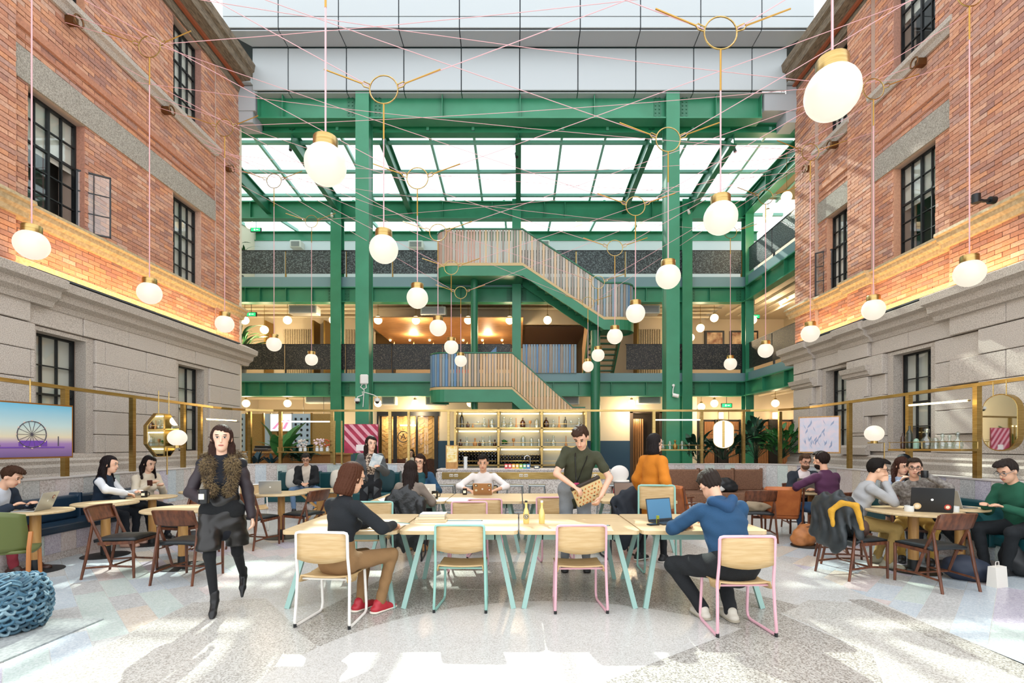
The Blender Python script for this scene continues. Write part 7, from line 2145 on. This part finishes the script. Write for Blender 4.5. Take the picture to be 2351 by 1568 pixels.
# ================================================================ BAGS AND COATS
def blob(name, label, cat, prims, h, k, m, loc, rz=0, wr=0.01, cut=True, fold=0.0):
    wr *= 0.45
    fd = (lambda X, Y, Z: fold * np.sin(44 * X + 16 * Y + 2.2 * np.sin(9 * Z + 4 * X)) * np.sin(6 * Z + 1.0)) if fold else None
    t = thing(name, label, cat, loc, rz)
    sdfobj(name + '_body', prims, h, k, m, t, (lambda X, Y, Z: 0.003 - Z + 0 * X + 0 * Y) if cut else None, wr, fd)
    return t
E3 = np.eye(3)
TAN = mat('tan leather', '#bd7b45', 0.55, col2='#9c5f30', ns=7, bump=0.2, bs=25)
t = blob('duffel_bag', 'slouchy tan leather bag on the floor at right', 'bag', [ellp((0, 0, 0.15), E3, (0.2, 0.14, 0.17)), ellp((0.03, 0, 0.24), E3, (0.13, 0.1, 0.09)), ellp((-0.08, 0, 0.1), E3, (0.14, 0.14, 0.11))], 0.012, 0.06, TAN, (4.35, 7.6, 0), 0.3, 0.012)
MB().tube([(0.1, -0.12, 0.16), (0.15, -0.15, 0.26), (0.06, -0.1, 0.34), (-0.05, -0.06, 0.3)], 0.012, 7).tube([(0.1, 0.1, 0.18), (0.12, 0.1, 0.3), (0.02, 0.08, 0.35), (-0.06, 0.08, 0.28)], 0.012, 7).build('handle', mat('dark tan strap', '#6b3f22', 0.5), t, True)
MB().lathe([(0.05, 0), (0.19, 0), (0.2, 0.02), (0.18, 0.035)], n=20).build('base', mat('dark brown trim', '#33281f'), t, True)
blob('backpack', 'black backpack on the floor by the man in green', 'bag', [ellp((0, 0, 0.2), E3, (0.2, 0.15, 0.22)), ellp((0, -0.1, 0.12), E3, (0.16, 0.1, 0.12)), cap((-0.1, 0.05, 0.36), (0.12, 0.05, 0.38), 0.03)], 0.013, 0.04, mat('black nylon', '#17191c', 0.5), (5.92, 5.95, 0), 0.3, 0.006)
blob('backpack', 'navy backpack slumped under the black-laptop table', 'bag', [ellp((0, 0, 0.13), E3, (0.22, 0.16, 0.15)), ellp((0.12, -0.02, 0.1), E3, (0.15, 0.13, 0.1))], 0.013, 0.05, mat('navy nylon', '#222b3d', 0.6), (5.12, 5.75, 0), -0.4)
t = thing('paper_bag', 'small white paper bag on the floor by the right tables', 'bag', (5.22, 5.46, 0), 0.3)
MB().add([(-0.09, -0.05, 0), (0.09, -0.05, 0), (0.09, 0.05, 0), (-0.09, 0.05, 0), (-0.09, -0.035, 0.22), (0.09, -0.035, 0.22), (0.09, 0.035, 0.22), (-0.09, 0.035, 0.22)], [(0, 3, 2, 1), (4, 5, 6, 7), (0, 1, 5, 4), (1, 2, 6, 5), (2, 3, 7, 6), (3, 0, 4, 7)]).build('bag_body', mat('white paper', '#e6e0d6', 0.8), t)
MB().tube([(-0.03, 0, 0.22), (-0.025, 0, 0.27), (0.025, 0, 0.27), (0.03, 0, 0.22)], 0.004, 5).build('handle', mat('white paper', '#e6e0d6'), t)
GJ = mat('dark grey jacket nylon', '#33393c', 0.5, col2='#22272a', ns=6)
t = blob('jacket', 'dark jacket hung over the side-on walnut chair at right', 'jacket', [ecap((-0.22, -0.24, 0.83), (0.22, -0.24, 0.83), (0, 0, 1), 0.075, 0.075, 0.7), ecap((-0.12, -0.31, 0.8), (-0.12, -0.33, 0.5), (1, 0, 0), 0.16, 0.14, 0.32), ecap((0.1, -0.31, 0.8), (0.1, -0.34, 0.42), (1, 0, 0), 0.16, 0.13, 0.32), ecap((0, -0.17, 0.8), (0, -0.1, 0.52), (1, 0, 0), 0.2, 0.18, 0.3), cap((-0.24, -0.26, 0.8), (-0.28, -0.3, 0.5), 0.06, 0.045), cap((0.25, -0.22, 0.8), (0.28, -0.2, 0.52), 0.06, 0.045)], 0.012, 0.05, GJ, (3.98, 5.95, 0), -1.35, 0.006, True, 0.012)
t = blob('scarf', 'mustard yellow scarf looped over the jacket on the walnut chair', 'scarf', [cap((0.1, -0.41, 0.78), (0.14, -0.43, 0.62), 0.03, 0.022), cap((0.1, -0.41, 0.78), (0.16, -0.33, 0.88), 0.032, 0.034), cap((0.16, -0.33, 0.88), (0.3, -0.28, 0.86), 0.034, 0.034), cap((0.3, -0.28, 0.86), (0.36, -0.26, 0.62), 0.032, 0.024)], 0.011, 0.03, mat('mustard wool', '#c8952c', 0.9, bump=0.4, bs=80), (3.98, 5.95, 0), -1.35, 0.01)
blob('shoulder_bag', 'brown satchel resting on the seat of the side-on walnut chair at right', 'bag', [ellp((0.02, 0.02, 0.56), E3, (0.15, 0.11, 0.12)), ellp((-0.08, 0.0, 0.52), E3, (0.12, 0.12, 0.08))], 0.012, 0.04, mat('brown satchel', '#4b3226', 0.6), (3.98, 5.95, 0), -1.35, 0.01, False)
blob('coat', 'black quilted coat hanging over the bench edge near the man in green', 'coat', [ecap((0, 0, 0.72), (0.1, -0.1, 0.3), (1, 0, 0), 0.16, 0.1, 0.45), cap((0.05, -0.12, 0.62), (0.25, -0.3, 0.26), 0.075, 0.06)], 0.013, 0.04, mat('black quilted nylon', '#1d2226', 0.5), (5.62, 7.0, 0), 0.0, 0.006)
blob('coat', 'black leather coat hung on the chair of the woman in the grey coat', 'coat', [ecap((-0.18, -0.26, 0.8), (0.26, -0.26, 0.8), (0, 0, 1), 0.06, 0.06, 0.6), ecap((0.02, -0.3, 0.78), (0.04, -0.3, 0.4), (1, 0, 0), 0.22, 0.24, 0.2), cap((0.24, -0.3, 0.76), (0.3, -0.3, 0.35), 0.07, 0.05)], 0.012, 0.04, mat('black leather coat', '#1b1d1f', 0.3, bump=0.3, bs=30), (-1.52, 6.85, 0), 0, 0.004, True, 0.008)
blob('coat', 'dark coat hung on the chair at the right end of the second row', 'coat', [ecap((-0.2, -0.26, 0.8), (0.24, -0.26, 0.8), (0, 0, 1), 0.06, 0.06, 0.6), ecap((0, -0.3, 0.78), (-0.04, -0.32, 0.4), (1, 0, 0), 0.2, 0.22, 0.25)], 0.012, 0.04, mat('dark navy coat', '#1b222c', 0.7), (1.4, 6.9, 0), 0.25, 0.004, True, 0.008)
blob('bag', 'crumpled tan bag on the seat of the walnut chair by the leather armchair', 'bag', [ellp((-0.04, 0.0, 0.54), E3, (0.17, 0.13, 0.09)), ellp((0.1, 0.03, 0.53), E3, (0.14, 0.1, 0.06))], 0.012, 0.04, mat('khaki canvas', '#a4937a', 0.9), (3.86, 8.15, 0), -0.15, 0.016, False)
blob('handbag', 'pale pink handbag on the bench beside the woman in cream', 'bag', [ellp((0, 0, 0.14), E3, (0.15, 0.1, 0.14))], 0.012, 0.03, mat('pale pink leather', '#cbb0a5', 0.6), (-6.35, 8.72, 0.46), 0.2, 0.01, False)
blob('handbag', 'black bag on the floor behind the left round tables', 'bag', [ellp((0, 0, 0.1), E3, (0.2, 0.1, 0.12))], 0.013, 0.03, mat('black nylon', '#17191c'), (-5.0, 7.7, 0), 0.2, 0.01)
blob('backpack', 'black backpack lying on the brown tweed sofa', 'bag', [ellp((0, 0, 0.16), E3, (0.26, 0.16, 0.18)), ellp((0.15, -0.05, 0.1), E3, (0.15, 0.12, 0.1))], 0.014, 0.05, mat('black nylon', '#17191c'), (4.9, 11.9, 0.42), 0, 0.014, False)
# red chairs right of the bar
for i, (xx, yy) in enumerate(((2.1, 9.7), (2.55, 10.0))):
    t = thing('tub_chair', 'red upholstered tub chair right of the bar, %s one' % ('left', 'right')[i], 'chair', (xx, yy, 0), 0.3, 'red tub chairs')
    MB().sheet([[(0.26 * math.sin(a), -0.24 * math.cos(a), z - 0.06 * abs(math.sin(a)) * (1 if z > 0.6 else 0)) for a in [(-1.7 + 3.4 * j / 12) for j in range(13)]] for z in (0.4, 0.55, 0.7, 0.76)]).build('back_shell', mat('red fabric', '#b3302c', 0.85), t, True, solid=0.04)
    MB().lathe([(0, 0.38), (0.25, 0.38), (0.26, 0.42), (0.22, 0.45), (0, 0.455)], n=20, cap=False).build('seat', mat('red fabric', '#b3302c'), t, True)
    for sx in (-1, 1):
        for sy in (-1, 1): MB().cyl((sx * 0.22, sy * 0.2, 0), (sx * 0.16, sy * 0.15, 0.38), 0.014, n=6).build('leg', BLACK, t)
# ================================================================ MIRRORS, POSTERS, SCREEN, CAMERAS
MIR = mat('mirror', '#dfe4e2', 0.02, 1.0)
def rodpair(t, dx, z0, z1, yy=0):
    for s in (-1, 1): MB().cyl((s * dx, yy, z0), (s * dx, yy, z1), 0.007, n=5).build('hanger_rod', BRASS, t)
# octagonal mirror on the left frame
P_ = px(376, 999, 8.05)
t = thing('mirror', 'octagonal brass-rimmed mirror hanging from the left frame', 'mirror', P_, 1.45)
oc = [(0.33 * math.cos(D2R * (22.5 + 45 * i)), 0.36 * math.sin(D2R * (22.5 + 45 * i))) for i in range(8)]
MB().prism([(p[0] * 1.04, p[1] * 1.04) for p in oc], -0.0, 0.06, 'y').build('rim', BRASS, t)
MB().prism(oc, -0.006, 0.0, 'y').build('mirror_glass', MIR, t)
rodpair(t, 0.1, 0.34, ZF - P_.z - 0.02)
P_ = px(2295, 970, 6.72)
t = thing('mirror', 'pill-shaped brass mirror hanging from the right frame', 'mirror', P_, -1.42)
pill = [(0.21 * math.cos(D2R * a), 0.17 + 0.2 * math.sin(D2R * a)) for a in range(0, 181, 15)] + [(0.21 * math.cos(D2R * a), -0.17 + 0.2 * math.sin(D2R * a)) for a in range(180, 361, 15)]
MB().prism([(p[0] * 1.05, p[1] * 1.04) for p in pill], 0.0, 0.09, 'y').build('rim', BRASS, t)
MB().prism(pill, -0.006, 0.0, 'y').build('mirror_glass', MIR, t)
rodpair(t, 0.08, 0.36, ZF - P_.z - 0.02)
P_ = px(1661, 997, 12.5)
t = thing('mirror', 'oval brass-banded mirror hanging in the back of the right frame', 'mirror', P_, -0.36)
MB().prism([(p[0] * 1.15, p[1] * 0.95) for p in pill], 0.0, 0.05, 'y').build('rim', BRASS, t)
MB().prism([(p[0] * 1.1, p[1] * 0.92) for p in pill], -0.006, 0.0, 'y').build('mirror_glass', MIR, t)
MB().b(-0.03, 0.03, -0.012, -0.006, -0.33, 0.33).build('brass_band', BRASS, t)
rodpair(t, 0.12, 0.34, ZF - P_.z - 0.02)
# big framed picture at the left with ferris wheel
P_ = px(52, 988, 6.35)
t = thing('framed_picture', 'large framed fairground picture with a ferris wheel at the left edge', 'picture', P_, 1.42)
MB().b(-0.62, 0.62, 0.0, 0.05, -0.36, 0.36).build('frame', mat('copper frame', '#a0703c', 0.4, 0.7), t)
gm, gnt, gb = _new('fair print')
tcn = nd(gnt, 'ShaderNodeTexCoord'); spx = nd(gnt, 'ShaderNodeSeparateXYZ'); gnt.links.new(tcn.outputs['Generated'], spx.inputs[0])
gr = nd(gnt, 'ShaderNodeValToRGB'); ge = gr.color_ramp.elements
ge[0].color = (*lin('#6f5a86'), 1); ge[1].color = (*lin('#6fb3d0'), 1)
for p_, c_ in ((0.25, '#9d7bb0'), (0.38, '#d9cdb0'), (0.6, '#b9cfcf')): ge.new(p_).color = (*lin(c_), 1)
gnt.links.new(spx.outputs['Z'], gr.inputs['Fac']); gnt.links.new(gr.outputs['Color'], gb.inputs['Base Color']); gb.inputs['Roughness'].default_value = 0.15
MB().b(-0.6, 0.6, -0.006, 0.0, -0.34, 0.34).build('print', gm, t)
WHL = mat('wheel print', '#4a4650', 0.5)
mb = MB().tube([(0.1 + 0.17 * math.cos(a * math.pi / 14), -0.009, -0.05 + 0.17 * math.sin(a * math.pi / 14)) for a in range(28)], 0.006, 4, True)
for a in range(14): mb.cyl((0.1, -0.008, -0.05), (0.1 + 0.17 * math.cos(a * math.pi / 7), -0.008, -0.05 + 0.17 * math.sin(a * math.pi / 7)), 0.003, n=4)
mb.build('printed_wheel', WHL, t)
for a in range(12): MB().b(0.1 + 0.175 * math.cos(a * math.pi / 6) - 0.01, 0.1 + 0.175 * math.cos(a * math.pi / 6) + 0.01, -0.012, -0.008, -0.06 + 0.175 * math.sin(a * math.pi / 6), -0.04 + 0.175 * math.sin(a * math.pi / 6)).build('printed_cabin', mat('cabin print', '#d8c0b0', 0.5), t)
MB().b(-0.05, 0.28, -0.01, -0.007, -0.2, -0.13).b(-0.3, 0.5, -0.01, -0.007, -0.225, -0.21).build('printed_roofs', mat('purple print', '#6a3fa0', 0.5), t)
MB().cyl((-0.35, -0.008, -0.2), (-0.3, -0.008, -0.09), 0.006, n=4).cyl((-0.3, -0.008, -0.09), (-0.25, -0.008, -0.2), 0.006, n=4).cyl((0.42, -0.008, -0.2), (0.42, -0.008, -0.07), 0.006, n=4).build('printed_towers', WHL, t)
for s in (-0.5, 0.1): MB().cyl((s, 0.02, 0.36), (s, 0.02, ZF - P_.z - 0.03), 0.008, n=5).build('hanger_rod', BRASS, t)
P_ = px(829, 1007, 12.4)
t = thing('poster', 'crimson poster with slanting beams and small notice in the left frame', 'poster', P_)
MB().b(-0.42, 0.42, 0.0, 0.03, -0.36, 0.36).build('board', mat('poster crimson', '#b23350', 0.6, col2='#8f2440', ns=5), t)
for i in range(7):
    x0 = -0.75 + i * 0.22
    q = [(x0, 0.35), (x0 + 0.1, 0.35), (x0 + 0.75, -0.35), (x0 + 0.65, -0.35)]
    q = clip(clip(q, 1, 0, 0.41), -1, 0, 0.41)
    if len(q) > 2: MB().prism(q[::-1], -0.004, 0.0, 'y').build('printed_beam', mat('poster pink', '#dba0ac', 0.6), t)
MB().b(-0.12, 0.12, -0.008, -0.004, -0.3, -0.15).build('notice', mat('notice white', '#e8e0de', 0.7), t)
P_ = px(1880, 998, 9.8)
t = thing('framed_picture', 'oak-framed pale lilac leaf print on the right frame', 'picture', P_, -0.75)
MB().b(-0.36, 0.36, 0.0, 0.04, -0.36, 0.36).build('frame', OAKPOST, t)
MB().b(-0.335, 0.335, -0.006, 0.0, -0.335, 0.335).build('print', mat('leaf print', '#bfc2d0', 0.6, col2='#d6c6cc', ns=9, detail=8), t)
for i in range(26):
    a = RN.uniform(-0.6, 0.6)
    xx, zz = RN.uniform(-0.25, 0.25), RN.uniform(-0.28, 0.2)
    MB().prism([(xx, zz), (xx + 0.012 + 0.08 * a, zz + 0.05), (xx + 0.12 * a, zz + 0.11), (xx - 0.012 + 0.05 * a, zz + 0.05)], -0.008, -0.006, 'y').build('printed_leaf', mat('leaf ink', '#8f9bb5', 0.7), t)
# wall-mounted globe lamps on the low walls
for i, (p, y, Y, lb) in enumerate(((407, 1008, 7.9, 'by the octagonal mirror on the left low wall'), (2007, 998, 8.0, 'on the right low wall below the stone pilaster'))):
    P_ = px(p, y, Y)
    sd = -1 if i == 0 else 1
    t = thing('globe_lamp', 'lit oval globe lamp on brass stem ' + lb, 'lamp', (P_.x, P_.y, ZW + 0.02))
    link('globe', GM, GLOBE, t, (0, 0, P_.z - ZW)).scale = (0.8, 0.8, 0.75)
    MB().tube([(sd * 0.16, 0, 0), (sd * 0.16, 0, P_.z - ZW - 0.15), (-sd * 0.1, 0, P_.z - ZW - 0.15)], 0.01, 6).build('stem', BRASS, t)
    MB().cyl((0, 0, P_.z - ZW - 0.16), (0, 0, P_.z - ZW - 0.11), 0.05, n=14).build('cup', BRASS, t)
# white wireless box and security cameras on the columns
WPL = mat('white plastic', '#d8d6d0', 0.5)
P_ = px(836, 871, 13.08)
t = thing('access_point', 'white wireless box on the left tall green column', 'device', P_)
MB().rb(-0.11, 0.11, -0.04, 0.04, -0.13, 0.13, 0.03).build('casing', WPL, t)
MB().tube([(-0.05, 0, -0.13), (-0.09, 0, -0.2), (-0.02, 0, -0.26), (0.06, 0, -0.22), (0.05, 0, -0.13)], 0.014, 6).tube([(0, 0, -0.26), (-0.02, 0, -0.6), (-0.03, 0, -0.72)], 0.012, 6).build('conduit', WPL, t, True)
def dome_cam(label, P_, s):
    t = thing('security_camera', label, 'camera', P_)
    MB().lathe([(0.0, 0.06), (0.07, 0.06), (0.075, 0.0), (0.07, -0.02)], n=16).build('housing', WPL, t, True)
    MB().tube([(0, 0, 0.06), (0, 0.02, 0.1), (s * 0.12, 0.1, 0.16), (-4.09 - P_.x, 0.12, 0.25)], 0.012, 6).build('conduit', WPL, t, True)
    MB().ell((0, 0, -0.02), (0.055, 0.055, 0.06), 14, 8).build('dome', mat('smoked dome', '#2a2c2e', 0.15), t, True)
dome_cam('left dome camera at the foot of the left tall green column', px(820, 920, 13.0), 1)
dome_cam('right dome camera at the foot of the left tall green column', px(866, 920, 13.0), -1)
P_ = px(1547, 898, 13.05)
t = thing('security_camera', 'white bullet camera on the right tall green column', 'camera', P_)
MB().cyl((-0.03, -0.02, -0.1), (0.1, -0.08, -0.14), 0.05, n=12).build('body', WPL, t, True)
MB().tube([(0, 0.05, 0.14), (0, 0, 0.13), (-0.02, 0, 0.05), (-0.03, -0.01, -0.08)], 0.012, 6).ell((0, 0.03, 0.15), 0.04, 10, 8).build('bracket', WPL, t, True)
P_ = Vector((7.22, 7.35, 5.05))
P_ = px(2285, 466, 7.55); P_.x = 7.16
t = thing('security_camera', 'black camera mounted on the right brick wall', 'camera', P_)
MB().cyl((-0.26, 0, 0.0), (-0.26, 0, 0.13), 0.055, n=12).build('body', BLACK, t, True)
MB().tube([(-0.24, 0, 0.05), (-0.15, 0, 0.03), (-0.05, 0, 0.04)], 0.025, 8).cyl((-0.06, 0, 0.04), (0.02, 0, 0.04), 0.055, n=14).build('bracket', BLACK, t, True)
for i, (p, y) in enumerate(((667, 336), (1685, 340), (762, 490), (1185, 352), (1580, 482))):
    P_ = px(p, y, 14.5 if y < 400 else 17.0)
    t = thing('spotlight', 'small spotlight clamped to the roof steel, %s from the left' % NTH[[0, 4, 1, 2, 3][i]], 'spotlight', P_, 0, 'roof spotlights')
    MB().cyl((0, 0, 0.0), (0.02, -0.05, -0.14), 0.045, n=10).build('barrel', BLACK if y < 400 else WPL, t, True)
    MB().cyl((0, 0, 0), (0, 0, 0.12), 0.012, n=6).build('stem', BLACK, t)
# ================================================================ RECEPTION AT THE LEFT BACK
YQ = 17.0
qx = lambda p: (p - CX) * YQ / F
qz = lambda p: H + (CY - p) * YQ / F
t = thing('room_divider', 'pale blue perforated room divider with bamboo screens at the reception', 'divider', (0, YQ, 0))
BAM = mat('bamboo screen', '#a98a4e', 0.7, col2='#8d6f39', ns=10, stretch=(14, 1, 2))
PBL = mat('pale blue board', '#a9c0cf', 0.6)
for a, b in ((551, 563), (608, 622), (671, 713)): MB().b(qx(a), qx(b), 0, 0.04, 0, qz(950)).build('blue_panel', PBL, t)
for a, b in ((566, 605), (622, 640), (640, 670), (715, 762)):
    MB().b(qx(a), qx(b), 0.0, 0.03, 0, qz(950)).build('bamboo_panel', BAM, t)
    MB().b(qx(a) - 0.02, qx(a) + 0.02, -0.03, 0.05, 0, qz(948)).b(qx(b) - 0.02, qx(b) + 0.02, -0.03, 0.05, 0, qz(948)).build('bamboo_frame', BRASS2, t)
for c, p in enumerate((555, 679, 692, 706)):
    for r in range(7): MB().rb(qx(p) - 0.035, qx(p) + 0.035, -0.012, 0.0, qz(962 + r * 12.5) - 0.04, qz(962 + r * 12.5) + 0.04, 0.01).build('hole', BLACK, t)
P_ = px(645, 970, 16.94)
t = thing('tv_screen', 'lit wall screen with a pink and white graphic at the reception', 'screen', P_)
MB().b(-0.37, 0.37, 0, 0.05, -0.3, 0.3).build('bezel', WPL, t)
MB().b(-0.35, 0.35, -0.006, 0, -0.28, 0.28).build('display', mat('display pale', '#d5dfe4', 0.3, em=0.7), t)
for i, (a, b) in enumerate(((-0.3, 0.05), (-0.1, 0.12), (0.05, 0.3))): MB().prism([(a, -0.22), (a + 0.1, -0.22), (b, 0.08), (b - 0.08, 0.08)], -0.01, -0.006, 'y').build('graphic_bar', mat('display pink', '#d58ab0', 0.3, em=0.5), t)
t = thing('reception_desk', 'low timber reception desk behind the left planter', 'desk', (px(730, 0, 14.5)[0], 14.5, 0))
MB().b(-0.8, 0.75, 0, 0.6, 0, 1.25).build('desk_body', mat('woven timber', '#a9733c', 0.7, col2='#8a5a2c', ns=18, stretch=(1, 1, 6)), t)
MB().b(-0.85, 0.8, -0.05, 0.65, 1.25, 1.3).build('desk_top', OAKPOST, t)
t = thing('reception_desk', 'long low timber counter with a typewriter at the left back', 'desk', (px(590, 0, 14.0)[0], 14.0, 0))
MB().b(-0.55, 1.0, 0, 0.6, 0, 1.3).build('desk_body', mat('woven timber', '#a9733c'), t)
MB().b(-0.6, 1.05, -0.05, 0.65, 1.3, 1.35).build('desk_top', OAKPOST, t)
t = thing('typewriter', 'old dark typewriter on the timber counter', 'typewriter', (px(600, 0, 14.1)[0], 14.15, 1.35))
MB().rb(-0.2, 0.2, -0.12, 0.15, 0, 0.1, 0.03).build('casing', mat('dark iron', '#4a4644', 0.4), t)
MB().cyl((-0.24, 0.08, 0.13), (0.24, 0.08, 0.13), 0.03, n=10).build('platen', BLACK, t)
for i in range(2):
    P_ = px((697, 743)[i], 987, 17.62)
    t = thing('bulb_lamp', 'glowing bare bulb hanging over the reception desk, %s one' % ('left', 'right')[i], 'lamp', P_, 0, 'reception bulbs')
    MB().ell((0, 0, 0), 0.06, 10, 8).build('bulb', BULB, t, True)
    MB().cyl((0, 0, 0.05), (0, 0, 3.72 - P_.z), 0.008, n=5).build('cord', BLACK, t)
    lamp('bulb_light', (0, -0.15, 0), 20, parent=t)
for i, (p, c) in enumerate(((690, '#d9cfc6'), (700, '#cfc6c0'), (728, '#e3c9cc'), (738, '#d9bfc4'), (752, '#b3552c'))):
    P_ = px(p, 1036, 12.5)
    t = thing('flower_vase', '%s in the planter shelf vase, %s from the left' % (('pale dried flowers', 'white blossom', 'pink blossom', 'blush blossom', 'orange blooms')[i], NTH[i]), 'flowers', P_)
    MB().lathe([(0, 0), (0.04, 0), (0.045, 0.05), (0.03, 0.12), (0.032, 0.13)], n=12).build('vase', mat('clear plastic', '#dfe3e2'), t, True)
    for k in range(10): MB().ell((RN.uniform(-0.07, 0.07), RN.uniform(-0.07, 0.07), RN.uniform(0.13, 0.3)), 0.025, 7, 5).build('bloom', mat('bloom ' + c, c, 0.8), t)
for i, p in enumerate((1522, 1538, 1550, 1566, 1582)):
    P_ = px(p, 1031, 12.5)
    vessel(P_, (flask, dome, flask, dome, goblet)[i](0.9), (BOTTLE, BOTTLE, BRASS2, BOTTLE, BOTTLE)[i], '%s on the small shelf of the right frame' % ('round clear flask', 'clear glass cloche', 'brass canister', 'clear arched cloche', 'tiny clear goblet')[i], 'glassware on the small right shelf', 'glass_vessel', 'vessel')
dA, dB = px(2058, 1030, 8.2), px(2228, 1030, 7.0)
for i, (u, f_, s, m, lb) in enumerate(((0.1, wine, 0.85, AMB, 'short amber bottle'), (0.2, wine, 1.2, DGR, 'tall dark bottle'), (0.3, dome, 0.7, mat('pale green glass', '#8fae9a', 0.15), 'pale green jar'), (0.45, flask, 1.25, BOTTLE, 'large square cut decanter with ball stopper'), (0.57, dome, 0.75, BOTTLE, 'small clear jar'), (0.66, flask, 0.9, BOTTLE, 'clear round decanter'), (0.75, flask, 0.8, BOTTLE, 'low clear decanter'), (0.85, flask, 0.95, BOTTLE, 'clear decanter with twisted stopper'))):
    vessel(dA.lerp(dB, u), f_(s), m, lb + ' on the right frame shelf', 'bottles on the right frame shelf', 'bottle' if f_ is wine else 'glass_vessel', 'bottle' if f_ is wine else 'vessel')
# ================================================================ PLANTS
LEAF = mat('leaf green', '#2f6b38', 0.5, col2='#1f4f2a', ns=6)
LEAF2 = mat('deep leaf green', '#1f4a34', 0.5, col2='#153626', ns=6)
LEAF3 = mat('bright leaf green', '#3d7f3a', 0.5, col2='#2b6430', ns=6)
SOIL = mat('soil', '#3a2a20', 0.95)
def leaf_mesh(L_, W_, droop, fold=0.15):
    g = []
    for i in range(7):
        v = i / 6
        w = W_ * math.sin(math.pi * min(1, v * 0.92 + 0.06)) ** 0.8
        z = droop * (v - 1.3 * v * v)
        g.append([(-w, L_ * v, z + fold * w), (0, L_ * v, z), (w, L_ * v, z + fold * w)])
    return MB().sheet(g).mesh('leaf', True)
def plant(label, loc, n, L_, W_, hgt, sprd, m, droop=0.15, seed=1, pot=True, stalk=True, elev=(0.2, 1.2), name='potted_plant'):
    r = random.Random(seed)
    t = thing(name, label, 'plant', loc)
    me = leaf_mesh(L_, W_, droop)
    if pot: MB().lathe([(0, 0), (0.14, 0), (0.17, 0.28), (0.15, 0.28), (0.14, 0.25), (0, 0.25)], n=18, cap=False).build('pot', mat('grey pot', '#6f726f', 0.8), t, True)
    st = MB()
    for i in range(n):
        a = r.uniform(0, 2 * math.pi)
        k = math.sqrt(r.random())
        rr_ = sprd * k
        z = hgt * r.uniform(0.35, 1.0) * (1 - 0.3 * k)
        p = Vector((rr_ * math.cos(a) * 0.7, rr_ * math.sin(a) * 0.7, z))
        o = link('leaf', me, m, t, p)
        sc = r.uniform(0.7, 1.15)
        o.scale = (sc, sc, sc)
        o.rotation_euler = (r.uniform(*elev), r.uniform(-0.4, 0.4), a - math.pi / 2 + r.uniform(-0.5, 0.5))
        if stalk and i % 2 == 0: st.tube([(0, 0, 0.1), p * 0.5 + Vector((0, 0, 0.06)), p], 0.006, 4)
    if stalk: st.build('stems', LEAF2, t)
    return t
PZ = 0.7
plant('glossy green shrub behind the right low wall by the leaf print', px(1795, 1062, 13.2), 130, 0.3, 0.055, 1.0, 0.6, LEAF3, 0.12, 3, False)
plant('dark shrub behind the right low wall under the oval mirror', px(1660, 1064, 13.4), 70, 0.34, 0.06, 0.8, 0.8, LEAF2, 0.15, 4, False)
plant('dark leafy plant behind the right low wall beside the corner column', px(1735, 1064, 14.0), 80, 0.35, 0.06, 1.25, 0.6, LEAF2, 0.15, 5, False)
plant('dark strap-leaved plant behind the small shelf of the right frame', px(1600, 1066, 13.2), 26, 0.55, 0.05, 0.6, 0.4, LEAF2, 0.3, 6, False)
plant('broad banana-leaved plant in the left planter', px(645, 1066, 13.1), 14, 0.85, 0.14, 0.5, 0.25, LEAF3, 0.25, 7, False, elev=(0.5, 1.3))
plant('dark spiky succulent at the left end of the back planter', px(585, 1068, 12.95), 26, 0.34, 0.045, 0.15, 0.2, mat('blue green leaf', '#1f4450', 0.5), 0.05, 8, False, False, (0.4, 1.1))
plant('small dark succulent beside the spiky one in the back planter', px(622, 1068, 12.95), 18, 0.25, 0.04, 0.12, 0.15, MATS['blue green leaf'], 0.05, 18, False, False, (0.4, 1.1))
plant('leafy fern in the back planter in front of the reception desk', px(690, 1068, 13.1), 60, 0.3, 0.06, 0.4, 0.4, LEAF2, 0.15, 9, False)
plant('palm on the second-floor gallery by the left brick corner', Vector((px(555, 790, 18.0).x, 18.0, 4.03)), 60, 0.9, 0.05, 1.6, 0.3, LEAF, 0.5, 10, True, False, (0.3, 1.2))
plant('palm on the third-floor gallery by the left brick corner', Vector((px(548, 575, 18.0).x, 18.0, 7.34)), 40, 0.7, 0.05, 1.35, 0.3, LEAF, 0.5, 11, True, False, (0.3, 1.2))
plant('small round herb pot on the middle back-bar shelf', (kx(1159), YK - 0.05, KZ[1]), 40, 0.07, 0.03, 0.16, 0.1, LEAF3, 0.03, 12, False)
plant('dark leafy plant behind the low wall at the far right of the back frame', px(1862, 1064, 12.95), 40, 0.26, 0.05, 0.45, 0.3, LEAF2, 0.12, 13, False)
# planter boxes behind the low walls
struct('trim_planter_left', MB().b(-6.2, -3.3, 12.72, 13.4, 0, 0.95), mat('planter', '#6d6a64', 0.8))
MB().b(-6.15, -3.35, 12.75, 13.35, 0.95, 0.98).build('soil', SOIL, bpy.data.objects['trim_planter_left'])
struct('trim_planter_right', MB().b(4.0, 6.9, 12.72, 14.3, 0, 0.85), MATS['planter'])
MB().b(4.05, 6.85, 12.75, 14.25, 0.85, 0.88).build('soil', SOIL, bpy.data.objects['trim_planter_right'])
